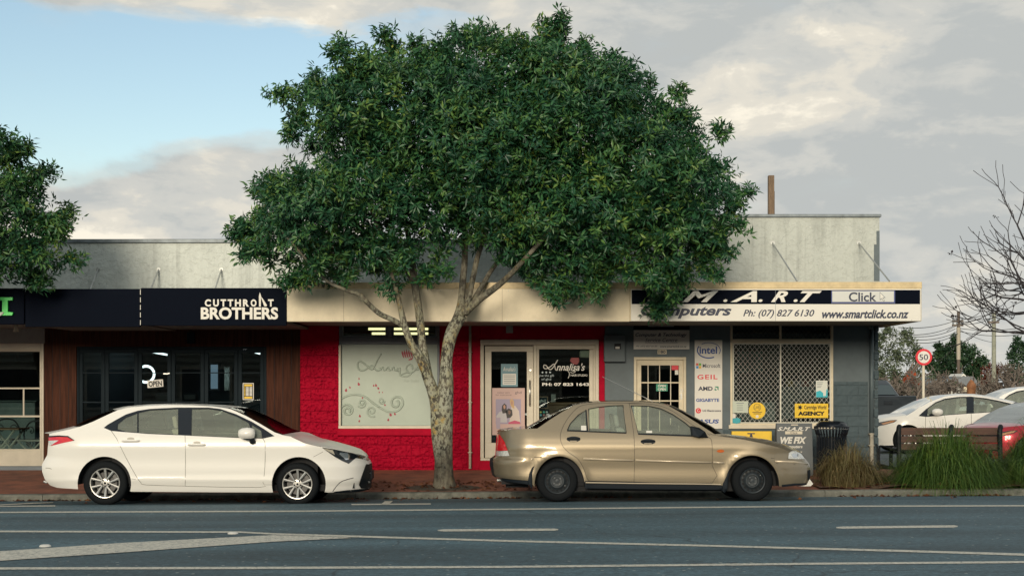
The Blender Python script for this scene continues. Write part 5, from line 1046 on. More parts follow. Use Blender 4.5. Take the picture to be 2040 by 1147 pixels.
dfL = [(940, 247), (1200, 259), (1335, 263), (1342, 268), (1347, 300), (1346, 400), (1336, 488), (1316, 510), (940, 503)]
front_b = [(1884, 386), (1888, 430), (1890, 466), (1883, 480), (1881, 512), (1870, 520), (1760, 534), (1662, 537)]
body = bt_e+rw_e[1:]+roof_e[1:]+ws_e[1:]+hd_e[1:]+front_b+arc(*AF[:3], 17, -197, 30, AF[3])+[(1384, 536), (1100, 535), (668, 532)]+arc(*AR[:3], 16, -192, 30, AR[3])+[(396, 519), (290, 512), (255, 500), (228, 470), (214, 430), (213, 396), (226, 370), (240, 346), (245, 292)]
hole = [(565, 224), (527, 208)]+dlo[1:13]+dfL[2:]+drL[3:]
wc.panel('body', body, paint_w, rt, holes=[hole], mirror=True)
wc.cross('roof', roof_e, roof_c, paint_w, rt); wc.cross('bonnet', hd_e, hd_c, paint_w, rt, n=30); wc.cross('boot_lid', bt_e, bt_c, paint_w, rt)
wc.cross('windscreen', ws_e, ws_c, M['screen_glass'], rt); wc.cross('rear_window', rw_e, rw_c, M['screen_glass'], rt)
dr = wc.panel('door', drL, paint_w, rt, mirror=True); df = wc.panel('door', dfL, paint_w, rt, mirror=True)
gq = [(597, 214), (599, 190), (640, 157), (697, 136), (697, 231), (640, 227)]; gr = [(704, 133), (762, 119), (905, 112), (905, 242), (704, 233)]; gf = [(975, 114), (1062, 112), (1128, 122), (1200, 150), (1264, 184), (1270, 205), (1270, 258), (1200, 256), (973, 246)]; gs = [(1279, 192), (1326, 222), (1331, 258), (1282, 258)]
sur = wc.panel('window_surround', dlo, M['gloss_black'], rt, holes=[gq, gr, gf, gs], mirror=True, off=-0.002)
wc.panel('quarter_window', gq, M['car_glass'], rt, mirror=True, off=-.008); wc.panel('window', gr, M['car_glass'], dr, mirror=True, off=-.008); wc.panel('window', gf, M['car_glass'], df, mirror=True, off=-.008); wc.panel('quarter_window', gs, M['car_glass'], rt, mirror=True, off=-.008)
b = MB(); wc.seam(b, [(940, 247), (942, 330), (942, 420), (941, 503)]); wc.seam(b, drL[:1]+drL[-1:]+[(592, 262), (640, 360), (690, 450), (715, 485), (745, 498), (941, 503)], sub=2); wc.seam(b, [(1335, 263), (1343, 275), (1347, 300), (1346, 400), (1336, 488), (1316, 510), (941, 504)], sub=2); wc.seam(b, [(1480, 253), (1520, 272), (1560, 288), (1632, 304)]); wc.seam(b, [(1592, 356), (1640, 330)], .0025); wc.seam(b, [(1347, 497), (1382, 497)], .002); wc.seam(b, [(665, 466), (690, 470)], .002)
wc.seam(b, [(232, 412), (250, 413), (262, 418)], .003); b.build('panel_gap', mat('gap_shade', (.10, .095, .08), .8), rt)
b = MB()
wc.seam(b, [(1690, 531), (1705, 510), (1722, 490), (1745, 476), (1795, 462)], .005); b.build('bumper_crease', M['plastic'], rt)
def handle(car, x0, x1, yc, h, m, par, off=.028):
    b = MB(); a = [car.P3(x0+(x1-x0)*t, yc+(.5 if t in (0, 1) else 0), off*(0.25 if t in (0, 1) else 1)) for t in (0, .12, .5, .88, 1)]
    b.tube(a, [h*.6, h, h, h, h*.6], 10, sub=3); return b.build('handle', m, par, True)
handle(wc, 620, 709, 273, .016, paint_w, dr); handle(wc, 955, 1044, 293, .016, paint_w, df)
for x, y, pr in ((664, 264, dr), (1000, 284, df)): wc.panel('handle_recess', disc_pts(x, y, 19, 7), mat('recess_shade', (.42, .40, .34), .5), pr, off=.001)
M['head_black'] = mat('headlamp_housing', (.012, .016, .02), .08, coat=1)
hl = wc.panel('headlight', [(1634, 307), (1700, 317), (1790, 336), (1866, 357), (1872, 374), (1840, 368), (1806, 361), (1771, 391), (1740, 378), (1700, 355), (1665, 330)], M['head_black'], rt, off=.006, mirror=True)
wc.panel('reflector', [(1728, 333), (1765, 336), (1775, 350), (1770, 368), (1755, 372), (1735, 352), (1722, 340)], M['chrome'], hl, off=.009, mirror=True); wc.panel('indicator', [(1640, 311), (1690, 321), (1700, 345), (1668, 328)], mat('indicator_lens', (.45, .42, .34), .15, coat=1), hl, off=.009, mirror=True)
tl = wc.panel('tail_light', [(248, 251), (300, 249), (345, 252), (378, 273), (330, 283), (262, 299), (250, 298)], M['lamp_red'], rt, off=.006, mirror=True); wc.panel('reverse_light', [(249, 274), (300, 272), (262, 297), (252, 299)], M['lamp_clear'], tl, off=.009, mirror=True); wc.panel('lamp_edge', [(248, 250), (300, 247), (347, 250), (380, 272), (374, 273), (344, 256), (300, 254), (250, 257)], M['plastic'], tl, off=.009)
wc.panel('grille', [(1858, 393), (1886, 388), (1889, 430), (1890, 466), (1883, 480), (1881, 512), (1862, 517), (1832, 515), (1822, 498)], M['black'], rt, off=.006, mirror=True)
wc.panel('lower_lip', [(1700, 531), (1760, 524), (1830, 518), (1881, 512), (1874, 521), (1760, 536), (1690, 538)], M['plastic'], rt, off=.004, mirror=True)
c = wc.cen(1890, 445); b = MB(); b.box(c.x-.005, c.x+.012, wc.Yc-.18, wc.Yc+.18, c.z-.06, c.z+.06); b.build('number_plate', M['plastic'], rt, bevel=.004)
mr = MB(); a = wc.P3(1262, 236, .10); mr.add(*(lambda v, f: (v, f))(*(lambda q: (q.v, q.f))(MB().lathe([(0, -.125), (.05, -.115), (.075, -.07), (.083, 0), (.078, .06), (.06, .10), (.0, .115)], (0, 0, 0), 'X', 20))))
mr.v = [(a.x+p[0]*.98, a.y+p[1]*1.3, a.z+p[2]*1.0) for p in mr.v]; mr = mr.build('wing_mirror', paint_w, rt, True)
b = MB(); b.tube([wc.P3(1285, 281, .01), wc.P3(1282, 262, .06), wc.P3(1275, 250, .09)], [.045, .035, .03], 8); b.build('mirror_base', M['plastic'], mr, True)
b = MB(); mr2 = [wc.P3(1238, 262, .06)]; b.tube([wc.P3(1226, 250, .10), wc.P3(1262, 262, .11), wc.P3(1292, 258, .09)], [.012, .02, .012], 8, sub=3); b.build('mirror_lower', M['plastic'], mr, True)
b = MB(); wc.wheel_well(b, *AR); wc.wheel_well(b, *AF)
x0, x1 = wc.U(420, 500)[0], wc.U(1650, 500)[0]; b.box(x0, x1, wc.Yc-.70, wc.Yc+.70, .17, .26); b.box(wc.U(270, 480)[0], x0, wc.Yc-.6, wc.Yc+.6, .30, .45); b.box(x1, wc.U(1800, 480)[0], wc.Yc-.6, wc.Yc+.6, .20, .45); b.build('underbody', M['dark'], rt)
for cx, cy in ((532, 489), (1510, 494)):
    q = P(*v1(cx, cy), 20.035); g = P(*v1(cx, 602), 20.035).z; Rt_ = q.z-g
    wheel(rt, (q.x, 20.035, q.z), Rt_, .212, .21, 'alloy', wm); zf_ = zroad(q.x, 21.7)+Rt_+.003; wheel(rt, (q.x, 2*wc.Yc-20.035, zf_), Rt_, .212, .21, 'alloy', wm, side=1)
interior(wc, wc.U(560, 300)[0], wc.U(1330, 300)[0], .28, wc.U(940, 250)[1]-.02, rt, wc.U(1010, 300)[0], wc.U(690, 300)[0], wc.U(1150, 300)[0], M['seat_beige'], wc.U(1300, 300)[0])
b = MB(); b.tube([P(*v1(222, 480), 20.5), P(*v1(238, 486), 20.5)], .018, 8); b.build('exhaust', M['steel'], rt)
# ---------- gold sedan
v2 = lambda x, y: (940+x/2.55, 770+y/2.55)
rt = thing('parked_car', (pX(1296, 20.85), 20.85, 0.03), 'gold sedan on plain black steel wheels parked outside the salon door', 'car', 'cars parked along the kerb')
nose = [(1660, 326), (1690, 362), (1714, 388), (1719, 420), (1718, 450), (1712, 480), (1700, 500), (1690, 512)]; tail = [(127, 234), (121, 300), (118, 350), (97, 362), (92, 380), (94, 400), (104, 440), (118, 460), (130, 480)]
def featg(x, z):
    f = 0.006*math.exp(-((z-.80)/.045)**2)-0.010*math.exp(-((z-.50)/.10)**2)
    for cx in GARX:
        r = math.hypot(x-cx, z-.31); f += 0.013*math.exp(-((r-.375)/.06)**2) if z > .2 else 0
    return f
GARX = (P(*v2(441, 480), 20.0).x, P(*v2(1423, 480), 20.0).x)
gc = Car(rt, v2, 20.0, [(.10, .80), (.2, .83), (.3, .842), (.45, .85), (.62, .852), (.8, .845), (.90, .825), (.97, .80), (1.1, .74), (1.25, .665), (1.36, .60), (1.43, .55), (1.5, .5)], nose, tail, Ln=.85, Lt=.55, n=2.5, feats=featg)
roof_e = [(515, 96), (560, 86), (620, 79), (700, 75), (830, 75), (920, 82), (960, 87), (1000, 97)]; roof_c = [(508, 88), (560, 78), (620, 71), (700, 67), (830, 67), (920, 74), (960, 80), (1002, 90)]
ws_e = [(1000, 97), (1060, 130), (1120, 168), (1180, 206), (1232, 240)]; ws_c = [(1002, 90), (1070, 120), (1140, 158), (1210, 197), (1262, 234)]
rw_e = [(332, 212), (400, 165), (455, 130), (515, 96)]; rw_c = [(278, 206), (355, 160), (430, 122), (508, 88)]
bt_e = [(140, 232), (170, 222), (250, 214), (332, 212)]; bt_c = [(128, 226), (140, 214), (210, 207), (278, 206)]
hd_e = [(1232, 240), (1290, 254), (1380, 268), (1470, 286), (1560, 308), (1612, 328), (1650, 340), (1672, 352)]; hd_c = [(1262, 234), (1320, 244), (1400, 252), (1500, 267), (1580, 290), (1630, 312), (1660, 326), (1688, 360)]
frame = [(452, 232), (466, 196), (495, 150), (530, 112), (562, 94), (620, 86), (700, 83), (790, 83), (900, 87), (960, 98), (1010, 118), (1060, 150), (1110, 186), (1160, 220), (1200, 255)]
AR = (445, 500, 127, 148); AF = (1424, 500, 137, 152)
drL = [(452, 232), (822, 238), (826, 360), (824, 480), (640, 477), (592, 474), (578, 440), (562, 402), (535, 362), (495, 336), (462, 302), (449, 262)]
dfL = [(822, 238), (1200, 257), (1214, 264), (1221, 300), (1221, 487), (824, 480), (826, 360)]
body = bt_e+rw_e[1:]+roof_e[1:]+ws_e[1:]+hd_e[1:]+[(1694, 366), (1714, 390), (1719, 420), (1718, 450), (1712, 480), (1700, 494), (1640, 498), (1571, 506)]+arc(AF[0], AF[1], AF[2], 2, -184, 30, AF[3])+[(1288, 505), (1270, 500), (1220, 490), (824, 483), (575, 478)]+arc(AR[0], AR[1], AR[2], -6, -184, 30, AR[3])+[(312, 500), (290, 476), (120, 456), (104, 440), (94, 400), (92, 380), (97, 363), (119, 350), (122, 300), (130, 240)]
hole = frame+[(1214, 264), (1221, 300), (1221, 487), (824, 480)]+drL[4:]
gc.panel('body', body, paint_g, rt, holes=[hole], mirror=True)
gc.cross('roof', roof_e, roof_c, paint_g, rt); gc.cross('bonnet', hd_e, hd_c, paint_g, rt, n=30); gc.cross('boot_lid', bt_e, bt_c, paint_g, rt)
gc.cross('windscreen', ws_e, ws_c, M['screen_glass'], rt); gc.cross('rear_window', rw_e, rw_c, M['screen_glass'], rt)
gq = [(485, 220), (500, 188), (540, 144), (578, 119), (584, 223)]; gr = [(593, 113), (640, 104), (700, 97), (768, 94), (785, 232), (597, 226)]; gf = [(808, 96), (900, 98), (960, 111), (1020, 140), (1080, 180), (1118, 212), (1120, 247), (845, 237)]
frR = frame[:8]+[(800, 86), (822, 238)]; frF = [(800, 86), (822, 238), (1200, 257)]+frame[:7:-1]
dr = gc.panel('door', drL, paint_g, rt, mirror=True); df = gc.panel('door', dfL, paint_g, rt, mirror=True)
gc.panel('window_frame', [(452, 232)]+frR[1:], paint_g, dr, holes=[gq, gr], mirror=True); gc.panel('window_frame', frF, paint_g, df, holes=[gf], mirror=True)
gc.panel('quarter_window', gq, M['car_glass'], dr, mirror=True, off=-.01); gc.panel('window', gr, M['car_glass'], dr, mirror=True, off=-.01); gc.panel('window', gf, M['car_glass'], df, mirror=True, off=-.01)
b = MB()
for q in (gq, gr, gf): gc.seam(b, q+q[:1], .006, sub=0)
gc.seam(b, [(580, 118), (588, 225)], .011, sub=0); gc.seam(b, [(484, 223), (590, 227), (785, 235)], .010, sub=0); gc.seam(b, [(845, 240), (1120, 250), (1200, 257)], .010, sub=0); b.build('window_seal', M['plastic'], rt)
b = MB(); gc.seam(b, [(800, 86), (811, 160), (822, 238), (826, 300), (826, 400), (824, 483)]); gc.seam(b, frame[:8]+[(900, 87), (960, 98)], .003, sub=2); gc.seam(b, frame[8:], .003, sub=2); gc.seam(b, drL[:1]+drL[:4:-1]+[(640, 477), (824, 481)], sub=2); gc.seam(b, [(1200, 257), (1214, 264), (1221, 300), (1221, 400), (1221, 488), (824, 482)], sub=2)
gc.seam(b, [(120, 352), (200, 354), (318, 357), (365, 359)], .004, sub=0); gc.seam(b, [(1520, 362), (1607, 366), (1690, 371)], .004, sub=0); gc.seam(b, [(1545, 388), (1640, 394), (1712, 402)], .003, sub=0); gc.seam(b, [(106, 372), (318, 372)], .003, sub=0); gc.seam(b, [(1208, 238), (1250, 248), (1380, 266)], .003); gc.seam(b, [(1210, 247), (1196, 236)], .003, sub=0)
b.build('panel_gap', mat('gold_gap_shade', (.04, .035, .03), .8), rt)
M['pale_strip'] = mat('pale_gold_strip', (.60, .50, .36), .3, .3, coat=.6)
for q in ([(566, 366), (820, 374)], [(831, 374), (1216, 384)], [(1227, 384), (1283, 386)], [(112, 364), (310, 366)], [(1540, 378), (1640, 382), (1705, 392)]):
    b = MB(); gc.seam(b, q, .015, .004, sub=0); b.build('side_moulding', M['pale_strip'], rt, True)
b = MB(); gc.seam(b, [(578, 486), (824, 490), (1215, 494), (1265, 496)], .009, .002, sub=0); b.build('sill_strip', M['pale_strip'], rt)
gc.panel('sill', [(572, 480), (824, 485), (1220, 490), (1280, 500), (1270, 524), (900, 521), (575, 516)], M['plastic'], rt, off=-.012, mirror=True)
for x0, x1, y, pr in ((481, 552, 266, dr), (857, 933, 279, df)):
    gc.panel('handle_recess', disc_pts((x0+x1)/2, y, (x1-x0)/2, 14), M['plastic'], pr, off=.004); handle(gc, x0+4, x1-4, y-6, .011, M['plastic'], pr, .03)
    b = MB(); gc.seam(b, [(x0+18, y+10), (x1-20, y+10)], .008, .006, sub=0); b.build('handle_cup', M['pale_strip'], pr)
gc.panel('side_indicator', disc_pts(1263, 326, 19, 7.5), M['lamp_orange'], rt, off=.010)
hl = gc.panel('headlight', [(1606, 365), (1609, 335), (1625, 325), (1645, 325), (1672, 342), (1690, 366), (1650, 368)], M['lamp_clear'], rt, off=.006, mirror=True); gc.panel('reflector', disc_pts(1640, 347, 17, 15), M['chrome'], hl, off=.009, mirror=True)
tl = gc.panel('tail_light', [(130, 239), (146, 246), (168, 280), (184, 323), (123, 323), (125, 290)], M['lamp_red'], rt, off=.008, mirror=True); gc.panel('reverse_light', [(123, 325), (184, 325), (193, 350), (121, 349)], M['lamp_clear'], tl, off=.008, mirror=True)
gc.panel('grille', [(1703, 425), (1718, 420), (1718, 450), (1712, 478), (1704, 470)], M['black'], rt, off=.006, mirror=True)
gc.panel('bumper_lip', [(1574, 497), (1640, 490), (1700, 488), (1698, 497), (1640, 501), (1574, 508)], M['plastic'], rt, off=.004, mirror=True)
gc.panel('bumper_edge', [(92, 364), (108, 358), (112, 440), (126, 462), (104, 448), (92, 400)], M['plastic'], rt, off=.004, mirror=True); gc.panel('lower_valance', [(140, 462), (300, 478), (306, 505), (280, 494), (150, 474)], M['plastic'], rt, off=.004)
b = MB(); b.add([P(*v2(x, y), 20.25) for x, y in ((1640, 506), (1700, 498), (1716, 468), (1734, 492), (1722, 504))]+[P(*v2(x, y), 20.9) for x, y in ((1640, 506), (1700, 498), (1716, 468), (1734, 492), (1722, 504))], [(0,1,2,3,4),(9,8,7,6,5)]+[((i+1) % 5, i, i+5, (i+1) % 5+5) for i in range(5)]); b.build('chin_spoiler', M['white_vinyl'], rt, label='loose white lip under the front bumper')
for q in ([(306, 410), (318, 400), (306, 440), (308, 520), (296, 505), (284, 488), (292, 440)], [(1300, 440), (1310, 420), (1302, 470), (1296, 520), (1284, 540), (1268, 522), (1276, 490)]): gc.panel('mudflap', q, M['plastic'], rt, off=.01, mirror=True, thick=.01)
b = MB(); q = [gc.P3(x, y, o) for x, y, o in ((1112, 198, .05), (1150, 206, .15), (1178, 226, .17), (1200, 256, .03), (1150, 254, .10), (1118, 248, .06))]
b.add(q+[p+Vector((-.02, .10, 0)) for p in q], [(0,1,2,3,4,5)[::-1],(6,7,8,9,10,11)]+[(i, (i+1) % 6, (i+1) % 6+6, i+6) for i in range(6)]); b.build('wing_mirror', M['plastic'], rt, bevel=.012, seg=2)
b = MB(); b.tube([P(1301, 799.5, gc.Yc-.45), P(1200, 750, gc.Yc-.45)], [.006, .0035], 6); b.build('antenna', M['steel'], rt)
b = MB(); gc.wheel_well(b, *AR); gc.wheel_well(b, *AF); x0, x1 = gc.U(420, 500)[0], gc.U(1500, 500)[0]; b.box(x0, x1, gc.Yc-.68, gc.Yc+.68, .17, .30); b.box(gc.U(150, 470)[0], x0, gc.Yc-.6, gc.Yc+.6, .26, .45); b.box(x1, gc.U(1620, 480)[0], gc.Yc-.6, gc.Yc+.6, .24, .45)
q = P(*v2(215, 480), 20.5); b.box(q.x-.12, q.x+.2, 20.4, 20.8, q.z-.08, q.z+.06); b.build('underbody', M['dark'], rt)
b = MB(); b.tube([P(*v2(128, 474), 20.6), P(*v2(175, 470), 20.6)], .025, 10); b.build('exhaust', M['galv'], rt)
for cx, cy in ((434, 479), (1427, 477)):
    q = P(*v2(cx, cy), 20.03); g = P(*v2(cx, 583), 20.03).z; Rt_ = q.z-g
    wheel(rt, (q.x, 20.03, q.z), Rt_, .178, .19, 'steel', wm); zf_ = zroad(q.x, 21.6)+Rt_+.003; wheel(rt, (q.x, 2*gc.Yc-20.03, zf_), Rt_, .178, .19, 'steel', wm, side=1)
interior(gc, gc.U(470, 300)[0], gc.U(1190, 300)[0], .30, gc.U(825, 245)[1]-.02, rt, gc.U(900, 300)[0], gc.U(560, 300)[0], gc.U(1040, 300)[0], M['seat_grey'], gc.U(1180, 300)[0])
for x0, y0, x1, y1 in ((555, 196, 583, 221), (886, 222, 916, 233)):
    gc.panel('window_sticker', [(x0, y0), (x1, y0), (x1, y1), (x0, y1)], M['white_vinyl'], rt, off=-.007)
# ---------- car park: pale hatchback, red hatchback, white wagon, black ute
v7 = lambda x, y: (1740+x/3.8233, 600+y/3.8233)
YP = 34.0
rt = thing('hatchback', (pX(1925, YP+.9), YP+.9, 0.05), 'white sloping hatchback in the car park beyond the bench', 'car', 'cars in the car park')
nose = [(10, 868), (-20, 895), (-36, 930), (-42, 980), (-42, 1040), (-36, 1080)]; tail = [(1415, 830), (1432, 880), (1440, 940), (1436, 1040), (1425, 1080)]
# this one faces the other way: its nose is at the smaller x, so swap roles
pc = Car(rt, v7, YP, [(.10, .82), (.25, .87), (.5, .89), (.75, .89), (.9, .87), (1.0, .84), (1.2, .74), (1.35, .65), (1.45, .58), (1.55, .5)], tail, nose, Ln=.7, Lt=.9, n=2.4)
roof_e = [(540, 724), (640, 714), (760, 715), (880, 731), (1000, 757), (1060, 772)]; roof_c = [(530, 712), (640, 702), (760, 704), (880, 720), (1000, 747), (1060, 762)]
ws_e = [(255, 868), (345, 812), (430, 764), (540, 724)]; ws_c = [(195, 850), (300, 800), (420, 744), (530, 712)]
hd_e = [(20, 912), (60, 892), (130, 878), (255, 868)]; hd_c = [(-20, 895), (40, 872), (100, 860), (195, 850)]
rw_e = [(1060, 772), (1180, 805), (1300, 838), (1400, 858)]; rw_c = [(1060, 762), (1180, 790), (1300, 822), (1415, 832)]
dlo = [(343, 872), (400, 820), (470, 769), (540, 741), (640, 727), (740, 724), (860, 737), (960, 757), (1040, 775), (1110, 800), (1100, 826), (1000, 836), (820, 849), (720, 855), (520, 869), (400, 879)]
A1 = (265, 1056, 118, 118); A2 = (1148, 1056, 118, 118)
body = [hd_e[0]]+hd_e[1:]+ws_e[1:]+roof_e[1:]+rw_e[1:]+[(1425, 900), (1436, 960), (1434, 1060), (1420, 1100), (1262, 1100)]+arc(A2[0], A2[1], 118, 20, -200, 26)+[(1036, 1120), (380, 1120)]+arc(A1[0], A1[1], 118, 20, -200, 26)+[(152, 1096), (20, 1096), (-36, 1080), (-42, 1040), (-42, 980), (-34, 935), (-10, 920)]
pc.panel('body', body, paint_w, rt, holes=[dlo], mirror=True, grid=.07)
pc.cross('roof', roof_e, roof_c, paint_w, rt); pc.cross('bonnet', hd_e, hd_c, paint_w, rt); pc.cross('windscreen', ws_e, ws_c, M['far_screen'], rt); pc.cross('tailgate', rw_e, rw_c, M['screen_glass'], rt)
g1 = [(410, 872), (414, 818), (475, 775), (545, 748), (640, 733), (708, 731), (708, 852), (520, 864)]; g2 = [(764, 731), (860, 744), (960, 764), (1060, 790), (1080, 812), (1000, 830), (820, 844), (764, 848)]
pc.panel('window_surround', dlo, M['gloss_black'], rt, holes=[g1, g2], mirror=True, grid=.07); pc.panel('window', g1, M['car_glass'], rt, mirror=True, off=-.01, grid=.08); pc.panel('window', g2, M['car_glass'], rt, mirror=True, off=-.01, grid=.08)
b = MB(); pc.seam(b, [(398, 879), (396, 960), (402, 1080)], .006); pc.seam(b, [(745, 855), (748, 960), (745, 1100)], .006); b.build('panel_gap', mat('gap_grey', (.15, .14, .12), .8), rt)
hl = pc.panel('headlight', [(-38, 935), (40, 922), (130, 905), (182, 903), (160, 920), (75, 942), (0, 952)], M['head_black'], rt, off=.008, mirror=True, grid=.05); pc.panel('indicator', [(60, 930), (130, 911), (170, 907), (150, 919), (80, 938)], mat('amber_strip', (.5, .25, .12), .2, coat=1), hl, off=.012, mirror=True, grid=.05)
b = MB(); a = pc.P3(478, 842, .12); q = MB().lathe([(0, -.13), (.05, -.12), (.08, -.06), (.085, .02), (.06, .10), (0, .13)], (0, 0, 0), 'X', 16); b.add([(a.x+p[0], a.y+p[1]*1.2, a.z+p[2]) for p in q.v], q.f); mr = b.build('wing_mirror', paint_w, rt, True); b = MB(); b.tube([pc.P3(425, 864, .02), pc.P3(470, 858, .10), pc.P3(508, 856, .12)], [.02, .03, .015], 6); b.build('mirror_base', M['plastic'], mr, True)
b = MB(); pc.wheel_well(b, *A1); pc.wheel_well(b, *A2); b.box(pc.U(150, 1060)[0], pc.U(1280, 1060)[0], pc.Yc-.7, pc.Yc+.7, .2, .3); b.build('underbody', M['dark'], rt)
for cx in (265, 1148):
    q = P(*v7(cx, 1056), YP+.04); wheel(rt, (q.x, YP+.04, q.z), q.z-.055, .20, .21, 'alloy', wm); wheel(rt, (q.x, 2*pc.Yc-YP-.04, q.z), q.z-.055, .20, .21, 'alloy', wm, side=1)
Yc = pc.Yc; zb_ = pc.U(700, 860)[1]
b = MB(); b.box(pc.U(360, 900)[0], pc.U(1250, 900)[0], Yc-.74, Yc+.74, .35, zb_-.06); b.build('interior_tub', M['dark'], rt)
for x, y in ((640, .36), (640, -.36), (880, .36), (880, -.36)):
    p = pc.U(x, 880); b = MB(); b.prism([(p[0]-.06, zb_-.3), (p[0]+.06, zb_-.3), (p[0]+.16, zb_+.22), (p[0]+.06, zb_+.24)], Yc+y-.23, Yc+y+.23); b.prism([(p[0]+.08, zb_+.24), (p[0]+.16, zb_+.24), (p[0]+.19, zb_+.42), (p[0]+.11, zb_+.42)], Yc+y-.12, Yc+y+.12); b.build('seat', M['seat_grey'], rt, bevel=.03)
hatch = rt
paint_r = metallic('red_car_paint', (.42, .012, .03), .3, .35)
def repaint(o, old, new):
    if o.type == 'MESH' and any(ms.material == old for ms in o.material_slots):
        for ms in o.material_slots:
            if ms.material == old: ms.link = 'OBJECT'; ms.material = new
    for ch in o.children: repaint(ch, old, new)
red = copy_tree(hatch); tag(red, 'red hatchback nosing towards the street behind the grass clump', 'car', 'cars in the car park'); repaint(red, paint_w, paint_r)
red.location = (pX(2128, 29.6), 30.2, 0.02); red.rotation_euler = (0, 0, R(24)); red.scale = (.95, .95, .93)
wag = copy_tree(hatch); wag.name = 'wagon'; tag(wag, 'white wagon with roof rails, only its top showing above the red car', 'car', 'cars in the car park')
wag.location = (pX(2062, 39.5), 39.5, 0.05); wag.scale = (1.0, 1.0, 1.13)
b = MB(); Yr = hatch.location.y-.56
b.tube([(hatch.location.x-.42, Yr, 1.45), (hatch.location.x-.3, Yr, 1.545), (hatch.location.x+.4, Yr, 1.54), (hatch.location.x+.85, Yr, 1.42)], .022, 8, sub=4); rr_ = b.build('roof_rail', M['galv'], None, True); rr_.parent = wag; rr_.matrix_parent_inverse = Matrix.Translation(-hatch.location)
# ute, seen from behind over the hatchback
YU = 40.0; xr = pX(1837, YU); paint_u = metallic('black_ute_paint', (.012, .02, .028), .3, .2); xc = xr-.95
rt = thing('utility_truck', (xc, YU+2.4, .05), 'black utility truck with its tailgate showing beside the shop corner', 'car', 'cars in the car park')
zt_ = pZ(790, YU); b = MB(); b.box(xc-.93, xc+.93, YU+.08, YU+5.2, .55, zt_-.06); b.box(xc-.90, xc+.90, YU+.3, YU+5.1, .38, .549); b.build('body', paint_u, rt, bevel=.06, seg=3)
b = MB(); b.box(xc-.80, xc+.80, YU, YU+.078, .72, zt_+.03); tg = b.build('tailgate', paint_u, rt, bevel=.03, seg=2); b = MB(); b.box(xc-.12, xc+.12, YU-.02, YU-.001, zt_-.22, zt_-.12); b.build('handle', M['plastic'], tg, bevel=.01)
b = MB(); b.box(xc-.9, xc+.9, YU-.12, YU-.03, .52, .70); b.build('bumper', M['plastic'], rt, bevel=.03)
for sg in (-1, 1): b = MB(); b.box(xc+sg*.87-.065, xc+sg*.87+.065, YU+.0, YU+.075, .80, zt_-.08); b.build('tail_light', M['lamp_red'], rt, bevel=.015)
zr_ = 1.845
b = MB(); v = []
for z, hx, ya, yb in ((zt_-.055, .86, YU+1.75, YU+4.3), (zr_-.12, .66, YU+2.15, YU+3.45), (zr_, .60, YU+2.35, YU+3.3)): v += [(xc-hx, ya, z), (xc+hx, ya, z), (xc+hx, yb, z), (xc-hx, yb, z)]
b.add(v, [(4*k+i, 4*k+(i+1) % 4, 4*k+4+(i+1) % 4, 4*k+4+i) for k in range(2) for i in range(4)]+[(8,9,10,11)]); b.build('cab', paint_u, rt, bevel=.07, seg=3)
b = MB(); b.add([(xc-.72, YU+1.80, zt_+.05), (xc+.72, YU+1.80, zt_+.05), (xc+.60, YU+2.12, zr_-.14), (xc-.60, YU+2.12, zr_-.14)], [(0,1,2,3)]); q = b.build('rear_window', mat('dark_glass', (.03, .05, .055), .08, coat=1), rt); q.location = (0, -.012, 0)
b = MB(); b.box(xc-.16, xc+.16, YU+2.21, YU+2.30, zr_-.075, zr_-.035); b.build('brake_light', M['lamp_red'], rt)
for yy in (YU+1.15, YU+4.2):
    for sg in (-1, 1):
        b = MB(); b.lathe([(0, -.02), (.22, -.02), (.24, 0), (.36, 0), (.39, .04), (.39, .2), (.36, .24), (0, .24)], (xc+sg*.94-(.24 if sg > 0 else 0), yy, .44), 'X', 28); b.build('wheel', M['rubber'], rt, True, angle=40)
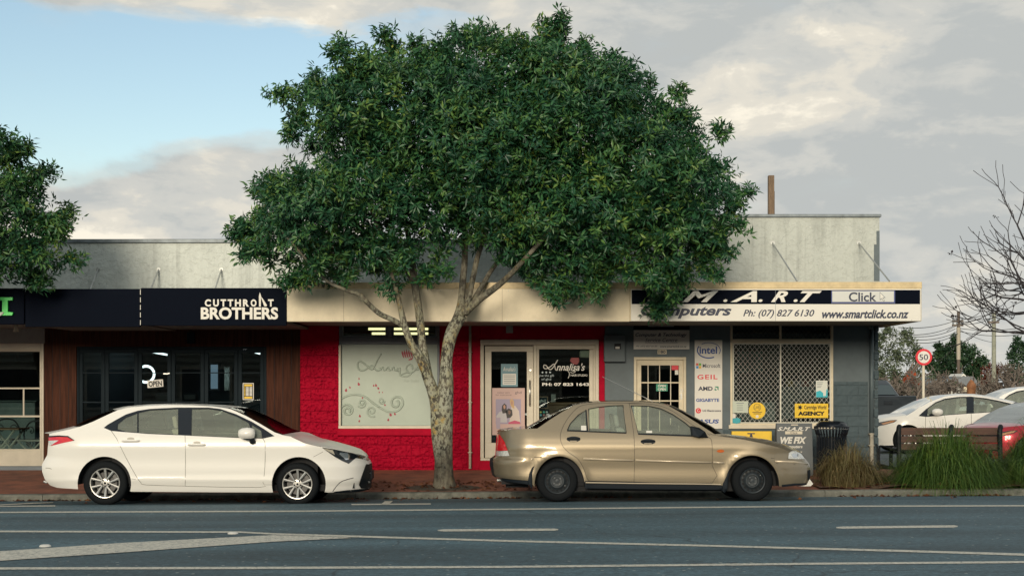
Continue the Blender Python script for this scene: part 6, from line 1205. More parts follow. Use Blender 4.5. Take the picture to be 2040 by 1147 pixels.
# ------------------------------------------------------------------ trees and plants
M['leaf'] = island_mat('broad_leaf', [(0.0, (.007, .034, .024)), (.28, (.014, .066, .036)), (.52, (.030, .110, .042)), (.72, (.080, .175, .042)), (.86, (.15, .225, .042)), (1.0, (.30, .28, .05))], .42, .16, nscale=.9, namp=.30, tint=.6)
M['brown_leaf'] = island_mat('dead_leaf', [(0, (.05, .02, .015)), (.6, (.12, .045, .02)), (1, (.2, .09, .03))], .7)
def bark_mat():
    m = mat('lichen_bark', (.2, .2, .15), .85); t = m.node_tree; b = t.nodes['Principled BSDF']; tcn = N(t, 'ShaderNodeTexCoord')
    mp = N(t, 'ShaderNodeMapping'); mp.inputs['Scale'].default_value = (1, 1, .55); t.links.new(tcn.outputs['Object'], mp.inputs[0])
    n = N(t, 'ShaderNodeTexNoise', i_Scale=24.0, i_Detail=6.0, i_Roughness=.7); t.links.new(mp.outputs[0], n.inputs['Vector'])
    n2 = N(t, 'ShaderNodeTexNoise', i_Scale=5.5, i_Detail=4.0); t.links.new(tcn.outputs['Object'], n2.inputs['Vector'])
    n3 = N(t, 'ShaderNodeTexNoise', i_Scale=3.2, i_Detail=5.0, i_Roughness=.7); t.links.new(tcn.outputs['Object'], n3.inputs['Vector'])
    base = ramp(t, n2.outputs[0], [(.35, (.028, .025, .02)), (.65, (.13, .115, .085))])
    lich = ramp(t, n3.outputs[0], [(.45, (.40, .41, .32)), (.58, (.36, .35, .22)), (.66, (.42, .26, .05))])
    mk = ramp(t, n.outputs[0], [(.46, 0.0), (.52, 1.0)]); sp = N(t, 'ShaderNodeSeparateXYZ'); t.links.new(tcn.outputs['Object'], sp.inputs[0])
    hz = ramp(t, math_(t, 'MULTIPLY', sp.outputs[2], .25), [(.12, .12), (.24, .85), (.62, .7), (.8, .2)])
    mx = N(t, 'ShaderNodeMix', data_type='RGBA'); t.links.new(math_(t, 'MULTIPLY', mk, hz), mx.inputs[0]); t.links.new(base, mx.inputs[6]); t.links.new(lich, mx.inputs[7]); t.links.new(mx.outputs[2], b.inputs['Base Color'])
    m3 = N(t, 'ShaderNodeMapping'); m3.inputs['Scale'].default_value = (1, 1, .12); t.links.new(tcn.outputs['Object'], m3.inputs[0]); n4 = N(t, 'ShaderNodeTexNoise', i_Scale=16.0, i_Detail=4.0); t.links.new(m3.outputs[0], n4.inputs['Vector'])
    bp = N(t, 'ShaderNodeBump', i_Strength=.9, i_Distance=.035); t.links.new(math_(t, 'ADD', math_(t, 'MULTIPLY', n.outputs[0], .6), n4.outputs[0]), bp.inputs['Height']); t.links.new(bp.outputs[0], b.inputs['Normal']); return m
M['bark'] = M['bark']; M['lichen'] = bark_mat()
M['twig'] = mat('dark_twig', (.028, .025, .03), .8, var=.3, scale=10); M['grey_twig'] = mat('grey_twig', (.15, .125, .105), .85, var=.3, scale=4)
def leaves_mesh(name, pos, dirs, k, ln, wd, m, parent, rng, droop=.25, pinn=.5, star=False):
    """at each spray point k folded leaflets fan out round the spray direction (star: an even rosette that faces it)"""
    n = len(pos); tint = np.repeat(rng.uniform(0, 1, n), k); pos = np.repeat(pos, k, 0); d = np.repeat(dirs, k, 0); N_ = n*k
    if star:
        ref = np.repeat(rng.normal(size=(n, 3)), k, 0); u = np.cross(d, ref); u /= np.linalg.norm(u, axis=1, keepdims=True)+1e-9; v_ = np.cross(d, u)
        th = rng.uniform(0, 6.2832, (N_, 1)); ph = np.radians(rng.uniform(20, 112, (N_, 1)))
        rad = u*np.cos(th)+v_*np.sin(th); ax = d*np.cos(ph)+rad*np.sin(ph); ax[:, 2] -= droop*rng.uniform(0, 1, N_); ax /= np.linalg.norm(ax, axis=1, keepdims=True)
        nr = d-ax*(d*ax).sum(1, keepdims=True)+.38*rng.normal(size=(N_, 3)); nr -= ax*(nr*ax).sum(1, keepdims=True); nr /= np.linalg.norm(nr, axis=1, keepdims=True)+1e-9
        base = pos+d*ln*rng.uniform(-1.1, .7, (N_, 1))+rad*ln*.18
    else:
        side = np.cross(d, rng.normal(size=(N_, 3))); side /= np.linalg.norm(side, axis=1, keepdims=True)+1e-9
        t = rng.uniform(0, 1, (N_, 1)); ax = d*(0.35+0.5*t)+side*(1.05-.5*t); ax[:, 2] -= droop*rng.uniform(.2, 1.4, N_); ax /= np.linalg.norm(ax, axis=1, keepdims=True)
        up = np.array([0, 0, 1.0]); nr = np.cross(ax, np.cross(up+0.45*rng.normal(size=(N_, 3)), ax)); nr /= np.linalg.norm(nr, axis=1, keepdims=True)+1e-9; base = pos+d*ln*pinn*2*(t-.3)
    sd = np.cross(ax, nr); L_ = ln*rng.uniform(.55, 1.3, (N_, 1)); W_ = wd*rng.uniform(.75, 1.15, (N_, 1))
    v = np.stack([base, base+ax*L_*.45+sd*W_*.5+nr*W_*.18, base+ax*L_-nr*L_*.10, base+ax*L_*.45-sd*W_*.5+nr*W_*.18], 1).reshape(-1, 3)
    me = bpy.data.meshes.new(name); me.vertices.add(len(v)); me.vertices.foreach_set('co', v.astype(np.float32).ravel())
    nf = N_*2; idx = (np.arange(N_)*4)[:, None]+np.array([[0, 1, 2, 0, 2, 3]]); me.loops.add(nf*3); me.loops.foreach_set('vertex_index', idx.astype(np.int32).ravel())
    me.polygons.add(nf); me.polygons.foreach_set('loop_start', (np.arange(nf)*3).astype(np.int32)); me.polygons.foreach_set('loop_total', np.full(nf, 3, np.int32)); me.update(calc_edges=True)
    at = me.attributes.new('tint', 'FLOAT', 'FACE'); at.data.foreach_set('value', np.repeat(tint, 2).astype(np.float32))
    me.materials.append(m); o = bpy.data.objects.new(name, me); col.objects.link(o); set_parent(o, parent); return o
def crown(parent, poly, Y0, tmax, nl, rng, m, lump=(.40, .98), ns=54, k=13, ln=.112, wd=.036, holes=(), ragged=.20, shrink=.94, thin=0.0, ymax=25.45, soft=2.4, name='crown'):
    """leaf clumps through the volume whose silhouette is the given outline"""
    xz = [(pX(x, Y0), pZ(y, Y0)) for x, y in poly]; A = np.array(xz); xz = [tuple(q) for q in A.mean(0)+(A-A.mean(0))*np.array([min(1, shrink+.02), shrink-.015])+np.array([0, -.07])]; A = np.array(xz); x0, z0 = A.min(0); x1, z1 = A.max(0)
    seg = list(zip(xz, xz[1:]+xz[:1]))
    def dist(x, z):
        b = 9
        for (ax, az), (bx, bz) in seg:
            dx, dz = bx-ax, bz-az; t = max(0, min(1, ((x-ax)*dx+(z-az)*dz)/(dx*dx+dz*dz+1e-9))); b = min(b, math.hypot(x-ax-t*dx, z-az-t*dz))
        return b
    C = []; tries = 0
    while len(C) < nl and tries < nl*60:
        tries += 1; x, z = rng.uniform(x0, x1), rng.uniform(z0, z1)
        if not inside(xz, x, z): continue
        if rng.uniform() < thin*max(0, min(1, ((z-z0)/(z1-z0)-.45)*2.5))*max(0, min(1, .9-(x-x0)/(x1-x0)*.9)): continue
        d = dist(x, z); r = min(rng.uniform(*lump)*(.75+.4*(.5+.5*math.sin(3.1*x+2*z))), d+.05)
        if any((x-hx)**2+(z-hz)**2 < (hr+r*.4)**2 for hx, hz, hr in holes): continue
        if r < .13: continue
        nz = .5+.25*(math.sin(2.3*x+1.3*math.sin(1.7*z)+.7)+math.sin(2.9*z+1.1*math.sin(2.1*x)+2.1)); th = tmax*min(d/soft, 1)**.8*(.62+.62*nz); u = rng.uniform(-1, 1); u = math.copysign(abs(u)**.55, u); y = Y0+u*max(0, th-.1)
        if y > ymax-r*.5: continue
        if any((x-c[0])**2+(y-c[1])**2+(z-c[2])**2 < (.92*min(r, c[3])+.12)**2 for c in C): continue
        C.append((x, y, z, r))
    for _ in range(int(nl*ragged)):                              # sprigs that stand out of the outline
        (ax, az), (bx, bz) = seg[rng.integers(len(seg))]; t = rng.uniform(); x, z = ax+(bx-ax)*t, az+(bz-az)*t; o_ = rng.normal(.0, .08)
        mx_, mz_ = x-(x0+x1)/2, z-(z0+z1)/2; q = math.hypot(mx_, mz_)+1e-6; y = Y0+rng.normal(0, .45)
        for k_ in range(2): C.append((x+mx_/q*(o_+k_*.10), min(y, ymax-.15), z+mz_/q*(o_+k_*.10), rng.uniform(.10, .2)))
    pos, dr = [], []; mid = np.array([(x0+x1)/2, Y0, z0+(z1-z0)*.25])
    for x, y, z, r in C:
        c = np.array([x, y, z]); o = c-mid; o = o/(np.linalg.norm(o)+1e-6); n_ = max(8, int(ns*(r/.5)**2)); g = min(r, .35)
        q = rng.normal(size=(n_, 3))+o*.5+np.array([0, -.15, .45]); q /= np.linalg.norm(q, axis=1, keepdims=True); rr_ = r*(.62+.62*rng.uniform(0, 1, (n_, 1))**1.6)
        aim = q*.8+np.array([0, -.1, .35])+.25*rng.normal(size=(n_, 3)); aim /= np.linalg.norm(aim, axis=1, keepdims=True)
        pos.append(c+q*rr_*np.array([1, 1, .85])); dr.append(aim)
        ni = n_//5; q = rng.normal(size=(ni, 3)); q /= np.linalg.norm(q, axis=1, keepdims=True); pos.append(c+q*r*rng.uniform(.1, .7, (ni, 1))); dr.append(q)
    return leaves_mesh(name, np.concatenate(pos), np.concatenate(dr), k, ln, wd, m, parent, rng, droop=.3, star=True), C
rng = np.random.default_rng(5)
c7 = lambda x, y: (440+x/1.792, y/1.792)
YT = 22.55
tree = thing('street_tree', tuple(P(885, 962, YT)), 'big rounded evergreen street tree with a forked lichen covered trunk', 'tree', 'evergreen street trees')
ol = [c7(*q) for q in ((48, 850), (62, 795), (130, 740), (122, 625), (230, 595), (330, 595), (352, 560), (330, 505), (262, 505), (235, 390), (245, 285), (325, 245), (385, 285), (410, 180), (480, 160), (610, 138), (650, 205), (700, 165), (742, 150), (800, 90), (845, 55), (950, 38), (1010, 90), (1070, 78), (1110, 140), (1155, 85), (1290, 108), (1330, 160), (1400, 158), (1470, 205), (1540, 232), (1590, 285), (1610, 345), (1640, 300), (1705, 320), (1722, 450), (1770, 520), (1800, 595), (1890, 690), (1870, 790), (1795, 850), (1785, 950), (1700, 1020), (1640, 1115), (1560, 1085), (1530, 1010), (1480, 1000), (1450, 985), (1340, 1035), (1275, 1125), (1180, 1090), (1185, 1000), (1100, 960), (1010, 1005), (965, 900), (850, 880), (805, 1030), (755, 1010), (720, 900), (620, 1000), (480, 1000), (380, 960), (330, 1000), (200, 1010), (115, 960))]
HO = [(pX(c7(x, y)[0], 22.3), pZ(c7(x, y)[1], 22.3), r) for x, y, r in ((880, 265, .17), (420, 345, .07), (640, 340, .06), (700, 510, .06), (1030, 330, .05), (1620, 560, .05), (330, 660, .06))]
crown(tree, ol, 22.3, 2.7, 345, rng, M['leaf'], holes=HO, thin=.95)
def limb(b, pts, n=12, jit=0.03):
    q = [P(x, y, YT+dy) for x, y, r, dy in pts]; rr_ = [r*YT/FPX*(.86 if y < 800 else .95) for x, y, r, dy in pts]; b.tube(q, rr_, n, sub=5)
b = MB()
limb(b, [(885, 972, 28, 0), (885, 962, 23.5, 0), (884, 940, 20, 0), (884, 900, 18.5, 0), (884, 850, 19, 0), (884, 800, 20, 0), (889, 760, 17, 0), (889, 720, 14, 0), (894, 685, 14.5, 0), (903, 655, 15, 0), (920, 628, 13, -.05)], 16)
limb(b, [(876, 930, 9, -.09), (872, 860, 14, -.05), (868, 800, 13, -.03), (852, 750, 12.5, -.05), (838, 715, 11, -.1), (822, 690, 9, -.15), (808, 655, 8, -.2), (797, 610, 6.5, -.25), (786, 565, 5.5, -.3), (770, 500, 4, -.4), (740, 420, 3, -.7)], 14)
limb(b, [(858, 770, 10, .02), (848, 720, 10, .05), (841, 680, 9.5, .08), (837, 640, 9.5, .1), (830, 590, 9, .12), (823, 540, 9, .2), (815, 480, 7, .3), (800, 390, 5, .4), (790, 300, 3.5, .5), (770, 200, 2, .5)], 14)
limb(b, [(804, 650, 6, -.2), (785, 638, 6, -.3), (757, 625, 6, -.4), (735, 606, 5.5, -.5), (718, 588, 5, -.6), (690, 578, 4.4, -.7), (655, 562, 3.8, -.8), (630, 540, 3.2, -.9), (600, 505, 2.6, -1), (560, 460, 2, -1.1)], 10)
limb(b, [(905, 650, 12, 0), (917, 610, 9, .1), (922, 560, 8, .2), (926, 510, 7.5, .3), (925, 440, 6, .4), (910, 330, 4.5, .5), (900, 200, 3, .6), (915, 100, 1.6, .6)], 12)
limb(b, [(912, 640, 10, -.05), (932, 600, 7, .1), (944, 545, 6.5, .2), (955, 500, 6, .2), (985, 420, 5, .1), (1030, 300, 4, 0), (1060, 180, 2.4, 0)], 12)
limb(b, [(925, 622, 11, -.1), (950, 600, 8.5, -.25), (980, 578, 7.5, -.4), (1010, 553, 6.5, -.6), (1060, 500, 5, -.8), (1130, 420, 4, -1), (1200, 330, 2.6, -1)], 12)
limb(b, [(938, 608, 6.5, .15), (960, 570, 6, .4), (985, 530, 5.5, .7), (1040, 460, 4.5, 1), (1150, 380, 3.5, 1.2), (1280, 320, 2.4, 1.2)], 10)
limb(b, [(828, 575, 5, .2), (812, 545, 4.5, .3), (795, 520, 4, .4), (740, 470, 3, .6), (660, 400, 2.4, .6)], 10)
limb(b, [(700, 582, 2.6, -.7), (718, 588, 4.2, -.6), (722, 597, 4, -.56)], 8)
b.build('trunk', M['lichen'], tree, True)
# the same kind of tree, mostly off to the side
tree2 = thing('street_tree', (pX(-170, 22.5), 22.5, 0.0), 'evergreen street tree with only its crown edge showing over the cafe', 'tree', 'evergreen street trees')
ol2 = [(x/2.8672-24, 262+y/2.8672) for x, y in ((-900, 500), (-800, 100), (-500, -120), (-200, -60), (0, 80), (110, 60), (180, 105), (240, 185), (225, 270), (215, 340), (285, 350), (250, 480), (310, 545), (345, 490), (390, 500), (390, 570), (360, 700), (300, 720), (200, 815), (130, 790), (60, 850), (0, 830), (-300, 860), (-600, 800), (-850, 700))]
crown(tree2, ol2, 22.3, 2.3, 220, rng, M['leaf'], ns=42)
b = MB(); limb(b, [(-170, 975, 26, 0), (-170, 900, 19, 0), (-168, 760, 18, 0), (-150, 640, 14, 0), (-110, 540, 9, 0), (-40, 440, 5, 0), (40, 400, 2, 0)], 14); limb(b, [(-172, 780, 14, 0), (-200, 640, 11, .1), (-240, 500, 7, .2), (-260, 380, 3, .2)], 12); b.build('trunk', M['lichen'], tree2, True)
# bare tree reaching in at the edge of the photo
def grow(b, p, d, r, ln, depth, rnd, spread=.55, up=.10, taper=.72, nseg=4, tips=None, wig=.16, minr=.0035, droop=0, shoots=.75):
    pts = [p.copy()]; rr_ = [r]
    for i in range(nseg):
        d = (d+Vector((rnd.gauss(0, wig), rnd.gauss(0, wig), rnd.gauss(0, wig)+up-droop*(i/nseg)))).normalized(); p = p+d*ln/nseg; pts.append(p.copy()); rr_.append(max(minr, r*(1-(1-taper)*(i+1)/nseg)))
        if depth > 0 and i > 0 and rnd.random() < shoots:
            q = d.orthogonal().normalized(); q = (Matrix.Rotation(rnd.uniform(0, 6.28), 3, d) @ q); nd = (d*(1-spread)+q*spread*1.25).normalized()
            grow(b, p, nd, max(minr, rr_[-1]*.62), ln*rnd.uniform(.55, .8), depth-1, rnd, spread, up, taper, nseg, tips, wig, minr, droop, shoots)
    b.tube(pts, rr_, 5 if r < .03 else 8, cap=False)
    if depth > 0:
        for _ in range(2):
            q = Matrix.Rotation(rnd.uniform(0, 6.28), 3, d) @ d.orthogonal().normalized(); grow(b, p, (d*(1-spread*.7)+q*spread).normalized(), max(minr, rr_[-1]*.8), ln*rnd.uniform(.6, .85), depth-1, rnd, spread, up, taper, nseg, tips, wig, minr, droop, shoots)
    elif tips is not None: tips.append((p.copy(), d.copy()))
rnd = random.Random(21)
YB = 23.6; bt = thing('bare_tree', (pX(2140, YB), YB, 0.05), 'leafless dark tree with a few dead leaves over the grass clumps', 'tree')
b = MB(); tips = []; base = Vector((pX(2140, YB), YB, 0.0))
b.tube([base, base+Vector((0, 0, .8)), base+Vector((-.03, 0, 1.6)), base+Vector((-.05, .02, 2.7))], [.13, .10, .085, .07], 10, sub=3)
top = base+Vector((-.05, .02, 2.55))
for dx, dy, dz, r, ln, h in ((-1.0, .05, .35, .042, .98, 0), (-.85, -.2, .62, .045, .95, .05), (-.6, .15, .9, .045, .95, .05), (-.95, .25, .12, .036, .95, -.25), (-1.0, -.15, .05, .034, .90, .0), (-.25, -.1, 1.0, .05, .95, .05), (-1.0, .1, .55, .04, 1.0, .1), (-.8, 0, 1.0, .045, 1.05, .1), (-1.0, 0, -.05, .03, .8, -.1), (-.9, -.3, .25, .035, .9, .1), (.5, 0, .9, .05, .9, 0), (.9, .2, .4, .04, .9, 0)):
    grow(b, top+Vector((.25 if dx < 0 else 0, 0, h)), Vector((dx, dy, dz)).normalized(), r*.78, ln*1.05, 3, rnd, spread=.40, up=.07, taper=.72, nseg=4, tips=tips, wig=.12, minr=.0048, shoots=.38)
b.build('branches', M['twig'], bt, True)
tp = [t for t in tips if rnd.random() < .035]
leaves_mesh('dead_leaves', np.array([tuple(t[0]) for t in tp]), np.array([tuple(t[1]) for t in tp]), 4, .07, .04, M['twig'], bt, rng, droop=.9).__setitem__('kind', 'stuff')
# grass clumps
def tussock(name, px, pw, py_top, py_base, Y, stops, n, label, lean=1.0, rnd=None):
    c = P(px, py_base, Y); hw = pw/2*Y/FPX; H = (py_base-py_top)*Y/FPX; zb = c.z; v = []; f = []
    m = island_mat(name+'_blade', stops, .6, .12, nscale=2.5, namp=.4)
    for i in range(n):
        a = rnd.uniform(0, 6.283); rr_ = math.sqrt(rnd.random()); bx, by = c.x+math.cos(a)*rr_*hw*.52, Y+math.sin(a)*rr_*hw*.42
        a2 = a+rnd.gauss(0, 1.0); le = H*rnd.uniform(.8, 1.25); out_ = hw*(.22+.72*rr_*rnd.uniform(.5, 1.15))*lean*rnd.uniform(.55, 1.0); wd = rnd.uniform(.004, .012); hk = rnd.uniform(.45, 1.04)*(1-.38*rr_**2); fall = rnd.uniform(.2, 1.05)*rr_+rnd.uniform(0, .4)
        sx, sy = -math.sin(a2), math.cos(a2); b0 = len(v)
        for k, t in enumerate((0, .3, .55, .8, 1.0)):
            o_ = out_*t**1.5; z = zb+H*hk*(math.sin(t*1.57)-fall*t**2.6); z = max(z, zb+.01); w_ = wd*(1-t*.92)
            x, y = bx+math.cos(a2)*o_, by+math.sin(a2)*o_; v += [(x-sx*w_, y-sy*w_, z), (x+sx*w_, y+sy*w_, z)]
        f += [(b0+2*k, b0+2*k+1, b0+2*k+3, b0+2*k+2) for k in range(4)]
    b = MB(); b.add(v, f); o = b.build(name, m, None); tag(o, label, 'grass clump', 'grass clumps along the kerb'); return o
rnd = random.Random(4)
gst = [(0, (.010, .034, .006)), (.35, (.034, .088, .012)), (.65, (.075, .145, .02)), (.9, (.17, .21, .05)), (1, (.30, .26, .11))]
bst = [(0, (.05, .03, .014)), (.35, (.12, .085, .035)), (.6, (.13, .125, .05)), (.85, (.25, .19, .09)), (1, (.34, .27, .13))]
tussock('grass_clump', 1690, 180, 846, 977, 22.75, bst, 1500, 'dry brown grass clump beside the litter bin', rnd=rnd)
tussock('grass_clump', 1888, 286, 812, 992, 22.75, gst, 6000, 'wide green grass clump in front of the park bench', rnd=rnd)
tussock('grass_clump', 2098, 286, 782, 984, 22.9, gst, 4600, 'tall green grass clump in front of the red hatchback', rnd=rnd)
tussock('grass_clump', 1755, 80, 925, 972, 23.4, bst, 420, 'low straw coloured tuft between the dry clump and the wide green one', rnd=rnd)
# fallen leaves in the gutter and round the tree
pos = []
def lf(x, y, z): pos.append((x, y, z+.006))
for _ in range(420):
    x = random.uniform(-8.2, 1.9) if random.random() < .75 else random.uniform(5, 7.6); y = 22.0-abs(random.gauss(0, .10))-.02; lf(x, y, zroad(x, y))
for _ in range(300):
    x = random.gauss(-.9, 1.5); y = random.uniform(22.2, 23.6); lf(x, y, zfoot(x, y) if math.hypot(x+1.07, y-22.85) > .65 else .06)
for _ in range(160):
    x = random.uniform(4.8, 8); y = random.uniform(22.2, 23.2); lf(x, y, zbed(x, y))
for _ in range(30): x = random.uniform(-7, 7); y = random.uniform(20.2, 21.8); lf(x, y, zroad(x, y))
pos = np.array(pos); tag(leaves_mesh('fallen_leaves', pos, np.tile(np.array([[0, 0, 1.0]]), (len(pos), 1))*.1, 1, .085, .055, M['brown_leaf'], None, rng, droop=-.1, pinn=0), 'brown fallen leaves in the gutter and round the tree', 'leaves', kind='stuff')
# ------------------------------------------------------------------ beyond the car park
YBn = 27.2; x0, x1 = pX(1787, YBn), pX(1995, YBn); zs = lambda py: pZ(py, YBn)
s = thing('park_bench', ((x0+x1)/2, YBn+.2, .05), 'timber slatted park bench with black iron ends behind the green grass', 'bench')
M['bench_wood'] = mat('bench_timber', (.085, .035, .02), .45, c2=(.04, .017, .01), scale=3, stretch=(.6, 9, 9))
for ya, yb, dy in ((851.5, 866, 0), (868.5, 881, .03), (883.5, 896, .06)): b = MB(); b.box(x0+.06, x1, YBn+dy-.02, YBn+dy+.015, zs(yb), zs(ya)); b.build('back_slat', M['bench_wood'], s, bevel=.006)
for k in range(4): b = MB(); b.box(x0+.06, x1, YBn+.10+k*.11, YBn+.19+k*.11, .44, .47); b.build('seat_slat', M['bench_wood'], s, bevel=.006)
for xx in (x0, (x0+x1)/2, x1-.06):
    b = MB(); b.tube([(xx+.03, YBn-.05, .05), (xx+.03, YBn-.02, .45), (xx+.02, YBn-.03, zs(862)), (xx+.05, YBn+.02, zs(851)+.02), (xx+.10, YBn+.10, zs(853))], [.05, .045, .05, .045, .03], 8, sub=3); b.tube([(xx+.03, YBn, .43), (xx+.03, YBn+.5, .42), (xx+.03, YBn+.55, .05)], .035, 8, sub=3); b.build('end_frame', M['black'], s, True)
Ys_ = 37.2; c = P(1840.5, 711, Ys_); s = thing('speed_sign', (c.x, Ys_, .05), 'round white speed sign with red ring on a white pole', 'road sign')
b = MB(); b.tube([(c.x, Ys_+.04, .05), (c.x, Ys_+.04, c.z+.18)], .036, 12); b.build('pole', M['off_white'], s, True)
r_ = 16.4*Ys_/FPX; b = MB(); b.lathe([(0, 0), (r_, 0), (r_, .012), (0, .012)], c, 'Y', 48); b.build('ring', M['sign_red'], s)
b = MB(); b.lathe([(0, -.003), (r_*.73, -.003), (r_*.73, 0)], c, 'Y', 48); b.build('face', M['white_vinyl'], s); lettering([('50', 1831.5, 705.3, 1849, 717, Ys_-.006, dict(bold=.012))], M['ink'], s)
# power poles and wires
def pole(px, py_top, Y, r, m, lb, arms):
    p = P(px, py_top, Y); s = thing('power_pole', (p.x, Y, 0), lb, 'power pole', 'power poles'); b = MB(); b.tube([(p.x, Y, -.4), (p.x, Y, p.z)], [r*1.25, r], 12); b.build('pole', m, s, True)
    for py in arms:
        z = pZ(py, Y); b = MB(); b.box(p.x-.38, p.x+.22, Y-.08-r, Y-r, z-.05, z+.05); a = b.build('cross_arm', M['grey_twig'], s)
        b = MB()
        for dx in (-.33, -.12, .17): b.lathe([(0, .16), (.04, .15), (.05, .08), (.03, .06)], (p.x+dx, Y-.04-r, z), 'Z', 10)
        b.build('insulator', M['flashing'], a)
    return s
YP1, YP2 = 78.0, 74.0
p1 = pole(1909.5, 620, YP1, .082, mat('dark_pole', (.10, .08, .065), .85, var=.3), 'dark timber power pole with cross arms and a pale band', (640, 648)); b = MB(); b.lathe([(.108, 0), (.108, 1.75)], (pX(1909.5, YP1), YP1, pZ(716, YP1)), 'Z', 16); b.build('pole_band', mat('pale_band', (.36, .33, .27), .7), p1, True)
p2 = pole(1980, 622, YP2, .10, mat('pale_concrete_pole', (.24, .25, .20), .85, var=.25), 'pale concrete power pole behind the bare branches', (642,))
for (xa, ya, Ya), (xb, yb, Yb_), sag, lb in (((1790, 652, 60), (1903, 638.5, 78), .4, 'highest wire running in to the dark pole'), ((1790, 665, 60), (1900, 649, 78), .5, 'thick wire running in to the lower arm of the dark pole'), ((1795, 668, 60), (1903, 655, 78), .5, 'thin wire just below the thick one'), ((1795, 672, 62), (1906, 661, 78), .6, 'thin sagging wire below the dark pole arms'), ((1800, 678, 62), (1908, 664, 78), .7, 'lowest wire running in to the dark pole'),
    ((1912, 646, 78), (1980, 632, 74), .3, 'wire climbing from the dark pole to the pale one'), ((1912, 654, 78), (2100, 640, 70), .6, 'wire passing from the dark pole beyond the pale pole'), ((1912, 657, 78), (1985, 682, 120), .4, 'wire dropping away beyond the two poles'), ((1912, 660, 78), (2100, 652, 68), .8, 'low wire passing behind the bare branches')):
    a, c_ = P(xa, ya, Ya), P(xb, yb, Yb_); b = MB(); b.tube([a.lerp(c_, t)-Vector((0, 0, sag*4*t*(1-t)*.4)) for t in np.linspace(0, 1, 11)], .017, 5); tag(b.build('power_line', M['wire'], None, True), lb, 'power line', 'overhead wires')
# little house
YH = 66.0; s = thing('house', (pX(1925, YH), YH, 0), 'small pale weatherboard house with a grey roof behind the parked cars', 'house'); g = lambda x, y: P(x, y, YH)
wall_m = mat('weatherboard', (.36, .37, .35), .7, var=.1); tt = wall_m.node_tree; wv = N(tt, 'ShaderNodeTexWave', bands_direction='Z', i_Scale=2.2); tcn = N(tt, 'ShaderNodeTexCoord'); tt.links.new(tcn.outputs['Object'], wv.inputs['Vector']); bp = N(tt, 'ShaderNodeBump', i_Strength=.8, i_Distance=.05); tt.links.new(wv.outputs[0], bp.inputs['Height']); tt.links.new(bp.outputs[0], tt.nodes['Principled BSDF'].inputs['Normal'])
b = MB(); b.prism([(g(1874, 0).x, -.1), (g(1905, 0).x, -.1), (g(1905, 0).x, g(0, 766).z), (g(1890, 0).x, g(0, 757).z), (g(1874, 0).x, g(0, 766).z)], YH, YH+6); b.box(g(1905, 0).x+.002, g(1962, 0).x, YH+1.2, YH+6, -.1, g(0, 764).z); b.build('wall', wall_m, s)
roof_m = mat('grey_roof', (.15, .17, .19), .6, var=.2)
b = MB(); b.prism([(g(1905, 0).x+.05, g(0, 767).z), (g(1966, 0).x, g(0, 767).z), (g(1952, 0).x, g(0, 749).z), (g(1912, 0).x, g(0, 749).z)], YH+.9, YH+6.4); b.prism([(g(1866, 0).x, g(0, 768).z), (g(1871, 0).x, g(0, 764.5).z), (g(1890, 0).x, g(0, 754).z), (g(1909, 0).x, g(0, 764.5).z), (g(1912, 0).x, g(0, 768).z), (g(1890, 0).x, g(0, 756.5).z)], YH-.35, YH+6.2); b.build('roof', roof_m, s)
b = MB(); b.prism([(g(1939, 0).x, g(0, 751).z), (g(1947, 0).x, g(0, 743).z), (g(1956, 0).x, g(0, 751).z), (g(1947, 0).x, g(0, 747).z)], YH+2, YH+4); b.build('gable_trim', M['white_vinyl'], s)
w_ = MB(); w_.pbox(1881, 774, 1897, 790, YH-.05, .06); w_ = w_.build('window', M['white_vinyl'], s); b = MB(); b.pbox(1884, 776.5, 1889, 788, YH-.07, .02); b.pbox(1890.5, 776.5, 1894.5, 788, YH-.07, .02); b.build('pane', M['gloss_black'], w_)
b = MB(); b.pbox(1918, 770, 1932, 779, YH+1.14, .05); b.build('door', M['cream'], s)
Yq = 44.0; c = P(1935, 785, Yq); b = MB(); b.lathe([(0, 0), (.14, 0), (.15, .5), (.145, 1.0), (.13, c.z-.05+.20), (.15, c.z+.20), (.12, c.z+.29), (.06, c.z+.38), (0, c.z+.43)], (c.x, Yq, 0.03), 'Z', 14); tag(b.build('carved_post', mat('orange_timber', (.27, .115, .045), .7, c2=(.14, .055, .02), scale=6), None, True, angle=50), 'orange brown carved timber post in front of the house', 'post')
# far vegetation, each plant on its own
def far_tree(px, py_top, py_base, pw, Y, stops, nl, label, seed, ln=.22, wd=.10, group='trees beyond the car park', trunk=True, wsc=1.0):
    r0 = np.random.default_rng(seed); c = P(px, py_base, Y); t = thing('tree', (c.x, Y, 0), label, 'tree', group); m = island_mat('far_leaf', stops, .55, .15, nscale=.5, namp=.4); H = (py_base-py_top); k_ = []
    for i in range(16):
        a = math.pi*2*i/16; k_.append((px+math.cos(a)*pw/2*r0.uniform(.78, 1.1), py_base-H*.5-math.sin(a)*H*.5*r0.uniform(.8, 1.05)))
    crown(t, k_, Y, pw/2*Y/FPX*.8, nl, r0, m, lump=(.45, .9), ns=26, k=7, ln=ln, wd=wd, ymax=1e9, soft=1.6)
    b = MB(); x = c.x; zc = pZ(py_base-H*.35, Y); b.tube([(x, Y, -.3), (x+.05, Y, zc*.5), (x-.05, Y, zc)], [.18, .13, .07], 8, sub=3)
    for i in range(4): a = r0.uniform(0, 6.28); b.tube([(x, Y, zc*.55), (x+math.cos(a)*.5, Y+math.sin(a)*.5, zc*.8), (x+math.cos(a)*1.1, Y+math.sin(a)*.9, zc*1.1)], [.08, .06, .03], 6, sub=2)
    b.build('trunk', M['grey_twig'], t, True)
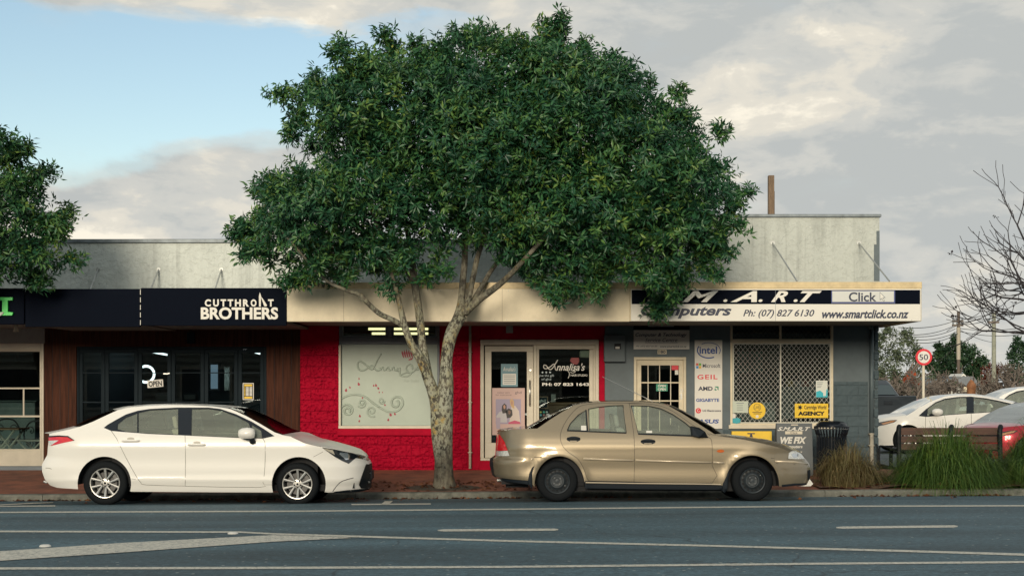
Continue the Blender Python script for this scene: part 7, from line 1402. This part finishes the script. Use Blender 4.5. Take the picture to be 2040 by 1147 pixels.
dk = [(0, (.008, .024, .014)), (.5, (.02, .06, .025)), (1, (.06, .11, .04))]; ol_ = [(0, (.03, .05, .03)), (.5, (.075, .105, .055)), (1, (.17, .19, .12))]; rd = [(0, (.07, .02, .015)), (.5, (.16, .045, .025)), (1, (.3, .1, .05))]
far_tree(1783, 640, 785, 110, 58, ol_, 60, 'tall olive green tree rising behind the shop corner', 1, ln=.16, wd=.06)
far_tree(1905, 672, 772, 108, 82, dk, 60, 'dark spreading green tree behind the two power poles', 2)
far_tree(1850, 750, 800, 70, 56, ol_, 30, 'low olive shrub behind the speed sign pole', 3, ln=.14, wd=.07)
far_tree(2036, 668, 772, 60, 90, dk, 30, 'dark green tree at the edge behind the bare twisted tree', 6)
far_tree(1958, 720, 765, 66, 96, rd, 26, 'dull red leafed tree beyond the house', 8)
far_tree(1810, 745, 772, 34, 53, [(0, (.2, .03, .01)), (1, (.5, .1, .03))], 6, 'small orange red shrub beside the black utility truck', 9, ln=.12, wd=.06)
for px, wpx, pyt, Y, seed, n_, lb in ((1800, 150, 700, 50, 31, 9, 'grey leafless twisted tree behind the speed sign'), (1868, 110, 712, 54, 33, 7, 'grey leafless twisted tree beside the dark power pole'), (2000, 130, 705, 56, 35, 9, 'grey leafless twisted tree behind the white wagon'), (2075, 100, 690, 52, 37, 7, 'grey leafless twisted tree at the edge behind the red car')):
    rnd = random.Random(seed); x = pX(px, Y); t = thing('bare_tree', (x, Y, 0), lb, 'tree', 'leafless trees beyond the car park'); b = MB(); H = pZ(pyt, Y); tips = []
    b.tube([(x, Y, -.2), (x+.1, Y, .5), (x-.05, Y, .9)], [.2, .15, .14], 8, sub=3)
    for i in range(n_):
        a = 6.283*i/n_+rnd.uniform(-.3, .3); grow(b, Vector((x, Y, .85)), Vector((math.cos(a), math.sin(a)*.8, rnd.uniform(.35, 1.0))).normalized(), .085, wpx/2*Y/FPX*.62, 3, rnd, spread=.6, up=.06, taper=.7, nseg=4, tips=tips, wig=.30, minr=.014, droop=.12)
    b.build('branches', M['grey_twig'], t, True)
b = MB(); r0 = random.Random(3); pos = np.array([(r0.uniform(6.5, 60), 100+r0.uniform(-2, 4), r0.uniform(-.2, 2.4)) for _ in range(2600)]); dr = np.array([(r0.gauss(0, 1), r0.gauss(0, 1)-.5, r0.gauss(0, 1)+.4) for _ in pos]); dr /= np.linalg.norm(dr, axis=1, keepdims=True)
tag(leaves_mesh('distant_hedgerow', pos, dr, 6, .38, .2, island_mat('hedge_leaf', [(0, (.03, .035, .02)), (.5, (.07, .065, .04)), (1, (.15, .10, .06))], .7), None, rng), 'dull distant shrubbery closing the view beyond the house', 'shrubbery', kind='stuff')

# ------------------------------------------------------------------ the other side of the street (building seen only in reflections)
s = thing('weatherboard_building', (0, -9, -.1), 'long pale weatherboard building across the street, mirrored in the car windows', 'building')
wb = mat('cream_weatherboard', (.34, .33, .27), .7, var=.1); tt = wb.node_tree; wv = N(tt, 'ShaderNodeTexWave', bands_direction='Z', i_Scale=1.1); tcn = N(tt, 'ShaderNodeTexCoord'); tt.links.new(tcn.outputs['Object'], wv.inputs['Vector']); bp = N(tt, 'ShaderNodeBump', i_Strength=1.0, i_Distance=.06); tt.links.new(wv.outputs[0], bp.inputs['Height']); tt.links.new(bp.outputs[0], tt.nodes['Principled BSDF'].inputs['Normal'])
b = MB(); b.box(-34, 30, -17, -9, -.3, 4.4); b.build('wall', wb, s)
b = MB(); b.box(-34.5, 30.5, -17.5, -8.3, 4.402, 4.65); b.add([(-34.5, -17.5, 4.652), (30.5, -17.5, 4.652), (30.5, -8.3, 4.652), (-34.5, -8.3, 4.652), (-33, -12.9, 5.9), (29, -12.9, 5.9)], [(0,1,5,4),(2,3,4,5),(1,2,5),(3,0,4)]); b.build('roof', M['flashing'], s)
for x in range(-30, 29, 4):
    w_ = MB(); w_.box(x, x+2.2, -9.0+.002, -8.93, .7, 2.5); w_ = w_.build('window', M['off_white'], s); b = MB(); b.box(x+.1, x+2.1, -8.928, -8.92, .8, 2.4); b.build('pane', M['gloss_black'], w_)
sheet('far_footpath', [-60, 60], [-9, -6.01], lambda x, y: -.02, M['footpath'])

r0 = random.Random(12); pos = np.array([(r0.uniform(-60, 50), -26+r0.uniform(-3, 3), r0.uniform(0, 4.0+1.0*math.sin(i*.37)+.8*math.sin(i*.11))) for i in range(5000)]); dr = np.array([(r0.gauss(0, 1), r0.gauss(0, 1)+.5, r0.gauss(0, 1)+.4) for _ in pos]); dr /= np.linalg.norm(dr, axis=1, keepdims=True)
tag(leaves_mesh('skylight_block_trees', pos, dr, 5, .7, .4, island_mat('back_leaf', dk, .7), None, rng), 'unseen dark belt of trees, added to block low sky light, behind the building across the street', 'trees', kind='stuff')  # tree belt added out of view to darken the walls under the awnings

# every loose pane, bar or trim piece becomes an object of its own
def split_pieces(o):
    me = o.data; n = len(me.vertices); par = list(range(n))
    def find(i):
        while par[i] != i: par[i] = par[par[i]]; i = par[i]
        return i
    for ed in me.edges: a_, b_ = find(ed.vertices[0]), find(ed.vertices[1]); par[a_] = b_
    gr = {}
    for p in me.polygons: gr.setdefault(find(p.vertices[0]), []).append(tuple(p.vertices))
    if len(gr) < 2: return
    for k, faces in enumerate(gr.values()):
        ids = sorted({i for f in faces for i in f}); ix = {v: q for q, v in enumerate(ids)}
        m2 = bpy.data.meshes.new(me.name); m2.from_pydata([tuple(me.vertices[i].co) for i in ids], [], [tuple(ix[i] for i in f) for f in faces]); m2.materials.append(me.materials[0])
        if k == 0: o.data = m2
        else: c = o.copy(); c.data = m2; col.objects.link(c)
for o in list(col.objects):
    if o.type == 'MESH' and o.name.split('.')[0] in ('smooth_render', 'transom_pane', 'transom_sash', 'glazing_bar', 'board_joint', 'quoin', 'sill', 'pane', 'side_wall', 'bare_patch', 'fascia_joint', 'block_facing', 'yellow_print', 'text_line', 'grey_logo', 'dot'):
        if o.parent and o.name.split('.')[0] != 'grey_logo': split_pieces(o)
